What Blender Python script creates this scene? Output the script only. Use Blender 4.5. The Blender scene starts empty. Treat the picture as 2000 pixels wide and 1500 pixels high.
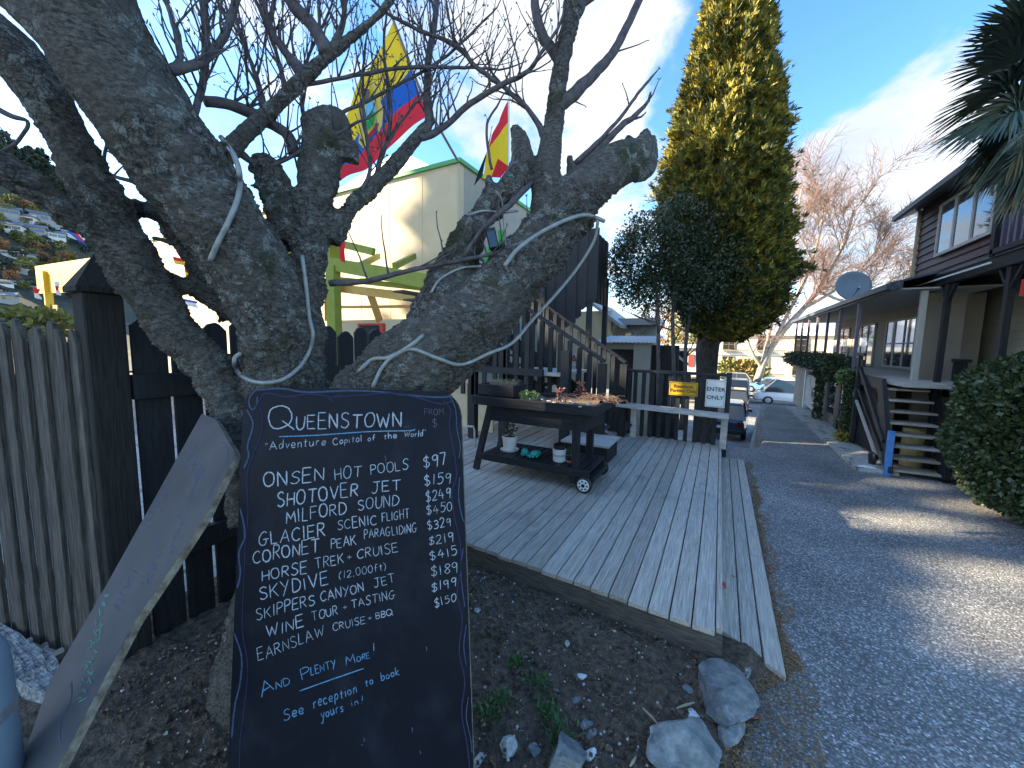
import bpy, bmesh, math, random
import numpy as np
from mathutils import Vector, noise, Matrix
random.seed(7); rng = np.random.default_rng(7)
R = math.radians
S = bpy.context.scene
COL = S.collection

# ------------------------------------------------------------------ camera
F, H = 751., 1.7
yaw, pitch, roll = R(28.3), R(-5.9), R(-1.0)
_f0 = np.array([-math.sin(yaw), math.cos(yaw), 0.])
cf = _f0*math.cos(pitch)+np.array([0, 0, math.sin(pitch)])
_r0 = np.array([math.cos(yaw), math.sin(yaw), 0.]); _u0 = np.cross(_r0, cf)
cr = _r0*math.cos(roll)-_u0*math.sin(roll); cu = np.cross(cr, cf)
CC = np.array([0, 0, H])
cam_d = bpy.data.cameras.new('camera'); cam = bpy.data.objects.new('camera', cam_d); COL.objects.link(cam)
M = Matrix.Identity(4)
for i in range(3):
    M[i][0], M[i][1], M[i][2], M[i][3] = cr[i], cu[i], -cf[i], CC[i]
cam.matrix_world = M
cam_d.sensor_width = 36; cam_d.lens = F/2000*36; cam_d.clip_start = .05; cam_d.clip_end = 9000
S.camera = cam
# ------------------------------------------------------------------ light
SUN_AZ = (-.94, -.34); SUN_EL = R(24.5)
W = bpy.data.worlds.new('World'); S.world = W; W.use_nodes = True
nt = W.node_tree; nt.nodes.clear(); N = nt.nodes.new; LK = nt.links.new
wo = N('ShaderNodeOutputWorld'); bg = N('ShaderNodeBackground'); bg.inputs[1].default_value = .15
sky = N('ShaderNodeTexSky'); sky.sky_type = 'NISHITA'; sky.sun_disc = False
sky.sun_elevation = SUN_EL; sky.sun_rotation = math.atan2(SUN_AZ[0], SUN_AZ[1]); sky.air_density = 1.0; sky.dust_density = .4; sky.ozone_density = 2.0
tc = N('ShaderNodeTexCoord')
sep = N('ShaderNodeSeparateXYZ'); LK(tc.outputs['Generated'], sep.inputs[0])
def wmath(op, a, b=None, clamp=False):
    n = N('ShaderNodeMath'); n.operation = op; n.use_clamp = clamp
    for i, v in enumerate((a, b)):
        if v is None: continue
        if isinstance(v, (int, float)): n.inputs[i].default_value = v
        else: LK(v, n.inputs[i])
    return n.outputs[0]
zz = wmath('ADD', wmath('MAXIMUM', sep.outputs[2], 0.0), .16)
cb = N('ShaderNodeCombineXYZ'); LK(wmath('DIVIDE', sep.outputs[0], zz), cb.inputs[0]); LK(wmath('DIVIDE', sep.outputs[1], zz), cb.inputs[1])
def wnoise(scale, det, rough, off, dist=.0):
    mp = N('ShaderNodeMapping'); mp.inputs['Location'].default_value = off; LK(cb.outputs[0], mp.inputs[0])
    n = N('ShaderNodeTexNoise'); n.inputs['Scale'].default_value = scale; n.inputs['Detail'].default_value = det; n.inputs['Roughness'].default_value = rough; n.inputs['Distortion'].default_value = dist
    LK(mp.outputs[0], n.inputs['Vector']); return n.outputs['Fac']
def blob(x, y, width):   # a bank of cloud standing in one direction of the real sky
    d = cf+cr*(x-1000)/F-cu*(y-750)/F; d = d/np.linalg.norm(d)
    v = N('ShaderNodeVectorMath'); v.operation = 'DOT_PRODUCT'; LK(tc.outputs['Generated'], v.inputs[0]); v.inputs[1].default_value = tuple(d)
    m = N('ShaderNodeMapRange'); m.interpolation_type = 'SMOOTHSTEP'; LK(v.outputs['Value'], m.inputs[0])
    m.inputs[1].default_value = math.cos(R(width)); m.inputs[2].default_value = math.cos(R(width*.15)); return m.outputs[0]
big = wnoise(.55, 8, .55, (3.1, 1.7, 0), .5)
fine = wnoise(1.7, 9, .6, (.4, 5.2, 0), .4)
base = wmath('ADD', wmath('MULTIPLY', big, .60), wmath('MULTIPLY', fine, .70))
fin2 = wnoise(4.6, 8, .62, (7, 2, 0), .3)
base = wmath('ADD', base, wmath('MULTIPLY', wmath('SUBTRACT', fin2, .5), .42))
for (x, y, wd, k) in ((1740, 290, 8, .20), (1640, 310, 6, .14), (1840, 200, 6, .08), (1050, 90, 18, .12), (860, 150, 14, .08), (1230, 100, 8, .08), (1700, 420, 12, .14), (560, 100, 16, .10),
                      (1180, 300, 10, .12), (1480, 120, 14, -.12), (1650, 60, 13, -.16), (60, 200, 20, -.2), (1450, 560, 14, .10)):
    base = wmath('ADD', base, wmath('MULTIPLY', blob(x, y, wd), k))
mr = N('ShaderNodeMapRange'); mr.interpolation_type = 'SMOOTHSTEP'; LK(base, mr.inputs[0]); mr.inputs[1].default_value = .63; mr.inputs[2].default_value = .82
cmask = wmath('MULTIPLY', mr.outputs[0], .93)
shade = wnoise(1.3, 5, .6, (9, 4, 0))
cr_ = N('ShaderNodeMapRange'); LK(shade, cr_.inputs[0]); cr_.inputs[1].default_value = .3; cr_.inputs[2].default_value = .7
ccol = N('ShaderNodeMix'); ccol.data_type = 'RGBA'; LK(cr_.outputs[0], ccol.inputs[0]); ccol.inputs[6].default_value = (1.05, 1.16, 1.36, 1); ccol.inputs[7].default_value = (1.85, 1.82, 1.76, 1)
hsv = N('ShaderNodeHueSaturation'); hsv.inputs['Saturation'].default_value = 1.24; hsv.inputs['Value'].default_value = .64; LK(sky.outputs[0], hsv.inputs['Color'])
mx = N('ShaderNodeMix'); mx.data_type = 'RGBA'; LK(cmask, mx.inputs[0]); LK(hsv.outputs[0], mx.inputs[6]); LK(ccol.outputs[2], mx.inputs[7])
LK(mx.outputs[2], bg.inputs[0]); LK(bg.outputs[0], wo.inputs[0])
sl = bpy.data.lights.new('sun', 'SUN'); sl.energy = 5; sl.angle = R(.5); sl.color = (1, .86, .62)
so = bpy.data.objects.new('sun', sl); COL.objects.link(so)
SD = Vector((SUN_AZ[0]*math.cos(SUN_EL), SUN_AZ[1]*math.cos(SUN_EL), math.sin(SUN_EL))); SD.normalize()
so.rotation_euler = SD.to_track_quat('Z', 'Y').to_euler(); so.location = (-20, -10, 30)
vs = S.view_settings; vs.view_transform = 'Standard'; vs.look = 'None'; vs.gamma = 1; vs.use_curve_mapping = False; vs.exposure = 2.38
S.render.engine = 'CYCLES'

# ------------------------------------------------------------------ placement helpers (pixel of the survey photograph -> point at a real distance)
def ray(x, y): return cf+cr*(x-1000)/F-cu*(y-750)/F
def at(x, y, D): return CC+ray(x, y)*D
def py(x, y, Y): d = ray(x, y); return CC+d*Y/d[1]
def px(x, y, X): d = ray(x, y); return CC+d*X/d[0]
def pz(x, y, z=0.): d = ray(x, y); return CC+d*(z-H)/d[2]
def sm(t): t = min(1, max(0, t)); return t*t*(3-2*t)
def gz(X, Y):      # the yard falls to a lower car park beyond and beside the drive
    lot = sm((Y-7.6)/1.6)*sm((.078*Y-X)/.25+.5)
    far = sm((Y-13.8)/9)
    west = 0
    return -2.4*max(lot, far, west)

# ------------------------------------------------------------------ materials
MATS = {}
def mat(name, col, rough=.8, col2=None, scale=8., stretch=(1, 1, 1), bump=0., bscale=None, detail=5., metal=0., contrast=(.35, .65), rand=0., trans=0., spec=.5, coat=0., col3=None, sc3=2., c3=(.55, .62)):
    m = bpy.data.materials.new(name); m.use_nodes = True; n = m.node_tree.nodes; l = m.node_tree.links; b = n['Principled BSDF']
    b.inputs['Base Color'].default_value = (*col, 1); b.inputs['Roughness'].default_value = rough; b.inputs['Metallic'].default_value = metal
    b.inputs['Specular IOR Level'].default_value = spec; b.inputs['Transmission Weight'].default_value = trans; b.inputs['Coat Weight'].default_value = coat
    t = n.new('ShaderNodeTexCoord'); mp = n.new('ShaderNodeMapping'); mp.inputs['Scale'].default_value = stretch; l.new(t.outputs['Object'], mp.inputs[0])
    cur = None
    if rand: oi = n.new('ShaderNodeObjectInfo')
    if rand:
        ad = n.new('ShaderNodeVectorMath'); ad.operation = 'ADD'; l.new(mp.outputs[0], ad.inputs[0])
        mu = n.new('ShaderNodeMath'); mu.operation = 'MULTIPLY'; mu.inputs[1].default_value = 37; l.new(oi.outputs['Random'], mu.inputs[0]); l.new(mu.outputs[0], ad.inputs[1]); vec = ad.outputs[0]
    else: vec = mp.outputs[0]
    if col2 is not None:
        tx = n.new('ShaderNodeTexNoise'); tx.inputs['Scale'].default_value = scale; tx.inputs['Detail'].default_value = detail; tx.inputs['Roughness'].default_value = .65; l.new(vec, tx.inputs['Vector'])
        r = n.new('ShaderNodeMapRange'); r.inputs[1].default_value = contrast[0]; r.inputs[2].default_value = contrast[1]; l.new(tx.outputs['Fac'], r.inputs[0])
        x = n.new('ShaderNodeMix'); x.data_type = 'RGBA'; l.new(r.outputs[0], x.inputs[0]); x.inputs[6].default_value = (*col, 1); x.inputs[7].default_value = (*col2, 1); cur = x.outputs[2]
    if col3 is not None:
        tx = n.new('ShaderNodeTexNoise'); tx.inputs['Scale'].default_value = sc3; tx.inputs['Detail'].default_value = 6; tx.inputs['Roughness'].default_value = .6; l.new(t.outputs['Object'], tx.inputs['Vector'])
        r = n.new('ShaderNodeMapRange'); r.inputs[1].default_value = c3[0]; r.inputs[2].default_value = c3[1]; l.new(tx.outputs['Fac'], r.inputs[0])
        x = n.new('ShaderNodeMix'); x.data_type = 'RGBA'; l.new(r.outputs[0], x.inputs[0])
        if cur is not None: l.new(cur, x.inputs[6])
        else: x.inputs[6].default_value = (*col, 1)
        x.inputs[7].default_value = (*col3, 1); cur = x.outputs[2]
    if rand:
        h = n.new('ShaderNodeHueSaturation'); r = n.new('ShaderNodeMapRange'); r.inputs[3].default_value = 1-rand; r.inputs[4].default_value = 1+rand; l.new(oi.outputs['Random'], r.inputs[0]); l.new(r.outputs[0], h.inputs['Value'])
        if cur is not None: l.new(cur, h.inputs['Color'])
        else: h.inputs['Color'].default_value = (*col, 1)
        cur = h.outputs[0]
    if cur is not None: l.new(cur, b.inputs['Base Color'])
    if bump:
        tb = n.new('ShaderNodeTexNoise'); tb.inputs['Scale'].default_value = bscale or scale; tb.inputs['Detail'].default_value = 6; l.new(vec, tb.inputs['Vector'])
        bp = n.new('ShaderNodeBump'); bp.inputs['Strength'].default_value = min(1, bump*20); bp.inputs['Distance'].default_value = .02 if bump > .02 else .006; l.new(tb.outputs['Fac'], bp.inputs['Height']); l.new(bp.outputs[0], b.inputs['Normal'])
    MATS[name] = m; return m

def bark_mat():
    m = mat('cherry_bark', (.10, .085, .07), .9)
    n = m.node_tree.nodes; l = m.node_tree.links; b = n['Principled BSDF']; t = n.new('ShaderNodeTexCoord')
    def ns(sc, det=6, rough=.65, stretch=(1, 1, 1), lo=.35, hi=.65):
        mp = n.new('ShaderNodeMapping'); mp.inputs['Scale'].default_value = stretch; l.new(t.outputs['Object'], mp.inputs[0])
        x = n.new('ShaderNodeTexNoise'); x.inputs['Scale'].default_value = sc; x.inputs['Detail'].default_value = det; x.inputs['Roughness'].default_value = rough; l.new(mp.outputs[0], x.inputs['Vector'])
        r = n.new('ShaderNodeMapRange'); r.inputs[1].default_value = lo; r.inputs[2].default_value = hi; l.new(x.outputs['Fac'], r.inputs[0]); return r.outputs[0], x.outputs['Fac']
    def mixc(f, a, bcol):
        x = n.new('ShaderNodeMix'); x.data_type = 'RGBA'; l.new(f, x.inputs[0])
        if isinstance(a, tuple): x.inputs[6].default_value = (*a, 1)
        else: l.new(a, x.inputs[6])
        x.inputs[7].default_value = (*bcol, 1); return x.outputs[2]
    f1, _ = ns(38, 9, .8, (1, 1, 2.6), .40, .62); c = mixc(f1, (.05, .043, .036), (.42, .375, .315))
    f1b, _ = ns(5, 5, .6, (1, 1, 1), .42, .66); c = mixc(f1b, c, (.21, .185, .155))
    f2, _ = ns(3.2, 6, .6, (1, 1, 1), .56, .70); c = mixc(f2, c, (.075, .085, .022))      # moss
    # lichen: pale patches broken by fine noise
    f3, _ = ns(17, 5, .65, (1, 1, 1), .53, .58); f3c, _ = ns(120, 5, .7, (1, 1, 1), .44, .52); f3b, _ = ns(2.6, 3, .5, (1, 1, 1), .40, .56)
    m1 = n.new('ShaderNodeMath'); m1.operation = 'MULTIPLY'; l.new(f3, m1.inputs[0]); l.new(f3c, m1.inputs[1])
    m2 = n.new('ShaderNodeMath'); m2.operation = 'MULTIPLY'; l.new(m1.outputs[0], m2.inputs[0]); l.new(f3b, m2.inputs[1])
    c = mixc(m2.outputs[0], c, (.55, .56, .50))
    nd = n.new('ShaderNodeTexNoise'); nd.inputs['Scale'].default_value = 9; nd.inputs['Detail'].default_value = 5; l.new(t.outputs['Object'], nd.inputs['Vector'])
    va = n.new('ShaderNodeVectorMath'); va.operation = 'MULTIPLY_ADD'; l.new(nd.outputs['Color'], va.inputs[0]); va.inputs[1].default_value = (.16, .16, .16); l.new(t.outputs['Object'], va.inputs[2])
    vo = n.new('ShaderNodeTexVoronoi'); vo.feature = 'DISTANCE_TO_EDGE'; vo.inputs['Scale'].default_value = 24; l.new(va.outputs[0], vo.inputs['Vector'])
    vr = n.new('ShaderNodeMapRange'); vr.inputs[1].default_value = .02; vr.inputs[2].default_value = .09; vr.inputs[3].default_value = .75; vr.inputs[4].default_value = 0; l.new(vo.outputs['Distance'], vr.inputs[0])
    fm, _ = ns(3.7, 3, .5, (1, 1, 1), .40, .55); mm = n.new('ShaderNodeMath'); mm.operation = 'MULTIPLY'; l.new(vr.outputs[0], mm.inputs[0]); l.new(fm, mm.inputs[1]); c = mixc(mm.outputs[0], c, (.028, .023, .019))
    l.new(c, b.inputs['Base Color'])
    _, h1 = ns(42, 9, .8, (1, 1, 2.6)); bp = n.new('ShaderNodeBump'); bp.inputs['Strength'].default_value = 1; bp.inputs['Distance'].default_value = .05; l.new(h1, bp.inputs['Height']); l.new(bp.outputs[0], b.inputs['Normal'])
    return m
BARK = bark_mat()
def asphalt_mat():
    m = mat('asphalt', (.06, .06, .06), .85); n = m.node_tree.nodes; l = m.node_tree.links; b = n['Principled BSDF']; t = n.new('ShaderNodeTexCoord')
    def vor(sc):
        v = n.new('ShaderNodeTexVoronoi'); v.inputs['Scale'].default_value = sc; l.new(t.outputs['Object'], v.inputs['Vector']); return v
    v1 = vor(95); v2 = vor(48)
    bw = n.new('ShaderNodeSeparateColor'); l.new(v1.outputs['Color'], bw.inputs[0])
    cr1 = n.new('ShaderNodeValToRGB'); l.new(bw.outputs[0], cr1.inputs[0]); e = cr1.color_ramp.elements
    e[0].position = 0; e[0].color = (.13, .127, .122, 1); e[1].position = 1; e[1].color = (.80, .80, .78, 1)
    k = e.new(.5); k.color = (.26, .254, .245, 1); k = e.new(.8); k.color = (.42, .41, .395, 1); k = e.new(.93); k.color = (.55, .55, .54, 1)
    # stones are round: darken the tar between them
    mr1 = n.new('ShaderNodeMapRange'); l.new(v1.outputs['Distance'], mr1.inputs[0]); mr1.inputs[1].default_value = .35; mr1.inputs[2].default_value = .75; mr1.inputs[3].default_value = 0; mr1.inputs[4].default_value = .8
    x = n.new('ShaderNodeMix'); x.data_type = 'RGBA'; l.new(mr1.outputs[0], x.inputs[0]); l.new(cr1.outputs[0], x.inputs[6]); x.inputs[7].default_value = (.12, .117, .112, 1)
    nb = n.new('ShaderNodeTexNoise'); nb.inputs['Scale'].default_value = 1.1; nb.inputs['Detail'].default_value = 7; l.new(t.outputs['Object'], nb.inputs['Vector'])
    h = n.new('ShaderNodeHueSaturation'); r = n.new('ShaderNodeMapRange'); r.inputs[1].default_value = .3; r.inputs[2].default_value = .7; r.inputs[3].default_value = .68; r.inputs[4].default_value = 1.32; l.new(nb.outputs['Fac'], r.inputs[0]); l.new(r.outputs[0], h.inputs['Value']); l.new(x.outputs[2], h.inputs['Color'])
    nb2 = n.new('ShaderNodeTexNoise'); nb2.inputs['Scale'].default_value = .7; nb2.inputs['Detail'].default_value = 5; l.new(t.outputs['Object'], nb2.inputs['Vector'])
    r2 = n.new('ShaderNodeMapRange'); r2.inputs[1].default_value = .55; r2.inputs[2].default_value = .72; r2.inputs[4].default_value = .45; l.new(nb2.outputs['Fac'], r2.inputs[0])
    x2 = n.new('ShaderNodeMix'); x2.data_type = 'RGBA'; l.new(r2.outputs[0], x2.inputs[0]); l.new(h.outputs[0], x2.inputs[6]); x2.inputs[7].default_value = (.19, .165, .14, 1)
    l.new(x2.outputs[2], b.inputs['Base Color'])
    bp = n.new('ShaderNodeBump'); bp.inputs['Strength'].default_value = .8; bp.inputs['Distance'].default_value = .008; bp.invert = True; l.new(v1.outputs['Distance'], bp.inputs['Height']); l.new(bp.outputs[0], b.inputs['Normal'])
    return m
ASPHALT = asphalt_mat()
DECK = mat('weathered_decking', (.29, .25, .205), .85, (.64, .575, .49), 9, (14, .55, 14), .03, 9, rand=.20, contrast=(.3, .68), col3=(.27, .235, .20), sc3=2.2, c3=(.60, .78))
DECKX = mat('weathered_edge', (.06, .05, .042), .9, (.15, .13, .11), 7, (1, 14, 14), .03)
BENCH = mat('silvered_timber', (.30, .28, .25), .85, (.62, .58, .52), 7, (.8, 14, 14), .02)
FENCE = mat('dark_stained_fence', (.050, .041, .034), .9, (.145, .12, .10), 9, (9, 9, .7), .03, 9, rand=.22)
BLACK = mat('black_stained_timber', (.0055, .006, .0075), .6, (.019, .0195, .023), 8, (6, 6, .8), .02, 9, rand=.3)
BLACKH = mat('black_stained_timber_level', (.007, .0075, .0095), .58, (.022, .023, .028), 8, (.8, 9, 9), .02, 9, rand=.3)
BOARD = mat('chalkboard_paint', (.0022, .0034, .008), .6, (.006, .0085, .0165), 3.0, (1, 1, 1), 0, contrast=(.3, .75), spec=.22, col3=(.013, .017, .026), sc3=7, c3=(.5, .75))
BOARD2 = mat('worn_chalkboard_paint', (.075, .070, .072), .5, (.12, .112, .115), 3, (1, 1, 1), 0)
EDGE = mat('board_edge_wood', (.10, .075, .05), .8, (.3, .25, .18), 30)
def chalk(name, col):
    m = mat(name, tuple(c*.22 for c in col), .95, col, 190, (1, 1, 1), 0, contrast=(.30, .52), detail=8); return m
CH_W = chalk('white_chalk', (.40, .45, .50)); CH_B = chalk('blue_chalk', (.13, .30, .46)); CH_L = chalk('pale_blue_chalk', (.055, .082, .15)); CH_P = chalk('purple_chalk', (.028, .027, .07)); CH_G = chalk('green_chalk', (.13, .30, .24)); CH_F = chalk('faint_chalk', (.13, .13, .18))
SOIL = mat('garden_soil', (.060, .041, .028), 1, (.19, .133, .09), 30, (1, 1, 1), .08, 60, detail=9, col3=(.16, .125, .09), sc3=75, c3=(.60, .66))
LITTER = mat('leaf_litter', (.09, .055, .03), 1, (.28, .17, .09), 60, bump=.05)
STONE = mat('pale_schist', (.13, .142, .142), .85, (.31, .325, .315), 14, (1, 1, 1), .05, 25, rand=.12, col3=(.14, .15, .16), sc3=9)
PEBBLE = mat('pebbles', (.32, .30, .27), .9, (.65, .62, .57), 40)
WHITE_STONE = mat('white_stone', (.6, .6, .58), .8, (.8, .8, .78), 20)
CONC = mat('concrete', (.33, .32, .30), .9, (.52, .50, .46), 12, bump=.03, col3=(.16, .17, .13), sc3=8)
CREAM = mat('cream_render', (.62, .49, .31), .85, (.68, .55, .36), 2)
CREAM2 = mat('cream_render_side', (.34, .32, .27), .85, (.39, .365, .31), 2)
GREENTRIM = mat('green_trim', (.10, .36, .12), .6)
LIME = mat('lime_paint', (.24, .28, .03), .6, (.29, .32, .05), 6)
ORANGE = mat('orange_timber', (.62, .36, .09), .7, (.7, .44, .14), 6)
WHITE = mat('white_paint', (.78, .77, .73), .5, (.7, .69, .65), 5)
REDP = mat('red_paint', (.55, .05, .04), .5)
YELL = mat('yellow_paint', (.60, .36, .004), .5)
GLASS = mat('window_glass', (.03, .035, .04), .05, spec=1.0)
GLASSL = mat('reflecting_glass', (.16, .2, .25), .04, metal=.75)
CLAD = mat('red_brown_weatherboard', (.042, .015, .019), .55, (.08, .031, .034), 7, (9, .8, 9), .02, rand=.15)
TAUPE = mat('taupe_wall', (.22, .19, .155), .8, (.27, .235, .19), 2)
CREAMW = mat('cream_weatherboard', (.46, .43, .36), .8, (.52, .49, .41), 3)
ROOF = mat('dark_roof_metal', (.05, .055, .065), .5, (.09, .095, .105), 4)
FASC = mat('slate_blue_fascia', (.045, .055, .075), .5, (.07, .08, .10), 5)
GREYP = mat('grey_post_paint', (.14, .12, .17), .5)
SOFFIT = mat('soffit', (.42, .40, .36), .8)
HOSE = mat('pale_grey_tube', (.23, .235, .22), .35, (.33, .335, .31), 25)
BPLAST = mat('black_plastic', (.012, .012, .014), .4)
WPLAST = mat('white_plastic', (.75, .75, .73), .4)
TERRA = mat('ribbed_white_pot', (.72, .71, .68), .6)
STEEL = mat('galvanised_metal', (.45, .47, .5), .4, metal=.8)
BLUEP = mat('blue_paint', (.05, .22, .6), .6, (.10, .3, .65), 12)
LEAF_C = mat('cypress_foliage', (.020, .036, .010), .75, (.12, .13, .02), 1.6, contrast=(.36, .64), col3=(.42, .32, .028), sc3=6, c3=(.47, .64))
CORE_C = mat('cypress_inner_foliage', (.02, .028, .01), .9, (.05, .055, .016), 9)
LEAF_H = mat('holly_leaves', (.022, .036, .016), .42, (.06, .08, .03), 5, contrast=(.35, .7), spec=.6, col3=(.12, .12, .045), sc3=23, c3=(.58, .68))  # yellowish third colour stands in for sunlit leaves
LEAF_B = mat('hedge_leaves', (.030, .052, .022), .45, (.075, .11, .04), 9, spec=.6, col3=(.09, .11, .04), sc3=33, c3=(.6, .7))
LEAF_I = mat('ivy_leaves', (.03, .05, .018), .55, (.08, .10, .03), 12)
LEAF_P = mat('palm_leaf', (.032, .055, .042), .42, (.09, .115, .07), 3, spec=.6)
LEAF_PD = mat('dry_palm_leaf', (.13, .105, .045), .6, (.22, .19, .09), 3)
WEED = mat('weed_leaves', (.04, .10, .03), .6, (.09, .17, .05), 30)
SUCC = mat('succulent_leaves', (.10, .17, .05), .6, (.2, .28, .09), 30)
DRYG = mat('dry_grass', (.36, .30, .17), .8)
TWIG = mat('twig_bark', (.060, .048, .052), .8, (.13, .105, .10), 30)
BIRCH = mat('birch_bark', (.26, .20, .15), .7, (.42, .36, .29), 5, col3=(.1, .08, .07), sc3=4, c3=(.62, .68))
BTWIG = mat('birch_twigs', (.17, .10, .08), .8, (.28, .18, .14), 4)
TRUNKD = mat('dark_tree_bark', (.07, .058, .048), .9, (.16, .13, .11), 12, (1, 1, .4), .05)
HILL = mat('hillside', (.025, .034, .024), 1, (.075, .066, .033), .02, (1, 1, 1), 0, detail=8, col3=(.20, .15, .06), sc3=.035, c3=(.5, .6))
PINE = mat('pine_foliage', (.025, .042, .035), .9, (.055, .075, .05), .4)
AUT = mat('autumn_foliage', (.24, .10, .04), .8, (.34, .19, .07), .5)
OLIVE = mat('olive_foliage', (.13, .14, .035), .8, (.24, .22, .06), .5)
HWALL = mat('far_house_wall', (.55, .5, .42), .8, rand=.3)
HROOF = mat('far_house_roof', (.10, .11, .14), .6, rand=.4)
HOTEL = mat('hotel_render', (.62, .53, .38), .85, (.66, .57, .42), 1)
MOUNT = mat('far_mountain', (.20, .24, .33), 1, (.34, .36, .44), .004, detail=8, col3=(.7, .72, .78), sc3=.003, c3=(.55, .62))

# ------------------------------------------------------------------ mesh builder
V3 = lambda p: Vector((float(p[0]), float(p[1]), float(p[2])))
class MB:
    def __init__(s): s.v = []; s.f = []
    def add(s, vs, fs):
        o = len(s.v); s.v += [tuple(float(c) for c in v) for v in vs]; s.f += [tuple(i+o for i in f) for f in fs]; return s
    def hexa(s, p):   # 4 bottom ccw, 4 top ccw
        return s.add(p, [(3, 2, 1, 0), (4, 5, 6, 7), (0, 1, 5, 4), (1, 2, 6, 5), (2, 3, 7, 6), (3, 0, 4, 7)])
    def box(s, a, b):
        x0, y0, z0 = [min(a[i], b[i]) for i in range(3)]; x1, y1, z1 = [max(a[i], b[i]) for i in range(3)]
        return s.hexa([(x0, y0, z0), (x1, y0, z0), (x1, y1, z0), (x0, y1, z0), (x0, y0, z1), (x1, y0, z1), (x1, y1, z1), (x0, y1, z1)])
    def bar(s, p, q, w, h, up=(0, 0, 1)):
        p, q, up = V3(p), V3(q), V3(up); d = (q-p).normalized(); sd = d.cross(up)
        if sd.length < 1e-4: sd = d.cross(Vector((0, 1, 0)))
        sd.normalize(); u = sd.cross(d); a = sd*w/2; b = u*h/2
        return s.hexa([p-a-b, q-a-b, q+a-b, p+a-b, p-a+b, q-a+b, q+a+b, p+a+b])
    def tube(s, pts, rad, n=8, cap=True):
        pts = [V3(p) for p in pts]
        if not hasattr(rad, '__len__'): rad = [rad]*len(pts)
        o = len(s.v); t = (pts[1]-pts[0]).normalized(); ref = Vector((0, 0, 1)) if abs(t.z) < .9 else Vector((1, 0, 0)); nn = t.cross(ref).normalized()
        for i, p in enumerate(pts):
            t2 = (pts[min(i+1, len(pts)-1)]-pts[max(i-1, 0)]); t2 = t2.normalized() if t2.length > 1e-9 else t
            nn = (nn-t2*nn.dot(t2)); nn = nn.normalized() if nn.length > 1e-6 else t2.orthogonal().normalized(); bb = t2.cross(nn); t = t2
            for k in range(n):
                a = 2*math.pi*k/n; s.v.append(tuple(p+(nn*math.cos(a)+bb*math.sin(a))*rad[i]))
        for i in range(len(pts)-1):
            for k in range(n):
                a = o+i*n+k; b = o+i*n+(k+1) % n; s.f.append((a, b, b+n, a+n))
        if cap:
            s.f.append(tuple(o+k for k in range(n))[::-1]); e = o+(len(pts)-1)*n; s.f.append(tuple(e+k for k in range(n)))
        return s
    def lathe(s, c, prof, n=16, axis=(0, 0, 1)):
        ax = V3(axis).normalized(); a = ax.orthogonal().normalized(); b = ax.cross(a); c = V3(c); o = len(s.v)
        for r, h in prof:
            for k in range(n):
                t = 2*math.pi*k/n; s.v.append(tuple(c+ax*h+(a*math.cos(t)+b*math.sin(t))*r))
        for i in range(len(prof)-1):
            for k in range(n): p = o+i*n+k; q = o+i*n+(k+1) % n; s.f.append((p, q, q+n, p+n))
        s.f.append(tuple(o+k for k in range(n))[::-1]); e = o+(len(prof)-1)*n; s.f.append(tuple(e+k for k in range(n))); return s
    def slab(s, poly, nrm, th):  # planar polygon (3D) extruded by -nrm*th
        n = V3(nrm).normalized(); k = len(poly); P = [V3(p) for p in poly]
        return s.add(P+[p-n*th for p in P], [tuple(range(k)), tuple(range(2*k-1, k-1, -1))]+[(i, i+k, (i+1) % k+k, (i+1) % k) for i in range(k)])
    def build(s, name, m, parent=None, smooth=False, bevel=0, label=None):
        off = Vector((0, 0, 0)); p = parent
        while p is not None: off += p.location; p = p.parent
        me = bpy.data.meshes.new(name); me.from_pydata([(v[0]-off.x, v[1]-off.y, v[2]-off.z) for v in s.v], [], s.f)
        if m: me.materials.append(m)
        if smooth: me.polygons.foreach_set('use_smooth', [True]*len(me.polygons))
        me.validate(); me.update()
        if bevel:
            bm = bmesh.new(); bm.from_mesh(me); bmesh.ops.recalc_face_normals(bm, faces=bm.faces)
            bmesh.ops.bevel(bm, geom=bm.edges[:], offset=bevel, segments=1, affect='EDGES'); bm.to_mesh(me); bm.free()
        o = bpy.data.objects.new(name, me); COL.objects.link(o); o.parent = parent
        if label: o['label'] = label
        return o
def np_obj(name, verts, faces, m, parent=None, smooth=False):
    off = Vector((0, 0, 0)); p = parent
    while p is not None: off += p.location; p = p.parent
    verts = np.asarray(verts, np.float32)-np.array(off, np.float32); faces = np.asarray(faces, np.int32); k = faces.shape[1]
    me = bpy.data.meshes.new(name); me.vertices.add(len(verts)); me.vertices.foreach_set('co', verts.ravel())
    me.loops.add(faces.size); me.loops.foreach_set('vertex_index', faces.ravel()); me.polygons.add(len(faces))
    me.polygons.foreach_set('loop_start', np.arange(0, faces.size, k, dtype=np.int32)); me.polygons.foreach_set('loop_total', np.full(len(faces), k, np.int32))
    if smooth: me.polygons.foreach_set('use_smooth', np.ones(len(faces), bool))
    me.update(calc_edges=True); me.materials.append(m)
    o = bpy.data.objects.new(name, me); COL.objects.link(o); o.parent = parent; return o
def thing(name, label, cat, loc=(0, 0, 0), group=None):
    o = bpy.data.objects.new(name, None); COL.objects.link(o); o.location = V3(loc); o.empty_display_size = .1
    o['label'] = label; o['category'] = cat
    if group: o['group'] = group
    return o
def tag(o, label, cat, group=None, kind=None):
    o['label'] = label; o['category'] = cat
    if group: o['group'] = group
    if kind: o['kind'] = kind
    return o
def kids(o): return [c for c in bpy.data.objects if c.parent == o]
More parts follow.
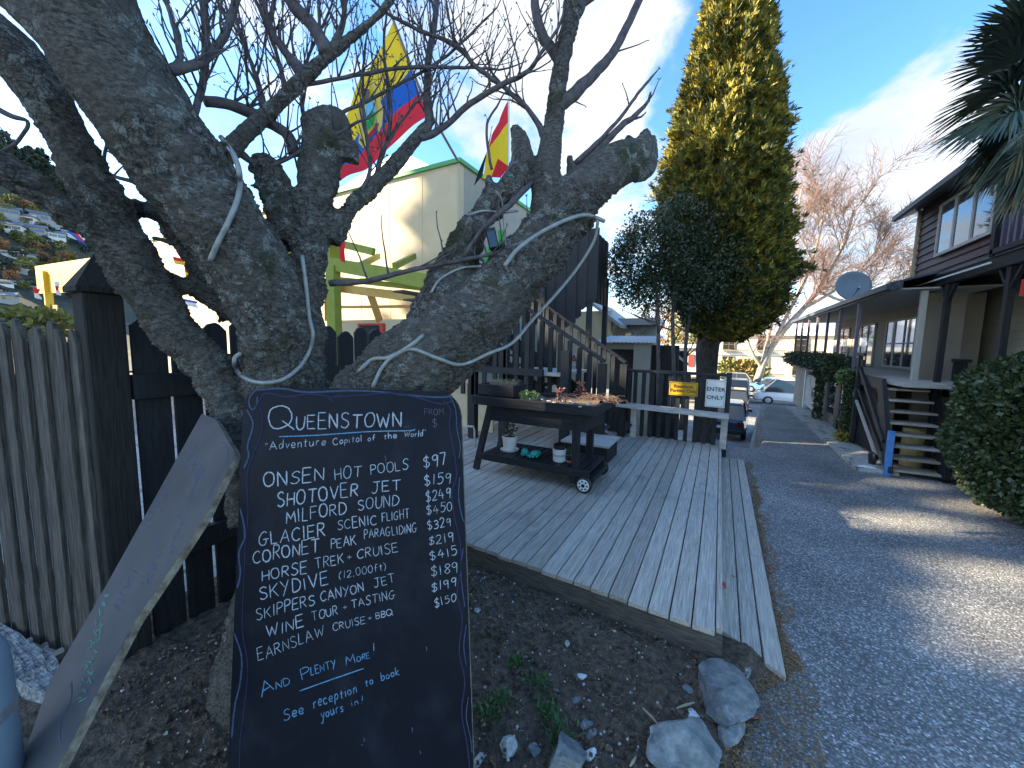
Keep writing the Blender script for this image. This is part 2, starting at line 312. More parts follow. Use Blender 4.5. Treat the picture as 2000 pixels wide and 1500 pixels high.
def copy_tree(o, loc=None, label=None, rz=None, parent=None, scale=None):
    c = o.copy(); COL.objects.link(c)
    if parent is not None: c.parent = parent
    if loc is not None: c.location = V3(loc)
    if rz is not None: c.rotation_euler = (0, 0, rz)
    if scale is not None: c.scale = (scale, scale, scale) if not hasattr(scale, '__len__') else scale
    if label: c['label'] = label
    for k in kids(o): copy_tree(k, parent=c)
    return c
def struct(o): o['kind'] = 'structure'; return o
def cat_rom(P, n=6):
    P = [np.array(p, float) for p in P]
    if len(P) < 3: return P
    Q = [2*P[0]-P[1]]+P+[2*P[-1]-P[-2]]; out = []
    for i in range(1, len(Q)-2):
        for k in range(n):
            t = k/n; a, b, c, d = Q[i-1], Q[i], Q[i+1], Q[i+2]
            out.append(.5*((2*b)+(c-a)*t+(2*a-5*b+4*c-d)*t*t+(3*b-a-3*c+d)*t**3))
    out.append(P[-1]); return out
def rock_mesh(mb, c, sz, seed, sub=2, sharp=.35):
    bm = bmesh.new(); bmesh.ops.create_icosphere(bm, subdivisions=sub, radius=1); rs = random.Random(seed)
    planes = [(Vector((rs.gauss(0, 1), rs.gauss(0, 1), rs.gauss(0, 1))).normalized(), rs.uniform(.42, .78)) for _ in range(15)]
    for v in bm.verts:
        p = v.co.copy()
        for nrm, d in planes:
            e = p.dot(nrm)-d
            if e > 0: p -= nrm*e
        p *= 1+sharp*.30*noise.noise(p*2.5+Vector((seed, 0, 0)))+sharp*.14*noise.noise(p*9+Vector((seed, 0, 0)))
        v.co = p
    o = len(mb.v); mb.v += [(c[0]+v.co.x*sz[0], c[1]+v.co.y*sz[1], c[2]+v.co.z*sz[2]) for v in bm.verts]; bm.verts.index_update()
    mb.f += [tuple(o+v.index for v in f.verts) for f in bm.faces]; bm.free()
def rand_rot(n):
    q = rng.normal(size=(n, 4)); q /= np.linalg.norm(q, axis=1)[:, None]; w, x, y, z = q.T
    return np.stack([np.stack([1-2*(y*y+z*z), 2*(x*y-z*w), 2*(x*z+y*w)], 1), np.stack([2*(x*y+z*w), 1-2*(x*x+z*z), 2*(y*z-x*w)], 1), np.stack([2*(x*z-y*w), 2*(y*z+x*w), 1-2*(x*x+y*y)], 1)], 1)
LEAFV = np.array([[0, 0, 0], [.32, .45, .10], [0, 1, -.05], [-.32, .45, .10]])
def leaves(name, P, size, m, parent, outward=None, mixk=.6, wid=1.0):
    """P (n,3) leaf bases; every leaf is a folded four-sided face pair"""
    n = len(P); Rm = rand_rot(n)
    if outward is not None:
        y = outward/np.linalg.norm(outward, axis=1)[:, None]*mixk*2+Rm[:, :, 1]; y /= np.linalg.norm(y, axis=1)[:, None]
        x = np.cross(y, Rm[:, :, 2]); x /= np.linalg.norm(x, axis=1)[:, None]; z = np.cross(x, y); Rm = np.stack([x, y, z], 2)
    s = size*rng.uniform(.6, 1.25, n); L = LEAFV*np.array([wid, 1, 1])
    v = np.einsum('nij,kj->nki', Rm, L)*s[:, None, None]+P[:, None, :]
    b = np.arange(n)[:, None]*4; f = np.concatenate([b+np.array([0, 1, 2]), b+np.array([0, 2, 3])], 0)
    return np_obj(name, v.reshape(-1, 3), f, m, parent)
def vnoise(P, sc, seed=0): return np.array([noise.noise(Vector((p[0]*sc+seed, p[1]*sc, p[2]*sc))) for p in P])

# ================================================================== GROUND
def axis(a, b, fine, lo, hi, g=1.25):
    v = list(np.arange(a, b+1e-6, fine)); s = fine; x = a; L = []
    while x > lo: s *= g; x -= s; L.append(x)
    s = fine; x = v[-1]; U = []
    while x < hi: s *= g; x += s; U.append(x)
    return np.array(L[::-1]+v+U)
xs = axis(-4, 4, .1, -2500, 2500); ys = axis(-2, 25, .12, -2500, 2500)
GX, GY = np.meshgrid(xs, ys)
def vsm(t): t = np.clip(t, 0, 1); return t*t*(3-2*t)
GZ = -2.4*np.maximum(vsm((GY-7.6)/1.6)*vsm((.078*GY-GX)/.25+.5), vsm((GY-13.8)/9))
nx, ny = len(xs), len(ys); idx = np.arange(nx*ny).reshape(ny, nx)
fq = np.stack([idx[:-1, :-1], idx[:-1, 1:], idx[1:, 1:], idx[1:, :-1]], -1).reshape(-1, 4)
struct(np_obj('ground', np.stack([GX, GY, GZ], -1).reshape(-1, 3), fq, ASPHALT, smooth=True))

def patch(name, m, pts, z, step=.03, rough=.012, seed=0, edge=.03, dome=0.):
    """an irregular sheet laid over the ground inside a polygon"""
    P = np.array([p[:2] for p in pts]); x0, y0 = P.min(0); x1, y1 = P.max(0); X = np.arange(x0-.1, x1+.1, step); Y = np.arange(y0-.1, y1+.1, step)
    def dist(px_, py_):
        ins = False; dm = 1e9; n = len(P)
        for i in range(n):
            a, b = P[i], P[(i+1) % n]
            if (a[1] > py_) != (b[1] > py_) and px_ < (b[0]-a[0])*(py_-a[1])/(b[1]-a[1])+a[0]: ins = not ins
            ab = b-a; t = max(0, min(1, ((px_-a[0])*ab[0]+(py_-a[1])*ab[1])/(ab@ab))); q = a+ab*t; dm = min(dm, math.hypot(px_-q[0], py_-q[1]))
        return dm if ins else -dm
    vid = {}; mb = MB()
    D = {}
    for i, x in enumerate(X):
        for j, y in enumerate(Y):
            d = dist(x, y)+edge*noise.noise(Vector((x*7, y*7, seed)))*1.5+edge*.7*noise.noise(Vector((x*25, y*25, seed)))
            if d > -step*.5:
                h = min(1, max(0, d)/.12)
                zc = z*min(1, .15+h)+h*(rough*noise.noise(Vector((x*6, y*6, seed)))+rough*.8*noise.noise(Vector((x*22, y*22, seed)))+rough*.5*noise.noise(Vector((x*60, y*60, seed))))+dome*h
                vid[i, j] = len(mb.v); mb.v.append((x, y, max(.003, zc)+gz(x, y)))
    for (i, j) in list(vid):
        k = [(i, j), (i+1, j), (i+1, j+1), (i, j+1)]
        if all(q in vid for q in k): mb.f.append(tuple(vid[q] for q in k))
    return mb.build(name, m, None, smooth=True)
soil = patch('garden_bed', SOIL, [(-3.2, 2.9), (-.2, 2.4), (.08, 2.35), (.12, 2.6), (.42, 2.4), pz(1500, 1330), pz(1440, 1420), pz(1400, 1620), (-.2, .2), (-2.4, -.2), (-3.0, .3)], .03, step=.022, rough=.022)
struct(soil)
lit = patch('leaf_litter', LITTER, [pz(1535, 1330), pz(1560, 1310), pz(1500, 1130), pz(1478, 950), pz(1468, 950), pz(1490, 1180), pz(1440, 1290), pz(1420, 1500), pz(1395, 1600), pz(1440, 1580), pz(1450, 1400), pz(1500, 1350)], .008, step=.014, rough=.004, seed=4, edge=.035)
lit['kind'] = 'stuff'
conc = patch('pavement', CONC, [pz(-30, 1250), pz(-500, 1200), (-9, 2), (-9, 7.5), (-3.2, 7.5), (-3.05, 2.4), (-3.0, .7), pz(110, 1330)], .006, step=.12, rough=.001, seed=9)
struct(conc)
# loose stones and chips over soil and litter: far too many to count
def scatter(name, m, n, region, smin, smax, z, seed, flat=.5):
    rs = random.Random(seed); mb = MB(); T = [(1, 0, -.5), (-.5, .87, -.5), (-.5, -.87, -.5), (.6, .5, .5), (-.7, .3, .5), (.1, -.8, .5)]
    FT = [(0, 1, 3), (1, 4, 3), (1, 2, 4), (2, 5, 4), (2, 0, 5), (0, 3, 5), (3, 4, 5)]
    k = 0
    while k < n:
        x = rs.uniform(region[0], region[1]); y = rs.uniform(region[2], region[3])
        if not region[4](x, y): k += .05; continue
        s = smin+(smax-smin)*rs.random()**3; a = rs.random()*7; e = rs.uniform(.6, 1.6)
        mb.add([(x+(p[0]*e*math.cos(a)-p[1]*math.sin(a))*s, y+(p[0]*e*math.sin(a)+p[1]*math.cos(a))*s, z+p[2]*s*flat*2+s*.2) for p in T], FT); k += 1
    o = mb.build(name, m); o['kind'] = 'stuff'; return o
inbed = lambda x, y: y < 2.22-.055*x and x < .02+.09*(y-.2)+.12*math.sin(y*3) and x > -2.6
scatter('soil_pebbles', PEBBLE, 1300, (-2.5, .3, .5, 2.4, inbed), .0016, .0085, .045, 1)
scatter('soil_crumbs', SOIL, 4500, (-2.5, .3, .5, 2.4, inbed), .003, .015, .04, 2, .8)
scatter('bark_chips', mat('bark_chips', (.10, .065, .045), .9, (.26, .19, .13), 40), 650, (-2.5, .4, .5, 2.4, inbed), .005, .017, .045, 3, .2)
inlit = lambda x, y: .41+.02*math.sin(y*4) < x < .50+.03*math.sin(y*9) or (1.6 < y < 2.3 and .12 < x < .5)
scatter('needle_litter', mat('brown_needles', (.14, .08, .04), 1, (.38, .24, .12), 60), 8000, (.1, .56, 1.5, 6.6, inlit), .002, .0075, .012, 5, .25)

mb = MB(); rs = random.Random(31)
for k in range(900):
    x, y = rs.uniform(-2.4, .45), rs.uniform(.6, 2.3)
    if not (inbed(x, y) or inlit(x, y)): continue
    a = rs.uniform(0, 6.3); l = rs.uniform(.01, .045); mb.tube([(x, y, .052), (x+math.cos(a)*l*.5, y+math.sin(a)*l*.5, .058), (x+math.cos(a+.4)*l, y+math.sin(a+.4)*l, .050)], .0009, 3, False)
mb.build('dry_fibres', mat('straw', (.20, .14, .08), .9, (.42, .33, .2), 30))['kind'] = 'stuff'
# ---- stones one can pick out
def stone(cx, cy, wpx, hpx, label, m=STONE, z=.03, seed=None, flat=.55, name='stone', group='stones in the garden bed', sharp=.35):
    p = pz(cx, cy, z); D = (p-CC)@cf; r = wpx/2*D/F; mb = MB(); ry = min(r*1.7, hpx/2*D/F/.72); sd = seed or int(cx+cy)
    rock_mesh(mb, (p[0], p[1], z+r*flat*.25), (r*1.4, ry*1.3, r*flat*1.25), sd, 4 if wpx > 60 else 2, sharp)
    # turn with the picture's right direction
    o = mb.build(name, m); tag(o, label, 'stone', group); return o
stone(1412, 1375, 92, 130, 'large pale schist rock at the corner where bed meets drive', z=.05, flat=.62, seed=41)
stone(1330, 1462, 150, 110, 'broad blue-grey schist rock at the bottom edge of the bed', z=.05, flat=.45, seed=12)
stone(1430, 1420, 55, 90, 'narrow schist rock wedged under the large corner rock', z=.03, flat=.7, seed=5)
stone(1108, 1490, 85, 70, 'flat-topped grey rock cut by the bottom edge, right of the chalkboard', z=.05, flat=.6, seed=77)
stone(1302, 1225, 36, 24, 'flat blue-grey stone under the front edge of the deck', flat=.3)
stone(1455, 1312, 30, 48, 'flat slate chip at the end of the lowest step board', flat=.25, z=.02)
stone(962, 1108, 22, 12, 'pale pebble touching the deck edge beside the chalkboard', PEBBLE)
stone(974, 1116, 18, 12, 'white angular pebble in front of the deck edge', WHITE_STONE)
stone(1075, 1127, 26, 10, 'flat greenish stone in the shadow of the deck front', flat=.3)
stone(1134, 1323, 22, 15, 'cream triangular pebble in the middle of the bed', WHITE_STONE)
stone(1352, 1397, 22, 14, 'whitish pebble left of the large corner rock', WHITE_STONE)
stone(1145, 1413, 20, 18, 'round bluish pebble above another, low in the bed')
stone(1154, 1434, 20, 18, 'round bluish pebble below another, low in the bed')
stone(1152, 1477, 22, 22, 'bright white stone right of the flat-topped rock', WHITE_STONE)
stone(999, 1460, 34, 30, 'pale grey cobble near the chalkboard foot', m=PEBBLE, flat=.7)
stone(1042, 1463, 26, 22, 'smaller grey cobble between the pale cobble and the flat-topped rock', flat=.6)
stone(935, 1487, 20, 22, 'cream cobble tucked against the chalkboard edge', m=PEBBLE)
stone(1126, 1367, 16, 18, 'dull blue stone half buried in the middle of the bed', flat=.3)
stone(1345, 1348, 18, 20, 'small blue slate chip left above the large corner rock', flat=.3)
stone(932, 1193, 12, 10, 'small tan pebble beside the chalkboard edge', PEBBLE)
stone(1108, 1257, 10, 14, 'narrow pale chip in the upper bed', PEBBLE)
stone(1700, 918, 34, 16, 'flat white stone at the foot of the outside stair', m=WHITE_STONE, z=.02, flat=.4, group='stones by the stair')
for (a, b, lb) in (((1255, 1383), (1288, 1418), 'pale splinter of wood lying in the lower bed'), ((1322, 1383), (1356, 1372), 'weathered stick left of the large corner rock'), ((1230, 1497), (1242, 1478), 'broken stick end between the bottom rocks')):
    mb = MB(); mb.tube([pz(*a, .05), pz((a[0]+b[0])/2+1, (a[1]+b[1])/2-1, .056), pz(*b, .05)], [.004, .006, .003], 6); tag(mb.build('stick', mat('pale_wood', (.42, .33, .22), .8)), lb, 'stick', 'sticks in the garden bed')
mb = MB(); mb.tube([pz(x, y, .04) for x, y in ((1368, 1272), (1380, 1271), (1392, 1266), (1398, 1270), (1405, 1269))], .003, 5); tag(mb.build('stick', MATS['pale_wood']), 'thin forked yellow twig below the deck corner', 'stick', 'sticks in the garden bed')
# red leaves / petal
def leaf_obj(x, y, z, w, l, ang, label, m, curl=.3):
    c = pz(x, y, z); mb = MB(); n = 7; vs = []
    for i in range(n):
        t = i/(n-1); ww = w*math.sin(math.pi*min(1, t*.92+.05))**.7/2; yy = l*(t-.5); zz = curl*w*math.sin(t*math.pi)
        for s in (-1, 0, 1): 
            X = s*ww; vs.append((c[0]+X*math.cos(ang)-yy*math.sin(ang), c[1]+X*math.sin(ang)+yy*math.cos(ang), c[2]+zz+abs(s)*curl*ww))
    mb.add(vs, [(i*3+k, i*3+k+1, i*3+k+4, i*3+k+3) for i in range(n-1) for k in range(2)])
    o = mb.build('fallen_leaf', m, smooth=True); sf = o.modifiers.new('t', 'SOLIDIFY'); sf.thickness = .0012; tag(o, label, 'leaf', 'fallen leaves'); return o
RL = mat('red_leaf', (.45, .03, .04), .45, (.6, .10, .07), 30); BL = mat('brown_leaf', (.30, .09, .05), .6)
leaf_obj(1466, 1404, .012, .035, .085, R(-62), 'glossy curled red leaf on the drive beside the corner rock', RL, .5)
leaf_obj(1411, 1143, .045, .03, .07, R(35), 'pointed red leaf on the innermost step board', RL, .4)
leaf_obj(1503, 1108, .015, .03, .07, R(30), 'reddish-brown leaf in the litter beside the outer step board', BL, .4)
leaf_obj(1432, 1126, .045, .012, .03, R(80), 'small red leaf scrap on the middle step board', RL)
# weeds
def weed(cx, cy, r, label, grassy):
    p = pz(cx, cy, .045); rr = r*((p-CC)@cf)/F; t = thing('weed_plant', label, 'weed', p, 'weeds in the garden bed')
    n = 70; P = np.zeros((n, 3)); P[:, 0] = rng.normal(0, rr*.45, n); P[:, 1] = rng.normal(0, rr*.45, n); P[:, 2] = rng.uniform(0, .02, n); P += p
    o = P-p+np.array([0, 0, .03]); leaves('leaf_rosette', P, .026, WEED, t, o, .6, .9)['kind'] = 'stuff'
    mb = MB()
    for i in range(26 if grassy else 9):
        a = rng.uniform(0, 6.28); l = rng.uniform(.04, .10); q = p+np.array([rng.normal(0, rr*.2), rng.normal(0, rr*.2), 0]); e = q+np.array([math.cos(a)*l*.7, math.sin(a)*l*.7, l*.6])
        mid = (q+e)/2+np.array([0, 0, .02]); w = np.array([-math.sin(a), math.cos(a), 0])*.0018; mb.add([q-w, q+w, mid+w, mid-w, e], [(0, 1, 2, 3), (3, 2, 4)])
    mb.build('grass_blades', WEED, t)
for a in ((980, 1375, 34, 'grassy weed with a tuft of blades nearest the chalkboard', True), (1050, 1338, 30, 'low clover-like weed right of the grassy tuft', False), (955, 1395, 24, 'leafy weed against the chalkboard edge', False),
          (1092, 1432, 45, 'spreading weed patch above the flat-topped rock', True), (1070, 1398, 22, 'small weed between the clover and the spreading patch', False), (1005, 1300, 14, 'tiny seedling high in the bed', False)): weed(*a)

# ================================================================== DECK
deck = thing('timber_deck', 'weathered grey timber deck of long boards beside the drive', 'deck', (-1.5, 4.4, 0))
PIT = .1155
for i in range(34):
    x1 = .068-i*PIT; x0 = x1-PIT+.0075; yf = 2.2-.055*(x1-.07)+random.uniform(-.006, .006); yb = 6.68
    z = .2+random.uniform(-.003, .003); mb = MB()
    mb.hexa([(x0, yf+.002, z-.03), (x1, yf, z-.03), (x1, yb, z-.03), (x0, yb, z-.03), (x0, yf+.002, z), (x1, yf, z+random.uniform(-.0015, .0015)), (x1, yb, z), (x0, yb, z)])
    mb.build('plank', DECK, deck, bevel=.003)
mb = MB(); mb.box((.0735, 2.24, .0), (.105, 6.68, .203)); mb.build('side_board', DECK, deck, bevel=.003)
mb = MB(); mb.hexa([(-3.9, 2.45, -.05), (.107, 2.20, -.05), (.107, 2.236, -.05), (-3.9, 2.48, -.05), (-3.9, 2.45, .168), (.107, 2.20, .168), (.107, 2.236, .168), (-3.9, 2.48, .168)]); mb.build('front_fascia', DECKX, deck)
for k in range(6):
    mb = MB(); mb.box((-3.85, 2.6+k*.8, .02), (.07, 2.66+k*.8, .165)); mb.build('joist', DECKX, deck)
mb = MB()
for k in range(6):
    for i in range(34):
        for q in (.25, .75):
            x, y = .068-(i+q)*PIT+random.uniform(-.006, .006), 2.63+k*.8+random.uniform(-.006, .006); mb.add([(x+.0035*math.cos(a*1.047), y+.0035*math.sin(a*1.047), .2042) for a in range(6)], [tuple(range(6))])
mb.build('nail_heads', mat('rusty_nail', (.05, .035, .028), .6), deck)['kind'] = 'stuff'
step = thing('deck_step', 'three-board low timber step running along the drive side of the deck', 'step', (.25, 4.4, 0))
for k, (x0, x1, yf) in enumerate(((.11, .205, 2.42), (.213, .305, 2.36), (.314, .402, 2.27))):
    mb = MB(); mb.hexa([(x0, yf+.05, .0), (x1, yf, .0), (x1+.01, 6.62, .0), (x0+.01, 6.62, .0), (x0, yf+.05, .036), (x1, yf, .034), (x1+.01, 6.62, .034), (x0+.01, 6.62, .036)]); mb.build('plank', DECK, step, bevel=.003)

# ---- rail at the back of the deck with two signs
rail = thing('deck_railing', 'black slatted railing with a silvered bench rail at the back of the deck', 'railing', (-.65, 6.65, .2))
YR = 6.66
mb = MB(); mb.box((-1.45, YR-.05, 1.27), (.15, YR+.05, 1.315)); mb.build('top_rail', BLACKH, rail, bevel=.003)
for x in np.arange(-1.36, .1, .135):
    mb = MB(); mb.box((x-.03, YR-.02, .17), (x+.03, YR+.02, 1.268)); mb.build('baluster', BLACK, rail)
for x in (-1.20, .12):
    mb = MB(); mb.box((x-.045, YR-.16, .18), (x+.045, YR-.07, .70)); mb.build('bench_post', BENCH, rail, bevel=.003)
mb = MB(); mb.hexa([(-1.47, YR-.30, .70), (.17, YR-.30, .66), (.17, YR-.055, .66), (-1.47, YR-.055, .70), (-1.47, YR-.30, .755), (.17, YR-.30, .715), (.17, YR-.055, .72), (-1.47, YR-.055, .76)]); mb.build('bench_rail', BENCH, rail, bevel=.004)
mb = MB(); mb.box((.105, YR-.045, .0), (.175, YR+.045, 1.33)); mb.build('post', BLACK, rail)
def text_obj(txt, size, m, parent, origin, ex, ey, name='lettering', bold=.0, align='CENTER', extr=.001, spacing=1.0, label=None):
    cu_ = bpy.data.curves.new(name, 'FONT'); cu_.body = txt; cu_.size = size; cu_.align_x = align; cu_.align_y = 'CENTER'; cu_.extrude = extr; cu_.offset = bold; cu_.space_line = spacing; cu_.resolution_u = 3
    tmp = bpy.data.objects.new('t', cu_); COL.objects.link(tmp); dg = bpy.context.evaluated_depsgraph_get(); me = bpy.data.meshes.new_from_object(tmp.evaluated_get(dg)); bpy.data.objects.remove(tmp)
    ex = V3(ex).normalized(); ey = V3(ey).normalized(); n = ex.cross(ey); off = Vector((0, 0, 0)); p = parent
    while p is not None: off += p.location; p = p.parent
    for v in me.vertices: c = v.co.copy(); v.co = V3(origin)+ex*c.x+ey*c.y+n*c.z-off
    me.materials.clear(); me.materials.append(m); o = bpy.data.objects.new(name, me); COL.objects.link(o); o.parent = parent
    if label: o['label'] = label
    return o
INK = mat('black_ink', (.02, .02, .02), .6)
def sign(name, label, tl, tr, bl, Y, face, border=None):
    a, b, c = py(*tl, Y), py(*tr, Y), py(*bl, Y); a[1] = b[1] = c[1] = Y
    t = thing(name, label, 'sign', (a+b)/2)
    x0, x1, z0, z1 = a[0], b[0], c[2], a[2]
    mb = MB(); mb.box((x0, Y, z0), (x1, Y+.006, z1)); mb.build('sign_panel', face, t, bevel=.001)
    if border:
        g = .012; w = .006
        mb = MB()
        for q in (((x0+g, Y-.0015, z0+g), (x1-g, Y-.0001, z0+g+w)), ((x0+g, Y-.0015, z1-g-w), (x1-g, Y-.0001, z1-g)), ((x0+g, Y-.0015, z0+g+w), (x0+g+w, Y-.0001, z1-g-w)), ((x1-g-w, Y-.0015, z0+g+w), (x1-g, Y-.0001, z1-g-w))): mb.box(*q)
        mb.build('border', border, t)
    return t, (x0+x1)/2, (z0+z1)/2, x1-x0, z1-z0
t, cx, cz, w, h = sign('parking_sign', 'yellow sign reading Residents Parking Only on the railing', (1308, 745), (1364, 746), (1308, 771), YR-.06, YELL, INK)
text_obj('Residents\nParking Only', h*.345, mat('dark_red_ink', (.18, .03, .02), .6), t, (cx, YR-.0625, cz+.004), (1, 0, 0), (0, 0, 1), bold=.0016, spacing=.95)
t, cx, cz, w, h = sign('enter_sign', 'white sign reading ENTER ONLY at the right end of the railing', (1380, 741), (1419, 742), (1378, 794), YR-.09, WHITE, mat('grey_ink', (.25, .27, .3), .6))
text_obj('ENTER\nONLY', h*.20, INK, t, (cx, YR-.0925, cz), (1, 0, 0), (0, 0, 1), bold=.0012, spacing=1.5)

# ================================================================== PLANTER TROLLEY
tr = thing('planter_trolley', 'black timber garden trolley with wheels and a planted tray, standing on the deck', 'planter', (-1.8, 4.05, .2))
X0, X1, Y0, Y1 = -2.50, -1.08, 3.72, 4.36; ZT = 1.10
for (a, b) in (((X0, Y0-.03, ZT-.10), (X1, Y0, ZT)), ((X0, Y1, ZT-.10), (X1, Y1+.03, ZT)), ((X0-.03, Y0-.03, ZT-.10), (X0-.001, Y1+.03, ZT)), ((X1+.001, Y0-.03, ZT-.10), (X1+.03, Y1+.03, ZT))):
    mb = MB(); mb.box(a, b); mb.build('tray_board', BLACKH, tr, bevel=.003)
mb = MB(); mb.box((X0+.16, Y0+.03, ZT-.28), (X1-.10, Y0+.055, ZT-.102)); mb.build('skirt_board', BLACKH, tr, bevel=.003)
mb = MB(); mb.box((X0+.16, Y1-.055, ZT-.28), (X1-.10, Y1-.03, ZT-.102)); mb.build('skirt_board', BLACKH, tr)
mb = MB(); mb.box((X1-.099, Y0+.03, ZT-.28), (X1-.075, Y1-.03, ZT-.102)); mb.build('skirt_board', BLACKH, tr)
mb = MB(); mb.box((X0, Y0, ZT-.09), (X1, Y1, ZT-.075)); mb.build('tray_floor', BLACKH, tr)
for y in (Y0+.045, Y1-.1):
    mb = MB(); mb.bar((X0+.0, y, .2), (X0+.2, y, ZT-.102), .045, .075, (1, 0, 0)); mb.build('leg', BLACK, tr, bevel=.003)
    mb = MB(); mb.box((X1-.22, y-.02, .26), (X1-.14, y+.025, ZT-.102)); mb.build('leg', BLACK, tr, bevel=.003)
for y in (Y0+.0, Y1-.045):
    mb = MB(); mb.box((X0+.07, y, .345), (X1-.02, y+.03, .425)); mb.build('shelf_rail', BLACKH, tr, bevel=.003)
k = 0
for x in np.arange(X0+.1, X1-.05, .082):
    mb = MB(); mb.box((x, Y0+.032, .40), (x+.068, Y1-.047, .42)); mb.build('shelf_slat', BLACKH, tr)
for y, s in ((Y0-.02, -1), (Y1+.0, 1)):
    c = (X1-.06, y, .285)
    mb = MB(); mb.lathe(c, [(.03, -.022), (.072, -.022), (.084, -.014), (.085, 0), (.084, .014), (.072, .022), (.03, .022)], 28, (0, 1, 0)); w_ = mb.build('wheel', BPLAST, tr, smooth=False)
    mb = MB(); mb.lathe((c[0], c[1]+s*.018, c[2]), [(.0, -.010), (.060, -.010), (.064, 0), (.060, .010), (.02, .011), (0, .011)], 28, (0, 1, 0)); r_ = mb.build('rim', WPLAST, w_)
    mb = MB()
    for q in range(7):
        a = q*math.tau/7; a1, a2 = a-.2, a+.2; Yq = c[1]+s*(.0305)
        mb.add([(c[0]+math.cos(u)*rr, Yq, c[2]+math.sin(u)*rr) for rr, u in ((.034, a1), (.034, a2), (.052, a2), (.052, a1))], [(0, 1, 2, 3)])
    mb.lathe((c[0], c[1]+s*.03, c[2]), [(.0, -.006), (.018, -.006), (.018, .006), (0, .006)], 14, (0, 1, 0)); mb.build('rim_slots', BPLAST, w_)
mb = MB(); mb.tube([(X1-.06, Y0-.03, .285), (X1-.06, Y1+.03, .285)], .008, 8); mb.build('axle', STEEL, tr)
mb = MB(); mb.box((X1-.13, Y0+.03, .30), (X1+.02, Y1-.03, .345)); mb.build('axle_block', BLACKH, tr)
mb = MB(); g = np.arange(0, 1.0001, .05)
for a in g:
    for b in g: x = X0+.005+(X1-X0-.01)*a; y = Y0+.005+(Y1-Y0-.01)*b; mb.v.append((x, y, ZT-.03+.035*noise.noise(Vector((x*7, y*7, 1)))+(.035 if a > .62 else 0)*math.sin(b*3.1)))
n = len(g)
for i in range(n-1):
    for j in range(n-1): mb.f.append((i*n+j, (i+1)*n+j, (i+1)*n+j+1, i*n+j+1))
mb.build('soil_fill', SOIL, tr, smooth=True)
# stones in the tray
for i, (x, y) in enumerate(((1059, 786), (1071, 789), (1083, 793), (1098, 790), (1113, 791), (1120, 794), (1133, 800), (1150, 797), (1168, 794), (1181, 789))):
    p = pz(x, y-6, ZT-.01); mb = MB(); rock_mesh(mb, p, (.03+.008*(i % 3), .022, .015), i+3, 1)
    lb = ['white pebble nearest the succulent in the planter tray', 'second white pebble from the succulent in the tray', 'flat white pebble behind two others in the tray', 'long white pebble in the middle of the tray front', 'white pebble left of the brown dead plant in the tray', 'largest white pebble at the front board of the tray', 'grey-white pebble in front of the dead brown mat', 'pale pebble on the bark at the front of the tray', 'pale pebble near the right corner of the tray', 'small pale pebble furthest right in the tray'][i]
    tag(mb.build('pebble', WHITE_STONE if i < 6 else PEBBLE), lb, 'stone', 'white stones in the planter tray')
def bushlet(name, label, c, r, h, n, size, m, stems=0, sm_=None, grp=None):
    t = thing(name, label, 'plant', c, grp); a = rng.normal(size=(n, 3)); a /= np.linalg.norm(a, axis=1)[:, None]; a *= rng.uniform(.3, 1, n)[:, None]**.5; P = np.array(c)+a*np.array([r, r, h])+np.array([0, 0, h*.7])
    leaves('foliage', P, size, m, t, a+np.array([0, 0, .5]), .6)
    if stems:
        mb = MB()
        for i in range(stems):
            q = P[i]; mb.tube([c, (np.array(c)+q)/2+rng.normal(0, .01, 3), q], [.003, .0025, .0015], 4)
        mb.build('stems', sm_ or TWIG, t)
    return t
bushlet('succulent', 'low light-green succulent mat in the planter tray', pz(1033, 778, ZT), .12, .05, 420, .022, SUCC)
bushlet('dead_plant', 'small upright brown plant in the middle of the planter tray', pz(1095, 785, ZT), .05, .09, 60, .03, BL, 10)
bushlet('dead_plant', 'taller brown-leaved plant behind the bark heap in the tray', pz(1133, 778, ZT), .05, .12, 70, .03, BL, 12)
hp = pz(1168, 782, ZT+.01); t = thing('dead_plant', 'tangled mat of dry brown stems at the right of the tray', 'plant', hp); mb = MB()
for i in range(190):
    a = rng.uniform(0, 6.28); l = rng.uniform(.05, .16); q = np.array(hp)+np.array([rng.normal(0, .11), rng.normal(0, .07), rng.uniform(0, .045)]); e = q+np.array([math.cos(a)*l, math.sin(a)*l*.7, rng.uniform(-.02, .03)])
    mb.tube([q, (q+e)/2+np.array([0, 0, .015]), e], .0016, 3, False)
mb.build('stems', mat('dead_stems', (.16, .09, .065), .9, (.3, .19, .13), 30), t)
# window box on the tray
bx = thing('planter_box', 'small black planter box with dry grass on the left end of the trolley', 'planter', (-2.28, 3.95, ZT))
bxa, bxb = -2.50, -2.03
for (a, b) in (((bxa, 3.80, ZT), (bxb, 3.82, ZT+.13)), ((bxa, 4.12, ZT), (bxb, 4.14, ZT+.13)), ((bxa, 3.821, ZT), (bxa+.02, 4.119, ZT+.13)), ((bxb-.02, 3.821, ZT), (bxb, 4.119, ZT+.13))):
    mb = MB(); mb.box(a, b); mb.build('side_board', BLACKH, bx, bevel=.002)
mb = MB(); mb.box((bxa+.02, 3.822, ZT+.05), (bxb-.02, 4.118, ZT+.10)); mb.build('soil_fill', SOIL, bx)
mb = MB()
for i in range(150):
    q = np.array([rng.uniform(bxa+.1, bxb-.06), rng.uniform(3.85, 4.08), ZT+.1]); a = rng.uniform(0, 6.28); l = rng.uniform(.05, .13); e = q+np.array([math.cos(a)*l*.9, math.sin(a)*l*.6, l*.8]); mid = q+(e-q)*.5+np.array([0, 0, l*.25]); e[2] -= l*.15
    mb.tube([q, mid, e], [.0016, .0014, .0008], 3, False)
mb.build('grass', DRYG, bx)
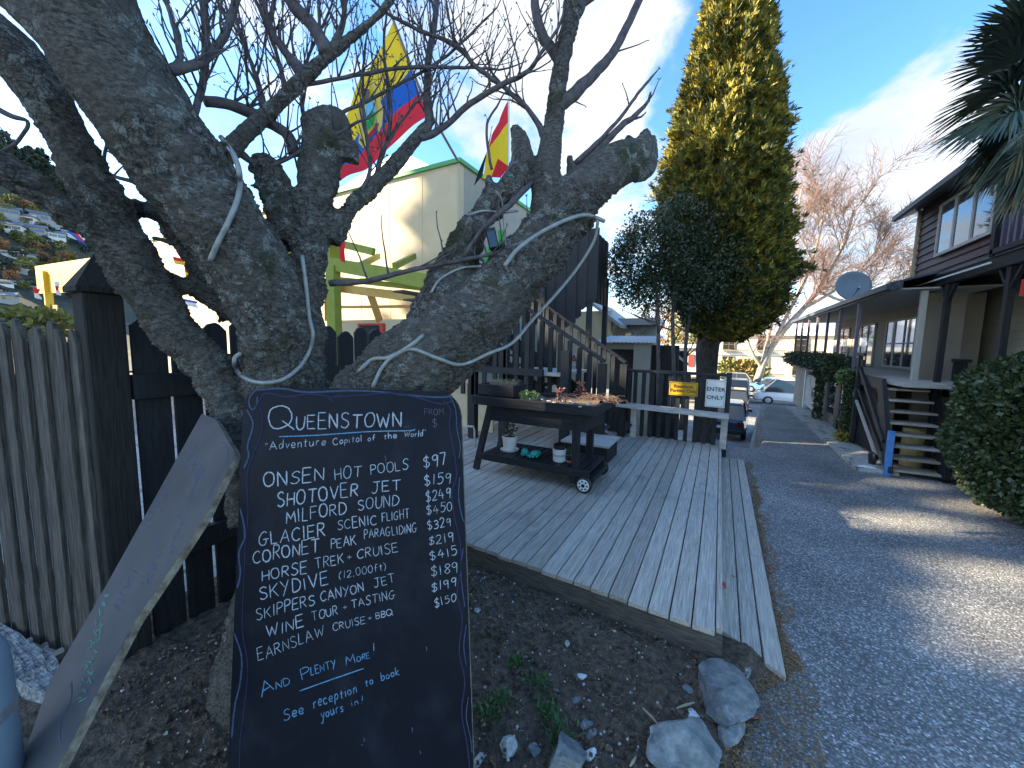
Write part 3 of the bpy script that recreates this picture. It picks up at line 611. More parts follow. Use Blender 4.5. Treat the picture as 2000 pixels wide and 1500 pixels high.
# pots and tools on the shelf
def pot(label, c, r0, r1, h, m, top=SOIL):
    t = thing('plant_pot', label, 'pot', c); mb = MB(); mb.lathe(c, [(r0, 0), (r0*1.02, .004), (r1, h*.86), (r1*1.06, h*.87), (r1*1.06, h), (r1*.94, h), (r1*.9, h*.88), (0, h*.87)], 24); mb.build('pot_body', m, t, smooth=False)
    mb = MB(); mb.lathe((c[0], c[1], c[2]+h*.872), [(r1*.9, 0), (r1*.6, .012), (0, .014)], 14); mb.build('soil_fill', top, t); return t
c = (-2.17, 4.0, .422); p1 = pot('white ribbed pot with a dead plant and saucer, left on the trolley shelf', (c[0], c[1], c[2]+.01), .07, .09, .17, TERRA)
mb = MB(); mb.lathe(c, [(.10, 0), (.115, .018), (.108, .018), (.095, .006), (0, .006)], 24); mb.build('saucer', TERRA, p1)
mb = MB()
for i in range(16):
    a = rng.uniform(0, 6.28); e = np.array(c)+np.array([math.cos(a)*.07, math.sin(a)*.07, rng.uniform(.26, .36)]); mb.tube([(c[0], c[1], c[2]+.16), (np.array(c)+e)/2+np.array([0, 0, .08]), e], [.004, .003, .0015], 4)
mb.build('stems', TWIG, p1); P = np.array(c)+np.column_stack([rng.normal(0, .04, 45), rng.normal(0, .04, 45), rng.uniform(.18, .34, 45)]); leaves('foliage', P, .05, LEAF_B, p1)
c = (-1.50, 3.92, .422); p2 = pot('short cream pot with a black liner, right on the trolley shelf', c, .068, .072, .14, TERRA)
mb = MB(); mb.lathe((c[0], c[1], c[2]+.142), [(.06, 0), (.066, .012), (.066, .045), (.058, .05), (0, .045)], 20); mb.build('liner', BPLAST, p2)
mb = MB(); mb.lathe((c[0], c[1], c[2]+.06), [(.0722, 0), (.0735, .003), (.0735, .02), (.0725, .023)], 24); mb.build('band', mat('pale_pot_band', (.45, .42, .36), .7), p2)
P = np.array(c)+np.column_stack([rng.normal(.09, .03, 40), rng.normal(.06, .03, 40), rng.uniform(.05, .16, 40)]); tt = thing('potted_plant', 'small green plant beside the cream pot on the shelf', 'plant', (c[0]+.09, c[1]+.06, .422)); leaves('foliage', P, .04, WEED, tt)
TEAL = mat('teal_rubber', (.02, .33, .28), .6, (.05, .42, .36), 40)
gl = thing('garden_gloves', 'pair of teal garden gloves lying on the trolley shelf', 'gloves', (-1.87, 3.9, .422))
for k, (gx, gy, an) in enumerate(((-1.93, 3.93, .5), (-1.80, 3.90, -.3))):
    mb = MB(); ca, sa = math.cos(an), math.sin(an); f = lambda u, v, w: (gx+u*ca-v*sa, gy+u*sa+v*ca, .43+w)
    mb.tube([f(0, .09, .02), f(0, .05, .028), f(0, 0, .026), f(0, -.035, .018)], [.033, .038, .042, .03], 10)
    for q, (dx, L) in enumerate(((-.03, .055), (-.011, .068), (.009, .066), (.028, .052))): mb.tube([f(dx, -.02, .018), f(dx*1.25, -.02-L*.6, .022), f(dx*1.35, -.02-L, .008)], [.011, .010, .007], 7)
    mb.tube([f(.035, .02, .02), f(.06, -.005, .02), f(.065, -.03, .01)], [.012, .011, .007], 7); mb.build('glove', TEAL, gl, smooth=True)
sc = thing('secateurs', 'red-handled secateurs lying near the right leg on the shelf', 'tool', (-1.33, 3.9, .422))
mb = MB(); mb.tube([(-1.38, 3.87, .435), (-1.33, 3.90, .437), (-1.27, 3.89, .435)], [.009, .011, .008], 8); mb.tube([(-1.38, 3.93, .435), (-1.33, 3.915, .437), (-1.27, 3.935, .435)], [.009, .011, .008], 8); mb.build('handle', REDP, sc)
mb = MB(); mb.tube([(-1.38, 3.9, .436), (-1.42, 3.91, .436), (-1.45, 3.895, .435)], [.01, .008, .002], 6); mb.build('blade', STEEL, sc)
# grey sloping box behind the trolley
bb = thing('storage_box', 'low grey box with a sloping lid behind the trolley wheels', 'box', (-1.35, 4.95, .2))
mb = MB(); mb.hexa([(-1.75, 4.75, .2), (-1.18, 4.75, .2), (-1.18, 5.3, .2), (-1.75, 5.3, .2), (-1.75, 4.75, .42), (-1.18, 4.75, .42), (-1.18, 5.3, .42), (-1.75, 5.3, .42)]); mb.build('box_body', BLACKH, bb)
mb = MB(); mb.hexa([(-1.79, 4.71, .421), (-1.15, 4.71, .421), (-1.15, 5.33, .421), (-1.79, 5.33, .421), (-1.79, 4.71, .45), (-1.15, 4.71, .45), (-1.15, 5.33, .45), (-1.79, 5.33, .45)]); mb.build('lid', BENCH, bb, bevel=.004)

# ================================================================== CHALKBOARD
GL = {
'A': '0,0 .38,1 .75,0|.14,.36 .62,.36', 'B': '0,0 0,1|~0,1 .4,.98 .5,.76 .35,.54 0,.52|~0,.52 .45,.48 .58,.25 .42,.02 0,0', 'C': '~.65,.85 .45,1 .15,.85 0,.5 .12,.12 .4,0 .68,.12',
'D': '0,0 .02,1|~.02,1 .4,.93 .65,.6 .58,.22 .32,.03 0,0', 'E': '.58,1 0,1 0,0 .6,0|0,.52 .5,.53', 'F': '.6,1 0,1 0,0|0,.52 .48,.53', 'G': '~.65,.88 .42,1 .13,.82 0,.45 .12,.1 .38,0 .58,.12 .62,.42|.35,.42 .82,.42',
'H': '0,0 0,1|.6,0 .6,1|0,.48 .6,.52', 'I': '.08,0 .08,1', 'J': '.15,1 .75,1|~.5,1 .5,.3 .4,.05 .2,0 .03,.15', 'K': '0,0 0,1|.6,1 0,.42|.2,.56 .62,0', 'L': '0,1 0,0 .5,0', 'M': '0,0 .06,1 .4,.35 .74,1 .84,0',
'N': '0,0 0,1 .6,0 .62,1', 'O': '~.35,1 .1,.85 0,.5 .1,.12 .36,0 .62,.15 .72,.52 .62,.88 .35,1', 'P': '0,0 0,1|~0,1 .4,.98 .55,.76 .4,.54 0,.48', 'Q': '~.4,1 .1,.88 0,.5 .12,.1 .4,0 .75,.18 .85,.55 .7,.9 .4,1|.52,.34 .95,-.08',
'R': '0,0 0,1|~0,1 .4,.98 .52,.76 .38,.55 0,.5|.2,.5 .6,0', 'S': '~.58,.88 .35,1 .08,.86 .12,.62 .45,.45 .58,.25 .42,.03 .2,0 0,.12', 'T': '0,1 .75,1|.38,1 .38,0', 'U': '~0,1 .02,.3 .22,0 .48,.08 .6,.35 .62,1', 'V': '0,1 .35,0 .7,1',
'W': '0,1 .22,0 .46,.75 .68,0 .94,1', 'Y': '0,1 .33,.5|.68,1 .15,-.12', '0': '~.28,1 .06,.8 0,.45 .1,.08 .3,0 .5,.2 .54,.6 .45,.92 .28,1', '1': '.12,0 .12,1', '2': '~0,.8 .15,1 .4,.98 .5,.75 .32,.38 0,0|0,0 .58,.02',
'3': '~0,.9 .3,1 .48,.8 .38,.58 .18,.52|~.18,.52 .48,.45 .53,.2 .3,0 0,.08', '4': '.3,1 0,.38 .62,.38|.42,.68 .42,-.02', '5': '.52,1 .1,1 .08,.58|~.08,.58 .35,.65 .53,.4 .42,.1 .2,0 0,.08', '6': '~.4,1 .1,.6 0,.25 .25,0 .5,.2 .35,.5 .05,.35', '7': '0,1 .5,1 .2,0',
'8': '~.48,.88 .25,1 .04,.8 .25,.52 .5,.24 .28,0 .03,.2 .25,.52 .48,.75 .48,.88', '9': '~.48,.8 .3,1 .05,.85 .1,.56 .33,.55 .48,.8|.5,.95 .42,-.05', '$': '~.52,.82 .3,.96 .06,.8 .12,.6 .42,.45 .52,.25 .38,.05 .18,.03 0,.15|.32,1.15 .22,-.15',
'+': '.0,.5 .42,.5|.2,.28 .2,.72', '!': '.1,1.05 .07,.32|.05,.06 .06,.0', '.': '0,.0 .03,.05', ',': '.08,.08 .0,-.12', '(': '~.3,1.25 .08,.8 .05,.4 .25,-.1', ')': '~0,1.2 .2,.8 .2,.4 0,-.1', '"': '0,1.1 -.03,.82|.14,1.1 .11,.82', '\u201d': '0,1.25 .02,.98|.16,1.25 .16,.98',
'a': '~.4,.5 .2,.58 .03,.4 .05,.1 .22,0 .38,.18 .42,.5|.42,.5 .45,0', 'b': '0,1 .02,0|~.02,.1 .1,.5 .35,.5 .42,.22 .25,0 .02,.08', 'c': '~.4,.45 .2,.58 .02,.38 .05,.08 .25,0 .42,.1', 'd': '~.38,.45 .18,.55 .02,.3 .12,.0 .34,.12 .4,.4|.44,1.05 .42,0',
'e': '~.03,.3 .4,.32 .35,.55 .15,.58 .02,.3 .12,.04 .42,.08', 'f': '~.4,.95 .22,1 .15,.75 .14,0|.0,.52 .36,.55', 'h': '0,1 0,0|~0,.35 .15,.55 .34,.5 .38,0', 'i': '.04,.52 .06,0|.05,.78 .06,.82', 'k': '0,1 0,0|.36,.58 .02,.26 .4,0', 'l': '.05,1 .06,0', 'n': '.02,.55 .02,0|~.02,.35 .18,.56 .34,.48 .38,0',
'o': '~.2,.55 .03,.42 .03,.12 .2,0 .38,.14 .38,.42 .2,.55', 'p': '.03,.55 .0,-.4|~.02,.4 .2,.58 .4,.42 .32,.08 .02,.06', 'r': '.03,.55 .04,0|~.04,.3 .15,.52 .34,.55', 's': '~.34,.48 .18,.56 .05,.42 .3,.22 .25,.02 0,.06', 't': '.18,.85 .18,.02 .32,.02|.0,.55 .38,.58', 'u': '~.0,.55 .03,.1 .18,0 .34,.15 .38,.55|.38,.55 .42,0',
'v': '0,.55 .18,0 .38,.55', 'w': '0,.55 .13,0 .27,.45 .4,0 .55,.55', 'y': '.0,.55 .2,.08|~.4,.55 .25,-.1 .1,-.45 -.05,-.35', 'x': '0,.55 .36,0|.36,.55 0,0'}
ADV = {'I': .16, '1': .24, 'i': .12, 'l': .14, '.': .12, ',': .15, '!': .2, '(': .34, ')': .26, '"': .2, '\u201d': .2}
def glyph(ch):
    out = []
    for s in GL[ch].split('|'):
        sm_ = s[0] == '~'; p = [tuple(float(q) for q in t.split(',')) for t in s.strip('~').split()]
        if sm_: p = [(a[0], a[1]) for a in cat_rom(p, 5)]
        out.append(p)
    return out
def gadv(ch): return ADV.get(ch, max(x for s in glyph(ch) for x, y in s))
class Plane:
    def __init__(s, tl, tr, bl):
        s.o = V3(tl); s.ex = (V3(tr)-s.o).normalized(); dn = V3(bl)-s.o; s.n = s.ex.cross(-dn).normalized(); s.ey = s.n.cross(s.ex)   # ey points up
    def hit(s, x, y):
        d = V3(ray(x, y)); t = (s.o-V3(CC)).dot(s.n)/d.dot(s.n); return V3(CC)+d*t
    def uv(s, p): q = V3(p)-s.o; return q.dot(s.ex), q.dot(s.ey)
    def pt(s, u, v, h=0.): return s.o+s.ex*u+s.ey*v+s.n*h
class Chalk:
    def __init__(s, pl, seed=1): s.pl = pl; s.mb = MB(); s.rs = random.Random(seed); s.h = .0012
    def line(s, uv, w):
        """a chalk stroke: short overlapping quads with ragged width, rounded ends"""
        P = [uv[0]]
        for a, b in zip(uv[:-1], uv[1:]):
            L = math.hypot(b[0]-a[0], b[1]-a[1]); n = max(1, int(L/.008))
            P += [(a[0]+(b[0]-a[0])*k/n, a[1]+(b[1]-a[1])*k/n) for k in range(1, n+1)]
        if len(P) < 2: return
        L_, R_ = [], []
        for i, p in enumerate(P):
            a = P[max(0, i-1)]; b = P[min(len(P)-1, i+1)]; dx, dy = b[0]-a[0], b[1]-a[1]; l = math.hypot(dx, dy) or 1; dx /= l; dy /= l
            e = .72 if i in (0, len(P)-1) else 1; w1 = w/2*e*s.rs.uniform(.78, 1.15); w2 = w/2*e*s.rs.uniform(.78, 1.15)
            L_.append((p[0]-dy*w1, p[1]+dx*w1)); R_.append((p[0]+dy*w2, p[1]-dx*w2))
        s.h += .000006
        o = len(s.mb.v)
        for a, b in zip(L_, R_): s.mb.v += [tuple(s.pl.pt(a[0], a[1], s.h)), tuple(s.pl.pt(b[0], b[1], s.h))]
        s.mb.f += [(o+2*i+1, o+2*i+3, o+2*i+2, o+2*i) for i in range(len(P)-1)]
    def text(s, txt, p0, p1, hpx, w=None, slant=0.):
        a = s.pl.uv(s.pl.hit(*p0)); b = s.pl.uv(s.pl.hit(*p1)); c = s.pl.uv(s.pl.hit(p0[0], p0[1]-hpx)); c2 = s.pl.uv(s.pl.hit(p1[0], p1[1]-hpx))
        h = (math.hypot(c[0]-a[0], c[1]-a[1])+math.hypot(c2[0]-b[0], c2[1]-b[1]))/2; L = math.hypot(b[0]-a[0], b[1]-a[1]); dx, dy = (b[0]-a[0])/L, (b[1]-a[1])/L
        gap = .24; tot = sum(gadv(ch) if ch != ' ' else .5 for ch in txt)+gap*(len(txt)-1); k = L/tot; w = (w or h*.098)*.88
        x = 0
        for ch in txt:
            if ch == ' ': x += .5+gap; continue
            js, jy, jr = s.rs.uniform(.88, 1.10), s.rs.uniform(-.05, .05), s.rs.uniform(-.09, .09); w_ = w*s.rs.uniform(.78, 1.2)
            for st in glyph(ch):
                uv = []
                for gx, gy in st:
                    gx2 = gx+jr*gy+slant*gy; gy2 = gy*js+jy; X = (x+gx2)*k; Y = gy2*h; uv.append((a[0]+dx*X-dy*Y*.55, a[1]+dy*X+dx*Y*.95))
                s.line([(q[0]+s.rs.uniform(-1, 1)*h*.012, q[1]+s.rs.uniform(-1, 1)*h*.012) for q in uv], w_)
            x += gadv(ch)+gap
    def curve(s, pts, w, n=8): s.line([s.pl.uv(s.pl.hit(p[0], p[1])) for p in cat_rom(pts, n)], w)
    def done(s, name, m, parent, label=None): return s.mb.build(name, m, parent, label=label)
BP = Plane(at(478, 757, 1.385), at(893, 765, 1.345), at(445, 1500, 1.235))
def board(name, label, cat, pl, poly_px, m, th=.018, loc=None, radius=None, extend=None):
    uv = [pl.uv(pl.hit(*p)) for p in poly_px]
    if extend: uv = extend(uv)
    t = thing(name, label, cat, loc if loc is not None else pl.pt(*uv[0]))
    P = [pl.pt(u, v) for u, v in uv]; k = len(P)
    mb = MB(); mb.v = [tuple(p) for p in P]; mb.f = [tuple(range(k))[::-1]]
    o = mb.build('board_face', m, t)
    mb = MB(); mb.slab([p-pl.n*.0008 for p in P], pl.n, th); mb.build('board_panel', EDGE, t); return t, uv
def roundc(c, a, b, n=7):   # corner c between edge points a and b, in pixels
    return [((1-t)**2*a[0]+2*t*(1-t)*c[0]+t*t*b[0], (1-t)**2*a[1]+2*t*(1-t)*c[1]+t*t*b[1]) for t in [i/n for i in range(n+1)]]
poly = roundc((480, 757), (474, 800), (520, 758))+[(700, 759)]+roundc((896, 765), (850, 764), (901, 815))
def ext(uv):
    (x1, y1) = BP.uv(BP.hit(925, 1500)); (x0, y0) = BP.uv(BP.hit(445, 1500)); lo = -((BP.o.z-.03)/BP.ey.z)
    tl = uv[0]; trr = uv[-1]; k0 = (lo-tl[1])/(y0-tl[1]); k1 = (lo-trr[1])/(y1-trr[1])
    return uv+[(trr[0]+(x1-trr[0])*k1, lo), (tl[0]+(x0-tl[0])*k0, lo)]
bt, buv = board('chalkboard', 'tall black chalkboard with rounded top listing Queenstown activities and prices, leaning on the tree', 'chalkboard', BP, poly, BOARD, extend=ext)
c = Chalk(BP, 3)
c.text('Q', (524, 838), (575, 836), 50, .0052); c.done('chalk_heading', CH_W, bt, 'large initial Q'); c = Chalk(BP, 31); c.text('UEENSTOWN', (579, 838), (784, 834), 31, .0052); c.text('...', (789, 835), (799, 834), 10, .004)
c.done('chalk_heading', CH_W, bt, 'heading Queenstown with a large initial')
c = Chalk(BP, 4); c.curve([(545, 853), (620, 850), (720, 843), (800, 841), (811, 838)], .0038); c.done('chalk_underline', CH_B, bt)
c = Chalk(BP, 5); c.text('FROM', (829, 811), (867, 810), 13, .0018); c.text('$', (845, 834), (854, 833), 17, .0022); c.done('chalk_word', CH_F, bt, 'faint words FROM $')
def ln(*words, m=CH_W, seed=None, w=None, label=None):
    for wd in words:
        c = Chalk(BP, wd[1][1]+wd[1][0]); c.text(wd[0], wd[1], wd[2], wd[3], wd[4] if len(wd) > 4 else w); c.done('chalk_word', m, bt)
ln(('"', (519, 878), (523, 878), 14), ('Adventure', (527, 878), (636, 869), 17), ('Capital', (651, 869), (707, 862), 14), ('of', (719, 862), (733, 860), 11), ('the', (750, 858), (775, 856), 12), ('World', (790, 854), (826, 852), 12), ('\u201d', (829, 852), (834, 852), 12), w=.0032)
ln(('ONSEN', (516, 952), (633, 937), 28), ('HOT', (655, 938), (706, 930), 24), ('POOLS', (725, 927), (797, 917), 21), ('$97', (828, 914), (872, 908), 25))
ln(('SHOTOVER', (543, 990), (699, 969), 28), ('JET', (725, 963), (783, 957), 22), ('$159', (830, 949), (880, 943), 21))
ln(('MILFORD', (560, 1022), (677, 1003), 25), ('SOUND', (700, 996), (779, 987), 23), ('$249', (833, 981), (880, 972), 20))
ln(('GLACIER', (506, 1067), (635, 1046), 27), ('SCENIC', (660, 1035), (736, 1024), 21), ('FLIGHT', (747, 1019), (800, 1011), 19), ('$450', (834, 1006), (883, 997), 18))
ln(('CORONET', (495, 1101), (624, 1077), 27), ('PEAK', (647, 1072), (696, 1063), 20), ('PARAGLIDING', (712, 1052), (815, 1039), 18), ('$329', (836, 1035), (881, 1027), 18))
ln(('HORSE', (513, 1135), (600, 1119), 24), ('TREK', (616, 1111), (672, 1100), 21), ('+', (679, 1096), (687, 1095), 18), ('CRUISE', (698, 1092), (778, 1078), 20), ('$219', (838, 1064), (886, 1057), 18))
ln(('SKYDIVE', (509, 1172), (642, 1141), 27), ('(12,000ft)', (662, 1131), (755, 1112), 15), ('$415', (841, 1094), (893, 1082), 19))
ln(('SKIPPERS', (502, 1211), (615, 1180), 23), ('CANYON', (627, 1175), (711, 1155), 20), ('JET', (731, 1147), (772, 1137), 19), ('$189', (843, 1124), (894, 1117), 20))
ln(('WINE', (522, 1245), (594, 1223), 24), ('TOUR', (610, 1212), (660, 1199), 18), ('+', (670, 1194), (678, 1192), 18), ('TASTING', (687, 1188), (772, 1168), 18), ('$199', (844, 1155), (891, 1144), 18))
ln(('EARNSLAW', (505, 1291), (634, 1241), 25), ('CRUISE', (651, 1232), (714, 1217), 16), ('+', (721, 1214), (728, 1212), 15), ('BBQ', (735, 1208), (768, 1200), 12), ('$150', (850, 1186), (891, 1173), 17), w=.0027)
ln(('A', (512, 1362), (536, 1347), 30), ('ND', (540, 1346), (567, 1336), 18), ('P', (591, 1327), (607, 1320), 27), ('LENTY', (608, 1319), (657, 1303), 17), ('M', (677, 1300), (694, 1294), 20), ('ORE', (698, 1292), (723, 1284), 12), ('!', (729, 1278), (734, 1276), 24), m=CH_B, w=.0034)
ln(('See', (555, 1407), (594, 1393), 22), ('reception', (613, 1383), (697, 1352), 22), ('to', (714, 1340), (729, 1335), 17), ('book', (745, 1329), (780, 1317), 17), m=CH_B, w=.0034)
ln(('yours', (628, 1404), (671, 1388), 21), ('in', (687, 1379), (700, 1375), 15), ('!', (706, 1374), (711, 1373), 18), m=CH_B, w=.003)
c = Chalk(BP, 61); c.curve([(586, 1349), (650, 1326), (711, 1305)], .0035); c.done('chalk_underline', CH_B, bt)
for P_, w in ((((482, 800), (492, 818), (494, 835), (484, 870), (486, 890), (477, 915)), .0065), (((469, 992), (476, 1020), (478, 1050), (467, 1080), (470, 1120), (464, 1148)), .0065), (((458, 1236), (472, 1280), (470, 1330), (459, 1380), (453, 1440)), .006),
              (((500, 762), (550, 759), (600, 766), (680, 763), (740, 765), (800, 772), (860, 776), (884, 773)), .0065), (((500, 762), (489, 775), (487, 790), (494, 800), (502, 790), (503, 775)), .006)):
    c = Chalk(BP, 7); c.curve(P_, w); c.done('chalk_border', CH_L, bt, 'pale blue wavy border line')
c = Chalk(BP, 8)
for P_, w in ((((494, 800), (506, 785), (520, 768), (560, 775), (600, 770), (640, 774), (650, 783), (645, 776), (700, 772), (770, 768), (820, 778), (860, 789), (884, 783)), .005), (((505, 790), (514, 812), (510, 850), (494, 890), (483, 930), (485, 1000), (480, 1060), (476, 1150), (474, 1230), (484, 1300), (478, 1380), (470, 1440), (468, 1500)), .0035),
              (((866, 782), (880, 800), (878, 835), (888, 890), (892, 930), (883, 960), (888, 1010), (899, 1060), (900, 1110), (893, 1160), (903, 1210), (897, 1270), (908, 1330), (902, 1390), (912, 1450), (918, 1500)), .0042)):
    c = Chalk(BP, 7); c.curve(P_, w); c.done('chalk_border', CH_P, bt, 'purple wavy border line')
for P_, w in ((((880, 775), (890, 800), (893, 840), (899, 870), (897, 895)), .0035), (((898, 932), (896, 970), (903, 1010), (908, 1020)), .004), (((905, 1070), (900, 1110), (903, 1150), (908, 1185)), .0032), (((911, 1220), (906, 1260), (911, 1300)), .003), (((915, 1360), (911, 1400), (919, 1440), (922, 1470)), .003)):
    c = Chalk(BP, 9); c.curve(P_, w); c.done('chalk_border', CH_L, bt)
c = Chalk(BP, 10)
for (x, y, l) in ((832, 1262, 10), (804, 1420, 10), (710, 1440, 8), (706, 1453, 3), (752, 890, 10), (754, 902, 8), (820, 1465, 7)): c.curve([(x, y), (x+2, y+l/2), (x+1, y+l)], .0024)
c.done('chalk_smudge', CH_F, bt)

# second board, seen edge-on and worn grey
A_, B_, C_ = at(400, 806, 1.80), at(460, 880, 1.42), at(45, 1490, 1.02)
P2 = Plane(A_, B_, C_)
if P2.n.dot(V3(CC)-P2.o) < 0: P2.n = -P2.n
poly = [(394, 808)]+roundc((430, 830), (418, 817), (445, 862), 4)+roundc((464, 885), (452, 872), (452, 905), 5)+[(398, 1012), (330, 1115), (262, 1215), (190, 1350), (112, 1500), (70, 1600), (-20, 1600), (38, 1500), (95, 1335), (198, 1160)]
b2, _ = board('leaning_board', 'worn grey second chalkboard leaning at a slant against the tree, left of the price board', 'chalkboard', P2, poly, BOARD2, th=.022)
class C2(Chalk): pass
def scr(pts, w, m, seed, label=None): pass
c = C2(P2, 21); c.h = .0012
for ch, st in (('B', [[(363, 905), (386, 866)], [(386, 866), (386, 880), (376, 888), (384, 892), (378, 908), (363, 905)]]), ('o', [[(375, 918), (386, 905), (392, 914), (380, 928), (375, 918)]]), ('o', [[(383, 928), (394, 915), (399, 922), (388, 936), (383, 928)]]), ('k', [[(378, 945), (405, 902)], [(402, 930), (390, 926), (384, 946)]])):
    for s_ in st: c.curve(s_, .005, 4)
c.curve([(368, 978), (374, 962), (380, 950), (382, 930)], .004)
rs = random.Random(5)
def scribble(c, x0, y0, x1, y1, amp, n, w):
    d = math.hypot(x1-x0, y1-y0); nx_, ny_ = -(y1-y0)/d, (x1-x0)/d
    for k in range(n):
        t = k/n; cx_, cy_ = x0+(x1-x0)*t, y0+(y1-y0)*t; pts = []
        for q in range(4): pts.append((cx_+rs.uniform(-.4, .4)*d/n+nx_*rs.uniform(-amp, amp), cy_+rs.uniform(-.4, .4)*d/n+ny_*rs.uniform(-amp, amp)))
        c.curve(pts, w, 4)
scribble(c, 322, 955, 285, 1040, 7, 7, .004); scribble(c, 358, 1010, 335, 1090, 10, 6, .0045); scribble(c, 308, 1060, 285, 1150, 12, 7, .004); scribble(c, 258, 1120, 225, 1200, 8, 6, .0035)
c.done('chalk_text', CH_F, b2, 'faded purple-grey chalk scrawl starting with Book')['kind'] = 'stuff'
c = C2(P2, 22); c.h = .0012; c.curve([(430, 862), (440, 868), (445, 885), (443, 905), (428, 930), (415, 955), (405, 975)], .004); c.curve([(140, 1330), (138, 1370), (120, 1410), (118, 1450), (135, 1440)], .004); c.done('chalk_border', CH_F, b2)
c = C2(P2, 23); c.h = .0012; scribble(c, 207, 1160, 150, 1380, 4, 12, .0042); scribble(c, 200, 1215, 158, 1385, 4, 9, .0042); c.done('chalk_text', CH_G, b2, 'faded green chalk scrawl low on the board')

# pale blue-grey post at the bottom left corner
pc = at(-62, 1400, .95); t = thing('bollard', 'smooth blue-grey rounded bollard cut by the bottom left corner', 'bollard', (pc[0], pc[1], 0))
ztop = at(0, 1255, .93)[2]
mb = MB(); mb.lathe((pc[0], pc[1], 0), [(.075, 0), (.075, ztop-.09), (.072, ztop-.05), (.06, ztop-.015), (.035, ztop+.008), (0, ztop+.012)], 32); mb.build('post_body', mat('blue_grey_paint', (.16, .22, .28), .5, (.2, .26, .32), 3), t, smooth=True)
mb = MB(); mb.lathe((pc[0], pc[1], ztop-.22), [(.0751, 0), (.0765, .004), (.0765, .03), (.0751, .034)], 32); mb.build('band', STEEL, t)

# ================================================================== FENCE (corner post, picket run to the left, boarded run behind the tree)
POSTM = mat('black_brown_post', (.009, .008, .006), .85, (.026, .023, .018), 9, (9, 9, .7), .03, 9)
fp = thing('corner_post', 'massive dark corner gatepost with a pyramid cap at the picket fence', 'post', (-2.85, .72, 0))
q0 = pz(215, 1330, 0.0)
PX, PY = -2.70, .72; hw = .072
D_ = (np.array([PX, PY, 1.9])-CC)@cf; ztp = 2.03
mb = MB(); mb.box((PX-hw, PY-hw, -.05), (PX+hw, PY+hw, ztp-.12)); mb.build('post', POSTM, fp, bevel=.006)
mb = MB(); a = hw+.022
mb.add([(PX-a, PY-a, ztp-.119), (PX+a, PY-a, ztp-.119), (PX+a, PY+a, ztp-.119), (PX-a, PY+a, ztp-.119), (PX-a, PY-a, ztp-.095), (PX+a, PY-a, ztp-.095), (PX+a, PY+a, ztp-.095), (PX-a, PY+a, ztp-.095), (PX, PY, ztp+.07)], [(3, 2, 1, 0), (0, 1, 5, 4), (1, 2, 6, 5), (2, 3, 7, 6), (3, 0, 4, 7), (4, 5, 8), (5, 6, 8), (6, 7, 8), (7, 4, 8)]); mb.build('cap', POSTM, fp)
pf = thing('picket_fence', 'run of rough pointed pickets at the far left of the photo, outside the corner post', 'fence', (-3.2, .5, 0))
def picket(parent, c, along, w, z0, z1, th=.022, point=.07, m=FENCE):
    a = V3(along).normalized()*w/2; n = Vector((-a.y, a.x, 0)).normalized()*th/2; c = V3((c[0], c[1], 0)); P = []
    j = random.uniform(-.015, .015)
    for s in (-1, 1):
        P += [c-a+n*s+Vector((0, 0, z0)), c+a+n*s+Vector((0, 0, z0)), c+a*1+n*s+Vector((j, 0, z1-point)), c+a*.45+n*s+Vector((j, 0, z1-.01)), c+a*.1+n*s+Vector((j, 0, z1)), c-a*.5+n*s+Vector((j, 0, z1-.012)), c-a+n*s+Vector((j, 0, z1-point))]
    mb = MB(); k = 7; mb.add(P, [tuple(range(k)), tuple(range(2*k-1, k-1, -1))]+[(i, i+k, (i+1) % k+k, (i+1) % k) for i in range(k)]); return mb.build('picket', m, parent, bevel=.002)
# the run leaves the post and comes towards the street; seen from its side
p_a = pz(128, 1292, 0.); p_b = pz(48, 1228, 0.)
pa = np.array([PX-hw-.02, PY-hw-.03]); pb = np.array([-3.55, .44]); dirp = (pb-pa)/np.linalg.norm(pb-pa)
k = 0; s_ = -.10
while s_ < .95:
    w = random.choice((.062, .075, .10)); c = pa+dirp*(s_+w/2); off = .02*(k % 2); picket(pf, (c[0]+off*.3, c[1]-off), (dirp[0], dirp[1], 0), w, .02, 1.76+random.uniform(-.03, .03)); s_ += w+.003; k += 1
for z in (.35, 1.45):
    mb = MB(); mb.bar((pa[0], pa[1]+.04, z), (pb[0], pb[1]+.04, z), .04, .09); mb.build('rail', FENCE, pf)
bf = thing('board_fence', 'dark boarded fence with narrow gaps behind the tree trunk', 'fence', (-2.62, 2.2, 0))
y = PY+hw+.03; k = 0
while y < 3.15:
    w = random.uniform(.12, .15); picket(bf, (PX+random.uniform(-.006, .006), y+w/2), (0, 1, 0), w, .02, 1.80+random.uniform(-.02, .03), point=.05, m=BLACK); y += w+random.uniform(.012, .03); k += 1
for z in (.45, 1.38):
    mb = MB(); mb.box((PX+.014, PY+hw+.01, z), (PX+.06, 3.2, z+.13)); mb.build('rail', BLACK, bf, bevel=.003)
mb = MB(); mb.box((PX-.06, 3.15, 0), (PX+.06, 3.27, 1.9)); mb.build('end_post', BLACK, bf, bevel=.003)
kb = thing('kerb_block', 'rough white-flecked concrete kerb block under the picket fence', 'kerb', pz(60, 1290))
e0, e1, e2, e3 = pz(-60, 1190, .0), pz(120, 1310, .0), pz(100, 1400, .0), pz(-90, 1290, .0)
gm = bmesh.new(); 
mb = MB(); n = 14
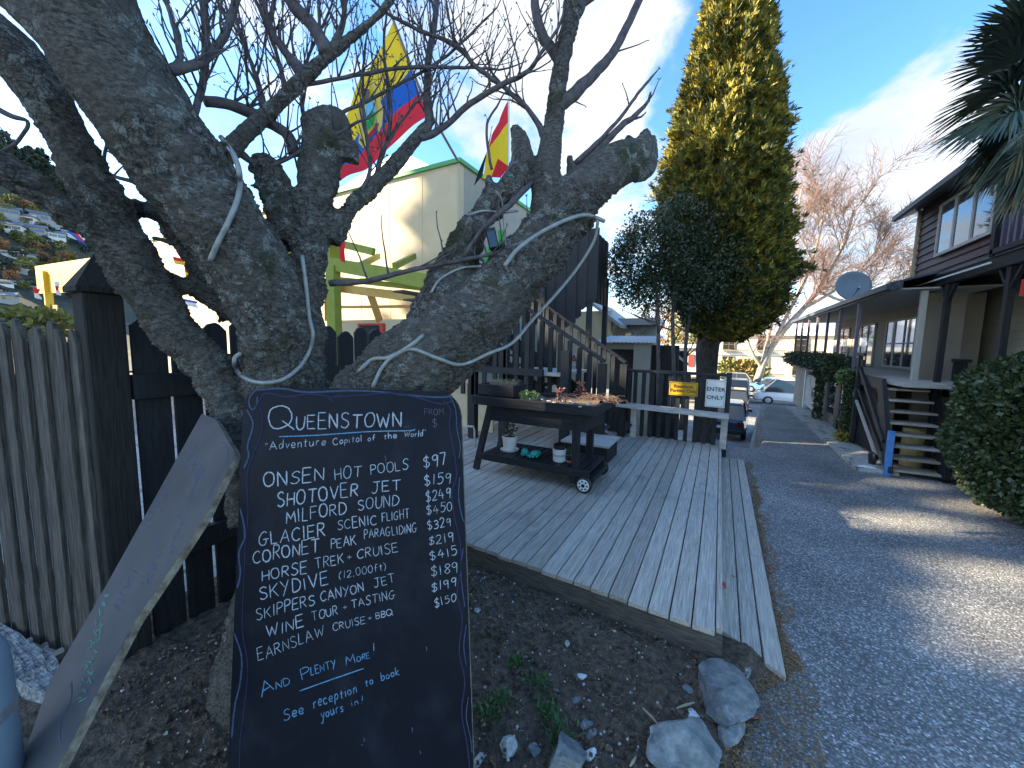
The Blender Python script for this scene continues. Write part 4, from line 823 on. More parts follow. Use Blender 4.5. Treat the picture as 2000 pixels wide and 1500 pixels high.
for lv, zf in enumerate((0, 1)):
    for i in range(n):
        for j in range(n):
            a, b = i/(n-1), j/(n-1); p = (e0*(1-a)+e1*a)*(1-b)+(e3*(1-a)+e2*a)*b; zz_ = (.10*zf*(1 if 0 < j < n-1 else .55)+.012*noise.noise(Vector((p[0]*12, p[1]*12, 0)))*zf)-.02
            mb.v.append((p[0]+.01*noise.noise(Vector((p[0]*9, p[1]*9, lv))), p[1]+.012*noise.noise(Vector((p[0]*9, p[1]*9, 3))), zz_))
for i in range(n-1):
    for j in range(n-1): o_ = n*n; mb.f.append((o_+i*n+j, o_+(i+1)*n+j, o_+(i+1)*n+j+1, o_+i*n+j+1))
for i in range(n-1):
    for j in (0, n-1): mb.f.append((i*n+j, (i+1)*n+j, n*n+(i+1)*n+j, n*n+i*n+j)); mb.f.append((j*n+i, j*n+i+1, n*n+j*n+i+1, n*n+j*n+i))
mb.build('block', mat('rough_kerb', (.14, .14, .135), .95, (.40, .40, .385), 45, bump=.05, contrast=(.4, .6)), kb, smooth=False)

# ================================================================== THE BARE TREE
tree = thing('cherry_tree', 'old pollarded bare tree with thick lichened limbs wound with pale tubing, behind the chalkboard', 'tree', at(640, 1100, 2.0)*np.array([1, 1, 0]))
TB = MB()
def rc(x, y, tx, ty):
    X, Y = (x-1000)/F, (y-750)/F; q = math.hypot(X, Y)+1e-6; l = math.hypot(tx, ty)+1e-6; nx__, ny__ = -ty/l, tx/l; rd = (nx__*X+ny__*Y)/q; return math.sqrt(rd*rd*(1+q*q)+(1-rd*rd))
def rpts(pts): return [np.array([*at(x, y, d), r*d/F/rc(x, y, pts[min(i+1, len(pts)-1)][0]-pts[max(i-1, 0)][0], pts[min(i+1, len(pts)-1)][1]-pts[max(i-1, 0)][1])]) for i, (x, y, r, d) in enumerate(pts)]
def limb(pts, n=20):   # (x, y, radius px, depth)
    P = cat_rom(rpts(pts), 7)
    rs = [max(.004, (p[3]-min(.008, p[3]*.12))*(1+.055*noise.noise(Vector((p[0]*6, p[1]*6, p[2]*6))))) for p in P]
    TB.tube([p[:3] for p in P], rs, n)
limb([(150, -90, 118, 1.30), (165, 0, 112, 1.36), (222, 130, 106, 1.45), (300, 250, 98, 1.53), (385, 370, 93, 1.62), (465, 485, 92, 1.72), (525, 600, 84, 1.82), (550, 720, 84, 1.9), (575, 860, 95, 1.95), (590, 1050, 120, 2.0), (590, 1300, 175, 2.0), (590, 1500, 250, 2.0)])
limb([(632, 238, 50, 1.95), (640, 262, 53, 1.95), (625, 330, 50, 1.94), (610, 420, 50, 1.93), (605, 520, 44, 1.93), (600, 640, 42, 1.93), (606, 740, 44, 1.95), (610, 900, 80, 1.97)])
limb([(-60, 40, 56, 1.40), (25, 105, 54, 1.46), (92, 196, 52, 1.52), (155, 310, 55, 1.6), (216, 430, 60, 1.67), (282, 555, 60, 1.74), (357, 660, 54, 1.8), (430, 745, 56, 1.86), (480, 850, 66, 1.92), (530, 1000, 90, 1.97)])
limb([(-60, 290, 42, 1.30), (10, 335, 42, 1.38), (80, 380, 38, 1.46), (150, 430, 33, 1.56), (220, 475, 30, 1.66)])
limb([(-40, -60, 30, 1.7), (40, 10, 34, 1.72), (110, 100, 26, 1.75), (165, 190, 17, 1.78), (222, 282, 18, 1.82), (292, 366, 26, 1.86), (350, 450, 38, 1.9), (405, 520, 44, 1.93), (460, 620, 40, 1.97)], 14)
limb([(232, 412, 26, 1.74), (290, 410, 28, 1.82), (350, 430, 34, 1.88)], 12)
limb([(270, 515, 22, 1.80), (345, 550, 19, 1.86), (420, 590, 26, 1.9), (480, 620, 30, 1.92)], 14)
limb([(1262, 278, 26, 2.30), (1240, 308, 42, 2.28), (1195, 328, 48, 2.25), (1145, 372, 55, 2.2), (1090, 440, 64, 2.13), (1025, 520, 67, 2.05), (950, 598, 76, 1.98), (870, 670, 88, 1.93), (790, 735, 96, 1.92), (720, 830, 105, 1.95), (660, 980, 130, 2.0)])
limb([(1254, 268, 14, 2.26), (1262, 262, 16, 2.27), (1258, 290, 22, 2.27)], 12); limb([(1276, 262, 9, 2.3), (1272, 300, 20, 2.3), (1258, 330, 24, 2.3), (1235, 340, 24, 2.28)], 12); limb([(1230, 262, 9, 2.25), (1225, 290, 22, 2.26), (1205, 320, 26, 2.26)], 12)
limb([(1190, 290, 16, 2.22), (1165, 345, 40, 2.2)], 12)
limb([(1075, 440, 50, 2.12), (1066, 370, 36, 2.12), (1072, 310, 30, 2.12), (1082, 240, 25, 2.12), (1090, 160, 23, 2.1), (1105, 80, 22, 2.08), (1122, 0, 24, 2.05), (1128, -60, 26, 2.05)], 14)
limb([(840, 690, 70, 1.98), (865, 600, 62, 1.99), (893, 520, 47, 2.02), (925, 450, 38, 2.05), (958, 405, 33, 2.07), (992, 372, 32, 2.08), (1018, 325, 27, 2.08), (1018, 280, 24, 2.08), (1004, 248, 13, 2.08)], 16)
limb([(955, 340, 7, 2.06), (958, 365, 16, 2.06), (962, 405, 24, 2.07)], 10)
limb([(1118, 345, 20, 2.16), (1112, 300, 8, 2.16)], 8)
limb([(640, 470, 34, 1.95), (680, 415, 26, 1.99), (730, 365, 23, 2.04), (785, 305, 20, 2.08), (825, 255, 17, 2.1), (846, 232, 12, 2.1)], 14)
limb([(415, 330, 40, 1.78), (470, 270, 27, 1.82), (530, 215, 24, 1.86), (590, 155, 22, 1.88), (650, 100, 19, 1.88), (710, 55, 15, 1.88), (760, 5, 13, 1.88), (790, -50, 12, 1.88)], 14)
limb([(500, 345, 22, 1.9), (520, 325, 30, 1.9), (548, 400, 42, 1.92), (570, 480, 50, 1.93)], 12)
for (x, y, r, d) in ((505, 330, 12, 1.86), (660, 246, 15, 1.95), (612, 248, 14, 1.93), (690, 278, 14, 1.96)): limb([(x, y, r, d), (x-4, y+40, r*1.5, d)], 8)
o = TB.build('tmp', BARK); rmod = o.modifiers.new('r', 'REMESH'); rmod.mode = 'VOXEL'; rmod.voxel_size = .0075; rmod.use_smooth_shade = True
smod = o.modifiers.new('s', 'SMOOTH'); smod.iterations = 4; smod.factor = .5
dg = bpy.context.evaluated_depsgraph_get(); me = bpy.data.meshes.new_from_object(o.evaluated_get(dg)); bpy.data.objects.remove(o)
nv = len(me.vertices); co = np.empty(nv*3, np.float32); me.vertices.foreach_get('co', co); co = co.reshape(-1, 3); nn = np.empty(nv*3, np.float32); me.vertices.foreach_get('normal', nn); nn = nn.reshape(-1, 3)
print('trunk verts', nv)
d = np.empty(nv, np.float32); nz_ = noise.noise
for i, (x, y, z) in enumerate(co.tolist()):
    r_ = (x-(-.3))
    a = -.010+nz_(Vector((x*9, y*9, z*9)))*.020+nz_(Vector((x*26, y*26, z*38)))*.012+abs(nz_(Vector((x*50, y*50, z*110))))*.016-.006
    rough_ = sm((x*cr[0]+y*cr[1]+.05)/.25)   # the right-hand stem is knobbly, the left ones smoother
    if rough_ > .02: a += rough_*(.022*nz_(Vector((x*16, y*16, z*16)))+.030*abs(nz_(Vector((x*34, y*34, z*34))))+.016*abs(nz_(Vector((x*75, y*75, z*75))))-.026)
    d[i] = a*(1-.68*sm((z-2.38)/.3))
co += nn*d[:, None]; co -= np.array(tree.location, np.float32); me.vertices.foreach_set('co', co.ravel()); me.update()
me.materials.clear(); me.materials.append(BARK)
trunk = bpy.data.objects.new('trunk', me); COL.objects.link(trunk); trunk.parent = tree

# branches and twigs
rt = random.Random(11)
def twig(mb, p, d, L, r, lvl):
    """a crooked shoot with buds and side shoots"""
    n = max(3, int(L/.05)); P = [V3(p)]; d = V3(d).normalized(); dirs = [d.copy()]
    up = Vector((0, 0, 1))
    for i in range(n):
        d = (d+Vector((rt.gauss(0, .13), rt.gauss(0, .13), rt.gauss(0, .13)))+up*.07).normalized(); P.append(P[-1]+d*L/n); dirs.append(d.copy())
    R_ = [r*(1-.62*i/n) for i in range(n+1)]; mb.tube(P, R_, 5 if r > .003 else 4)
    # end buds
    for q in range(rt.choice((1, 2, 3))):
        bd = (dirs[-1]+Vector((rt.gauss(0, .5), rt.gauss(0, .5), rt.gauss(0, .5)))).normalized(); mb.tube([P[-1], P[-1]+bd*.006, P[-1]+bd*.015], [R_[-1]*.8, .0032, .0008], 4)
    for i in range(1, n+1):
        if rt.random() < .38:
            bd = (dirs[i]*.6+Vector((rt.gauss(0, .6), rt.gauss(0, .6), rt.gauss(0, .6)))).normalized(); l = rt.uniform(.008, .022); mb.tube([P[i], P[i]+bd*l*.6, P[i]+bd*l], [.0016, .0026, .0008], 4)
    if lvl > 0:
        for i in range(1, n):
            if rt.random() < .42:
                a = Vector((rt.gauss(0, 1), rt.gauss(0, 1), rt.gauss(0, 1))); s = (dirs[i]*.9+a.normalized()*.75+up*.35).normalized(); twig(mb, P[i], s, L*rt.uniform(.35, .65), max(.0016, R_[i]*.6), lvl-1)
def branch(pts, nt, tl=.4, lvl=1, up=.8, label=None, side=None, t0=.15):
    if nt > 3: nt = int(nt*2.4); tl *= 1.15
    P = cat_rom(rpts(pts), 6); mb = MB()
    P = [np.array([p[0]+.006*noise.noise(Vector((p[0]*20, p[2]*20, 1))), p[1], p[2]+.006*noise.noise(Vector((p[0]*20, p[2]*20, 7))), p[3]]) for p in P]
    mb.tube([p[:3] for p in P], [p[3]*(1+.12*noise.noise(Vector((p[0]*30, p[1]*30, p[2]*30)))) for p in P], 9)
    for k in range(nt):
        i = int(len(P)*(t0+(.97-t0)*(k+rt.random())/nt)); i = min(i, len(P)-2); dr = V3(P[i+1][:3]-P[i][:3]).normalized(); a = Vector((rt.gauss(0, 1), rt.gauss(0, 1), rt.gauss(0, .6))).normalized()
        s = dr*.55+a*.75+Vector((0, 0, up)); twig(mb, P[i][:3], s, tl*rt.uniform(.5, 1.2), min(.0055, max(.002, P[i][3]*.5)), lvl)
    if pts[-1][2] < 7: twig(mb, P[-1][:3], V3(P[-1][:3]-P[-3][:3]), tl*.7, P[-1][3], lvl)
    o = mb.build('branch', TWIG, tree, smooth=True)
    return o
branch([(828, 262, 9, 2.1), (838, 235, 9, 2.1), (834, 190, 8, 2.1), (838, 110, 7, 2.12), (850, 40, 6, 2.14), (856, -50, 5, 2.15)], 9, .32)
branch([(820, 270, 8, 2.09), (845, 262, 8, 2.1), (870, 245, 7, 2.1), (920, 202, 6.5, 2.08), (985, 163, 6, 2.06), (1030, 140, 5, 2.05), (1062, 95, 4, 2.04)], 7, .30)
branch([(600, 165, 5, 1.9), (690, 148, 5, 1.95), (780, 133, 4.5, 2.0), (880, 131, 4, 2.05), (955, 133, 3, 2.06)], 9, .28)
branch([(630, 235, 4.5, 1.95), (700, 205, 4.5, 2.0), (760, 175, 4, 2.05), (850, 125, 3.5, 2.05), (900, 85, 3, 2.05), (945, 40, 2.4, 2.05)], 7, .25)
branch([(1064, 268, 8, 2.12), (1040, 225, 5.5, 2.1), (995, 180, 5, 2.08), (930, 130, 5, 2.05), (890, 88, 5, 2.03), (820, 60, 4.5, 2.0), (770, 35, 4, 2.0)], 10, .3)
branch([(1102, 140, 11, 2.1), (1086, 108, 12, 2.1), (1062, 75, 11, 2.1), (1048, 30, 9, 2.1), (1042, -30, 8, 2.1)], 4, .3)
branch([(1088, 212, 12, 2.1), (1112, 192, 14, 2.1), (1150, 155, 12, 2.12), (1188, 115, 9.5, 2.14), (1218, 65, 8, 2.15), (1255, -15, 7, 2.16)], 2, .2, 0, .3)
branch([(1122, 20, 20, 2.06), (1145, -5, 14, 2.06), (1185, -30, 10, 2.06)], 2, .3)
branch([(1122, 320, 6, 2.16), (1165, 280, 4.5, 2.16), (1210, 232, 3.6, 2.17), (1245, 185, 3, 2.18), (1272, 152, 2.4, 2.18)], 1, .1, 0)
branch([(1128, 335, 10, 2.18), (1165, 295, 7.5, 2.18), (1220, 240, 6.5, 2.18)], 0)
branch([(645, 553, 7, 1.88), (720, 548, 6, 1.86), (800, 528, 5, 1.87), (880, 512, 4.5, 1.9), (950, 498, 4, 1.93), (1012, 482, 4, 1.98), (1050, 462, 3.5, 2.0)], 6, .2, 0)
branch([(905, 500, 4, 1.93), (950, 440, 5, 1.95), (1000, 395, 6, 2.0), (1040, 355, 6, 2.1)], 3, .15, 0)
branch([(335, 140, 12, 1.5), (372, 130, 13, 1.55), (405, 112, 12, 1.62), (435, 75, 11, 1.68), (452, 30, 10, 1.72), (470, -30, 9, 1.75)], 6, .35)
branch([(374, 240, 9, 1.6), (385, 205, 9, 1.6), (398, 150, 9, 1.66), (402, 70, 9, 1.7), (396, -20, 8, 1.72)], 6, .3)
branch([(330, 140, 8, 1.5), (352, 112, 8, 1.55), (345, 70, 6, 1.6), (330, 20, 5, 1.62), (320, -20, 4, 1.62)], 3, .25)
branch([(400, 198, 12, 1.75), (450, 205, 12, 1.82), (500, 226, 11, 1.88), (560, 262, 10, 1.92), (575, 300, 12, 1.92)], 9, .34)
branch([(600, 155, 16, 1.88), (560, 105, 8, 1.88), (530, 60, 7, 1.88), (505, -20, 6, 1.88)], 6, .3)
branch([(640, 110, 16, 1.88), (618, 60, 12, 1.88), (580, 18, 12, 1.88), (548, -25, 11, 1.88)], 5, .3)
branch([(650, 95, 10, 1.88), (670, 40, 6, 1.88), (672, -30, 5, 1.88)], 6, .3)
branch([(520, 230, 9, 1.86), (500, 150, 5, 1.88), (470, 70, 4, 1.9), (450, -20, 3, 1.9)], 6, .3)
branch([(560, 190, 7, 1.86), (545, 120, 4, 1.88), (520, 50, 3.5, 1.9), (490, -20, 3, 1.9)], 6, .28)
branch([(600, 250, 6, 1.95), (590, 200, 4, 1.97), (600, 120, 3.5, 2.0), (640, 30, 3, 2.0)], 6, .28)
branch([(700, 385, 5, 2.0), (722, 330, 4, 2.0), (715, 260, 3.5, 2.0), (708, 180, 3, 2.0), (712, 100, 2.4, 2.0)], 6, .22)
branch([(730, 360, 5, 2.04), (742, 310, 3.5, 2.04), (775, 250, 3, 2.05), (830, 180, 2.4, 2.05)], 6, .22)
branch([(470, 300, 8, 1.85), (520, 325, 5, 1.87), (600, 290, 4.5, 1.88), (680, 250, 4, 1.88)], 5, .25, 0)
branch([(-30, 195, 6, 1.3), (20, 225, 5, 1.33), (55, 240, 5, 1.36), (30, 280, 5, 1.38), (-15, 305, 5, 1.38)], 1, .1, 0)
branch([(200, 210, 5, 1.8), (212, 260, 4, 1.85), (205, 330, 4, 1.88), (270, 360, 4, 1.9)], 2, .15, 0)
branch([(300, 465, 4, 1.85), (340, 474, 4, 1.86), (380, 482, 4, 1.88)], 0)
branch([(730, 350, 4, 2.03), (755, 280, 3.5, 2.06), (762, 200, 3, 2.06), (750, 90, 2.6, 2.06), (760, -10, 2, 2.06)], 6, .22)
branch([(1030, 340, 4, 2.1), (1062, 330, 3.5, 2.1), (1068, 268, 3, 2.1)], 1, .1, 0)
branch([(960, 330, 3, 2.06), (950, 250, 2.5, 2.06), (975, 200, 2, 2.06)], 2, .15, 0)

# ---- pale tubing wound on the tree
tub = thing('rope_light', 'pale grey rope-light tubing looped round the limbs of the bare tree', 'tubing', at(800, 680, 1.75))
from mathutils.bvhtree import BVHTree
_bv = BVHTree.FromPolygons([tuple(v.co+tree.location) for v in me.vertices], [tuple(p.vertices) for p in me.polygons])
def hose(pts, r=.0095):
    Q = cat_rom([np.array(p, float) for p in pts], 9); dl = []
    for q in Q:
        d_ = V3(ray(q[0], q[1])); L_ = d_.length; h_ = _bv.ray_cast(V3(CC), d_.normalized()); t_ = h_[3]/L_ if h_[0] is not None else None
        dl.append(min(t_-r*.6, q[2]+.15) if t_ is not None and t_ < q[2]+.22 else q[2])
    for _ in range(3): dl = [dl[0]]+[min(dl[i], (dl[i-1]+dl[i+1])/2) if dl[i] < 9 else dl[i] for i in range(1, len(dl)-1)]+[dl[-1]]
    P = [at(q[0], q[1], t_) for q, t_ in zip(Q, dl)]; mb = MB(); mb.tube(P, r, 12); mb.build('tube_loop', HOSE, tub, smooth=True)
hose([(432, 268, 1.60), (455, 300, 1.56), (468, 340, 1.54), (465, 385, 1.55), (445, 435, 1.57), (425, 475, 1.58), (411, 508, 1.58)], .0105)
hose([(470, 690, 1.74), (458, 702, 1.73), (465, 728, 1.72), (500, 746, 1.72), (545, 744, 1.73), (580, 722, 1.75), (602, 690, 1.78), (611, 655, 1.8), (604, 620, 1.83), (598, 560, 1.86), (590, 500, 1.87)], .0095)
hose([(1180, 432, 2.08), (1163, 425, 2.05), (1140, 420, 2.03), (1100, 432, 1.98), (1050, 458, 1.92), (1010, 488, 1.9), (985, 520, 1.9)], .0105)
hose([(1168, 432, 2.05), (1160, 470, 2.10), (1130, 520, 2.12), (1090, 570, 2.1), (1040, 625, 2.05), (1000, 670, 1.95), (955, 690, 1.86), (900, 712, 1.76), (850, 698, 1.72), (805, 682, 1.71), (770, 695, 1.72), (745, 720, 1.74), (728, 756, 1.76)], .0085)
hose([(826, 655, 1.74), (800, 676, 1.71), (760, 698, 1.72), (728, 702, 1.75), (700, 726, 1.82)], .009)
hose([(940, 520, 1.9), (900, 524, 1.92), (860, 545, 1.93), (842, 572, 1.94)], .006)
hose([(915, 420, 1.98), (945, 412, 1.96), (980, 415, 2.0), (1010, 412, 2.06)], .0065)
hose([(968, 372, 2.0), (980, 392, 1.99), (984, 440, 2.0), (988, 480, 2.02)], .004)

# lantern hung in the fork
lc = at(961, 467, 1.93); t = thing('solar_lantern', 'small black box lantern hung in the fork of the tree', 'lantern', lc)
mb = MB(); d1 = V3(at(966, 487, 1.93)-at(957, 447, 1.93)); mb.bar(at(957, 447, 1.93), at(966, 487, 1.93), .05, .04, cf); mb.build('lantern_body', BPLAST, t, bevel=.006)
mb = MB(); mb.bar(at(958, 452, 1.905), at(965, 482, 1.905), .038, .004, cf); mb.build('glass', GLASS, t)

# ================================================================== CREAM BUILDING WITH GREEN TRIM
YB = 8.3; cn = py(897, 310, YB); xc = cn[0]; zt = cn[2]
xl = py(296, 450, YB)[0]
cb_ = thing('cream_building', 'tall cream building with a green roof edge behind the tree', 'building', (xc-3, YB+2, 0))
zb = -2.5
mb = MB(); mb.box((xl, YB, zb), (xc-.003, YB+.2, zt-.1)); mb.build('front_wall', CREAM, cb_)
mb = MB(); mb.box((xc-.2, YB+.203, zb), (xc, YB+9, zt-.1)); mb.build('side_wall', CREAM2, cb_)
mb = MB(); mb.box((xl-.08, YB-.07, zt-.1), (xc+.07, YB+.0, zt)); mb.build('roof_edge', GREENTRIM, cb_); mb = MB(); mb.box((xc+.0, YB+.001, zt-.1), (xc+.07, YB+9, zt)); mb.build('roof_edge', GREENTRIM, cb_)
mb = MB(); mb.box((xl, YB+.0, zt-.09), (xc, YB+9, zt-.03)); mb.build('roof', ROOF, cb_)
for x in np.arange(xc-1.22, xl, -1.22):   # sheet joints of the cladding
    mb = MB(); mb.box((x-.006, YB-.006, 2.2), (x+.006, YB-.0005, zt-.11)); mb.build('joint_strip', CREAM, cb_)
mb = MB(); mb.box((xc-.05, YB-.02, zb), (xc+.02, YB-.001, zt-.11)); mb.build('corner_strip', mat('corner_strip', (.5, .45, .34), .8), cb_)
# roof part behind
a = py(690, 335, YB+2.5); b = py(780, 292, YB+2.5); c = py(835, 320, YB+2.5)
rf = thing('rooftop_gable', 'low pale gabled roof rising behind the cream building', 'roof', b); y = YB+2.5
mb = MB(); mb.add([(a[0]-1.3, y, a[2]-.6), (b[0], y, b[2]), (c[0]+.4, y, c[2]-.25), (a[0]-1.3, y+3, a[2]-.6), (b[0], y+3, b[2]), (c[0]+.4, y+3, c[2]-.25), (a[0]-1.3, y, a[2]-.75), (c[0]+.4, y, c[2]-.4)], [(0, 1, 4, 3), (1, 2, 5, 4), (0, 6, 7, 2, 1)]); mb.build('roof_sheet', WHITE, rf)
mb = MB(); mb.box((a[0]-1.2, y+.05, zt-.5), (c[0]+.3, y+2.9, c[2]-.3)); mb.build('wall', CREAM, rf)
# lime pergola and lean-to against the front
pg = thing('lime_pergola', 'lime-green timber pergola with orange rafters in front of the cream building', 'pergola', (xc-1.5, YB-1.5, 0))
def beam(p, q, w, h, m, par, nm): mb = MB(); mb.bar(p, q, w, h); mb.build(nm, m, par, bevel=.004)
yp = YB-2.0
beam(py(625, 512, yp), py(870, 556, yp), .1, .30, LIME, pg, 'beam')
beam(py(655, 545, yp+.5), py(850, 565, yp+.5), .1, .12, LIME, pg, 'beam')
beam(py(640, 470, yp+.2), py(730, 492, yp+.2), .1, .17, LIME, pg, 'beam')
beam(py(655, 440, yp+.4), py(655, 520, yp+.4), .42, .12, LIME, pg, 'post')
beam(py(650, 520, yp), (py(650, 520, yp)[0], yp, zb), .30, .2, LIME, pg, 'post')
beam(py(640, 560, yp+.3), py(880, 590, yp+.3), .08, .2, ORANGE, pg, 'beam')
for (u, v) in (((640, 575), (640, 625)), ((722, 570), (742, 628)), ((805, 575), (835, 620))): beam(py(*u, yp+.35), py(*v, yp+.9), .16, .08, ORANGE, pg, 'rafter')
beam(py(650, 600, yp+.9), py(850, 598, yp+.9), .06, .07, ORANGE, pg, 'rafter')
for x in (700, 770, 838): beam(py(x, 520, yp), py(x+40, 500, yp+1.6), .09, .14, LIME, pg, 'rafter')
beam(py(430, 470, yp), py(640, 520, yp), .1, .25, LIME, pg, 'beam')
# red-framed shop window low down
rw = thing('red_window', 'small red-framed window low in the cream building behind the fence', 'window', py(722, 670, YB-1.2)); y = YB-1.2
a, b = py(698, 632, y), py(750, 712, y); x0, x1, z1, z0 = a[0], b[0], a[2], b[2]
for q in (((x0, y, z0), (x0+.06, y+.06, z1)), ((x1-.14, y, z0), (x1, y+.06, z1)), ((x0+.061, y, z0), (x1-.141, y+.06, z0+.06)), ((x0+.061, y, z1-.05), (x1-.141, y+.06, z1))): mb = MB(); mb.box(*q); mb.build('frame', REDP, rw)
mb = MB(); mb.box((x0+.06, y+.03, z0+.06), (x1-.14, y+.04, z1-.05)); mb.build('pane', GLASSL, rw)
mb = MB(); mb.box((x0-1.2, y+.07, zb), (x1+2.8, y+.3, z1+.1)); mb.build('wall', CREAM, rw)
# yellow canopy far left
YC = 7.6; cy_ = thing('yellow_canopy', 'bright yellow canopy on an orange post beyond the picket fence', 'canopy', py(110, 620, YC))
a, b = py(68, 520, YC), py(200, 500, YC); mb = MB(); mb.add([(a[0], YC, a[2]), (b[0], YC, b[2]), (b[0], YC, b[2]-1.7), (a[0], YC, a[2]-1.7), (a[0], YC+.1, a[2]), (b[0], YC+.1, b[2]), (b[0], YC+.1, b[2]-1.7), (a[0], YC+.1, a[2]-1.7)], [(0, 3, 2, 1), (4, 5, 6, 7), (0, 1, 5, 4), (0, 4, 7, 3), (3, 7, 6, 2), (1, 2, 6, 5)]); mb.build('fascia', YELL, cy_)
a, b = py(90, 530, YC-.02), py(92, 640, YC-.02); mb = MB(); mb.bar(a, (a[0], a[1], b[2]-1.5), .35, .2, (1, 0, 0)); mb.build('post', YELL, cy_)
a = py(108, 610, YC-.3); mb = MB(); mb.box((a[0]-.1, a[1]-.05, a[2]-.9), (a[0]+.6, a[1], a[2]+.4)); mb.build('panel', mat('orange_paint', (.75, .33, .02), .6), cy_)

# ================================================================== FLAGS
def flag_grid(corners_fn, nu, nv): return [[corners_fn(i/nu, j/nv) for j in range(nv+1)] for i in range(nu+1)]
def flag(name, label, hoist, fly, bands, ripple=.06, loc=None, emblem=None, n=30, grp='flags on the cream building'):
    """hoist/fly: top and bottom points (px, py, depth); bands: (v0, v1, material) across the cloth"""
    h0, h1, f0, f1 = [np.array(at(*p)) for p in (hoist[0], hoist[1], fly[0], fly[1])]
    t = thing(name, label, 'flag', h0, grp); nrm = np.cross(h1-h0, f0-h0); nrm /= np.linalg.norm(nrm)
    def P(u, v):
        p = (h0*(1-v)+h1*v)*(1-u)+(f0*(1-v)+f1*v)*u; return p+nrm*ripple*math.sin(u*7+v*3.5)*u**.5+nrm*ripple*.4*math.sin(u*16+v*9)*u
    for (v0, v1, m) in bands:
        mb = MB(); k = max(3, int((v1-v0)*16))
        for i in range(n+1):
            for j in range(k+1): mb.v.append(tuple(P(i/n, v0+(v1-v0)*j/k)))
        for i in range(n):
            for j in range(k): q = i*(k+1)+j; mb.f.append((q, q+1, q+k+2, q+k+1))
        mb.build('stripe', m, t, smooth=True)
    return t, P, nrm
def cloth(name, col):
    m = mat(name, col, .8); n_ = m.node_tree.nodes; l_ = m.node_tree.links; b = n_['Principled BSDF']; tl_ = n_.new('ShaderNodeBsdfTranslucent'); tl_.inputs[0].default_value = (*col, 1); ms = n_.new('ShaderNodeMixShader'); ms.inputs[0].default_value = .45
    l_.new(b.outputs[0], ms.inputs[1]); l_.new(tl_.outputs[0], ms.inputs[2]); l_.new(ms.outputs[0], n_['Material Output'].inputs[0]); return m
FY, FB, FR, FK, FG, FW = cloth('flag_yellow', (.85, .60, .03)), cloth('flag_blue', (.02, .12, .50)), cloth('flag_red', (.72, .03, .05)), cloth('flag_black', (.03, .03, .03)), cloth('flag_green', (.03, .45, .08)), cloth('flag_white', (.8, .8, .78))
DF = 6.0
t, P, nrm = flag('ecuador_flag', 'large yellow, blue and red flag with a crest hanging from a slanting pole', ((768, 42, DF), (836, 226, DF)), ((672, 228, DF-.4), (666, 362, DF-.5)), [(0, .5, FY), (.5, .75, FB), (.75, 1, FR)], .10)
if nrm@cf > 0: nrm = -nrm
def blobf(u0, v0, ru, rv, off, m, nm, squ=1.0, n=20):
    mb = MB(); mb.v.append(tuple(P(u0, v0)+nrm*off))
    for k in range(n): a = k*math.tau/n; mb.v.append(tuple(P(u0+ru*math.cos(a), v0+rv*math.sin(a))+nrm*off))
    mb.f = [(0, 1+k, 1+(k+1) % n) for k in range(n)]; mb.build(nm, m, t)
eu, ev = .62, .50
for s_ in (-1, 1):   # spread wings, drapes
    mb = MB(); pts = [(0, -.20), (.10, -.30), (.17, -.24), (.16, -.05), (.19, .10), (.14, .22), (.07, .26), (.10, .05)]
    mb.v = [tuple(P(eu+s_*a_*.9, ev+b_)+nrm*.012) for a_, b_ in pts]; mb.f = [tuple(range(len(pts)))]; mb.build('crest_drape', MATS['crest_drape_gold'] if 'crest_drape_gold' in MATS else mat('crest_drape_gold', (.62, .45, .08), .7), t)
blobf(eu, ev, .105, .17, .020, mat('crest_gold', (.55, .35, .05), .6), 'crest_rim'); blobf(eu, ev-.02, .085, .14, .028, mat('crest_sky', (.15, .45, .65), .7), 'crest_oval'); blobf(eu, ev+.05, .07, .07, .034, FG, 'crest_field'); blobf(eu, ev-.21, .05, .05, .03, mat('crest_bird', (.12, .10, .08), .8), 'crest_bird'); blobf(eu, ev+.19, .08, .03, .034, FR, 'crest_base')
pl_ = thing('flag_pole', 'thin slanting flag pole standing on the cream building corner', 'pole', at(893, 312, DF+3.6)); mb = MB(); mb.tube([at(760, 18, DF-.05), at(832, 205, DF+.05), at(893, 312, DF+3.4)], [.02, .022, .03], 8); mb.build('pole', mat('brown_pole', (.18, .15, .12), .6), pl_)
t, P, nrm = flag('german_flag', 'limp gold, red and black flag behind the tree fork', ((992, 196, 7.5), (994, 335, 7.5)), ((962, 262, 7.3), (940, 352, 7.2)), [(0, .30, FR), (.30, 1, FY)], .05)
for uv_, m in ((((.62, .0), (.9, .25), (1.28, .75), (1.35, 1.0), (1.02, .95), (.98, .4)), FK), (((.0, .95), (.45, .75), (.6, 1.02), (.3, 1.08)), FR)):
    mb = MB(); mb.v = [tuple(P(min(a_, 1), b_)+(P(1, .5)-P(0, .5))*max(0, a_-1)-cf*.05) for a_, b_ in uv_]; mb.f = [tuple(range(len(uv_)))]; mb.build('fold', m, t)
mb = MB(); mb.tube([at(994, 180, 7.5), at(993, 360, 7.5)], .018, 8); mb.build('flag_staff', WPLAST, t)
t, P, nrm = flag('basque_flag', 'small green, red and white flag seen through the fork of the tree', ((962, 450, 4.2), (985, 520, 4.2)), ((925, 590, 4.1), (962, 600, 4.1)), [(0, .35, FG), (.35, .5, FW), (.5, .8, FR), (.8, 1, FG)], .03)
t, P, nrm = flag('green_flag', 'bright green flag beside the lantern in the tree fork', ((972, 450, 4.3), (988, 448, 4.3)), ((978, 515, 4.3), (992, 530, 4.3)), [(0, .75, FG), (.75, 1, FR)], .02)
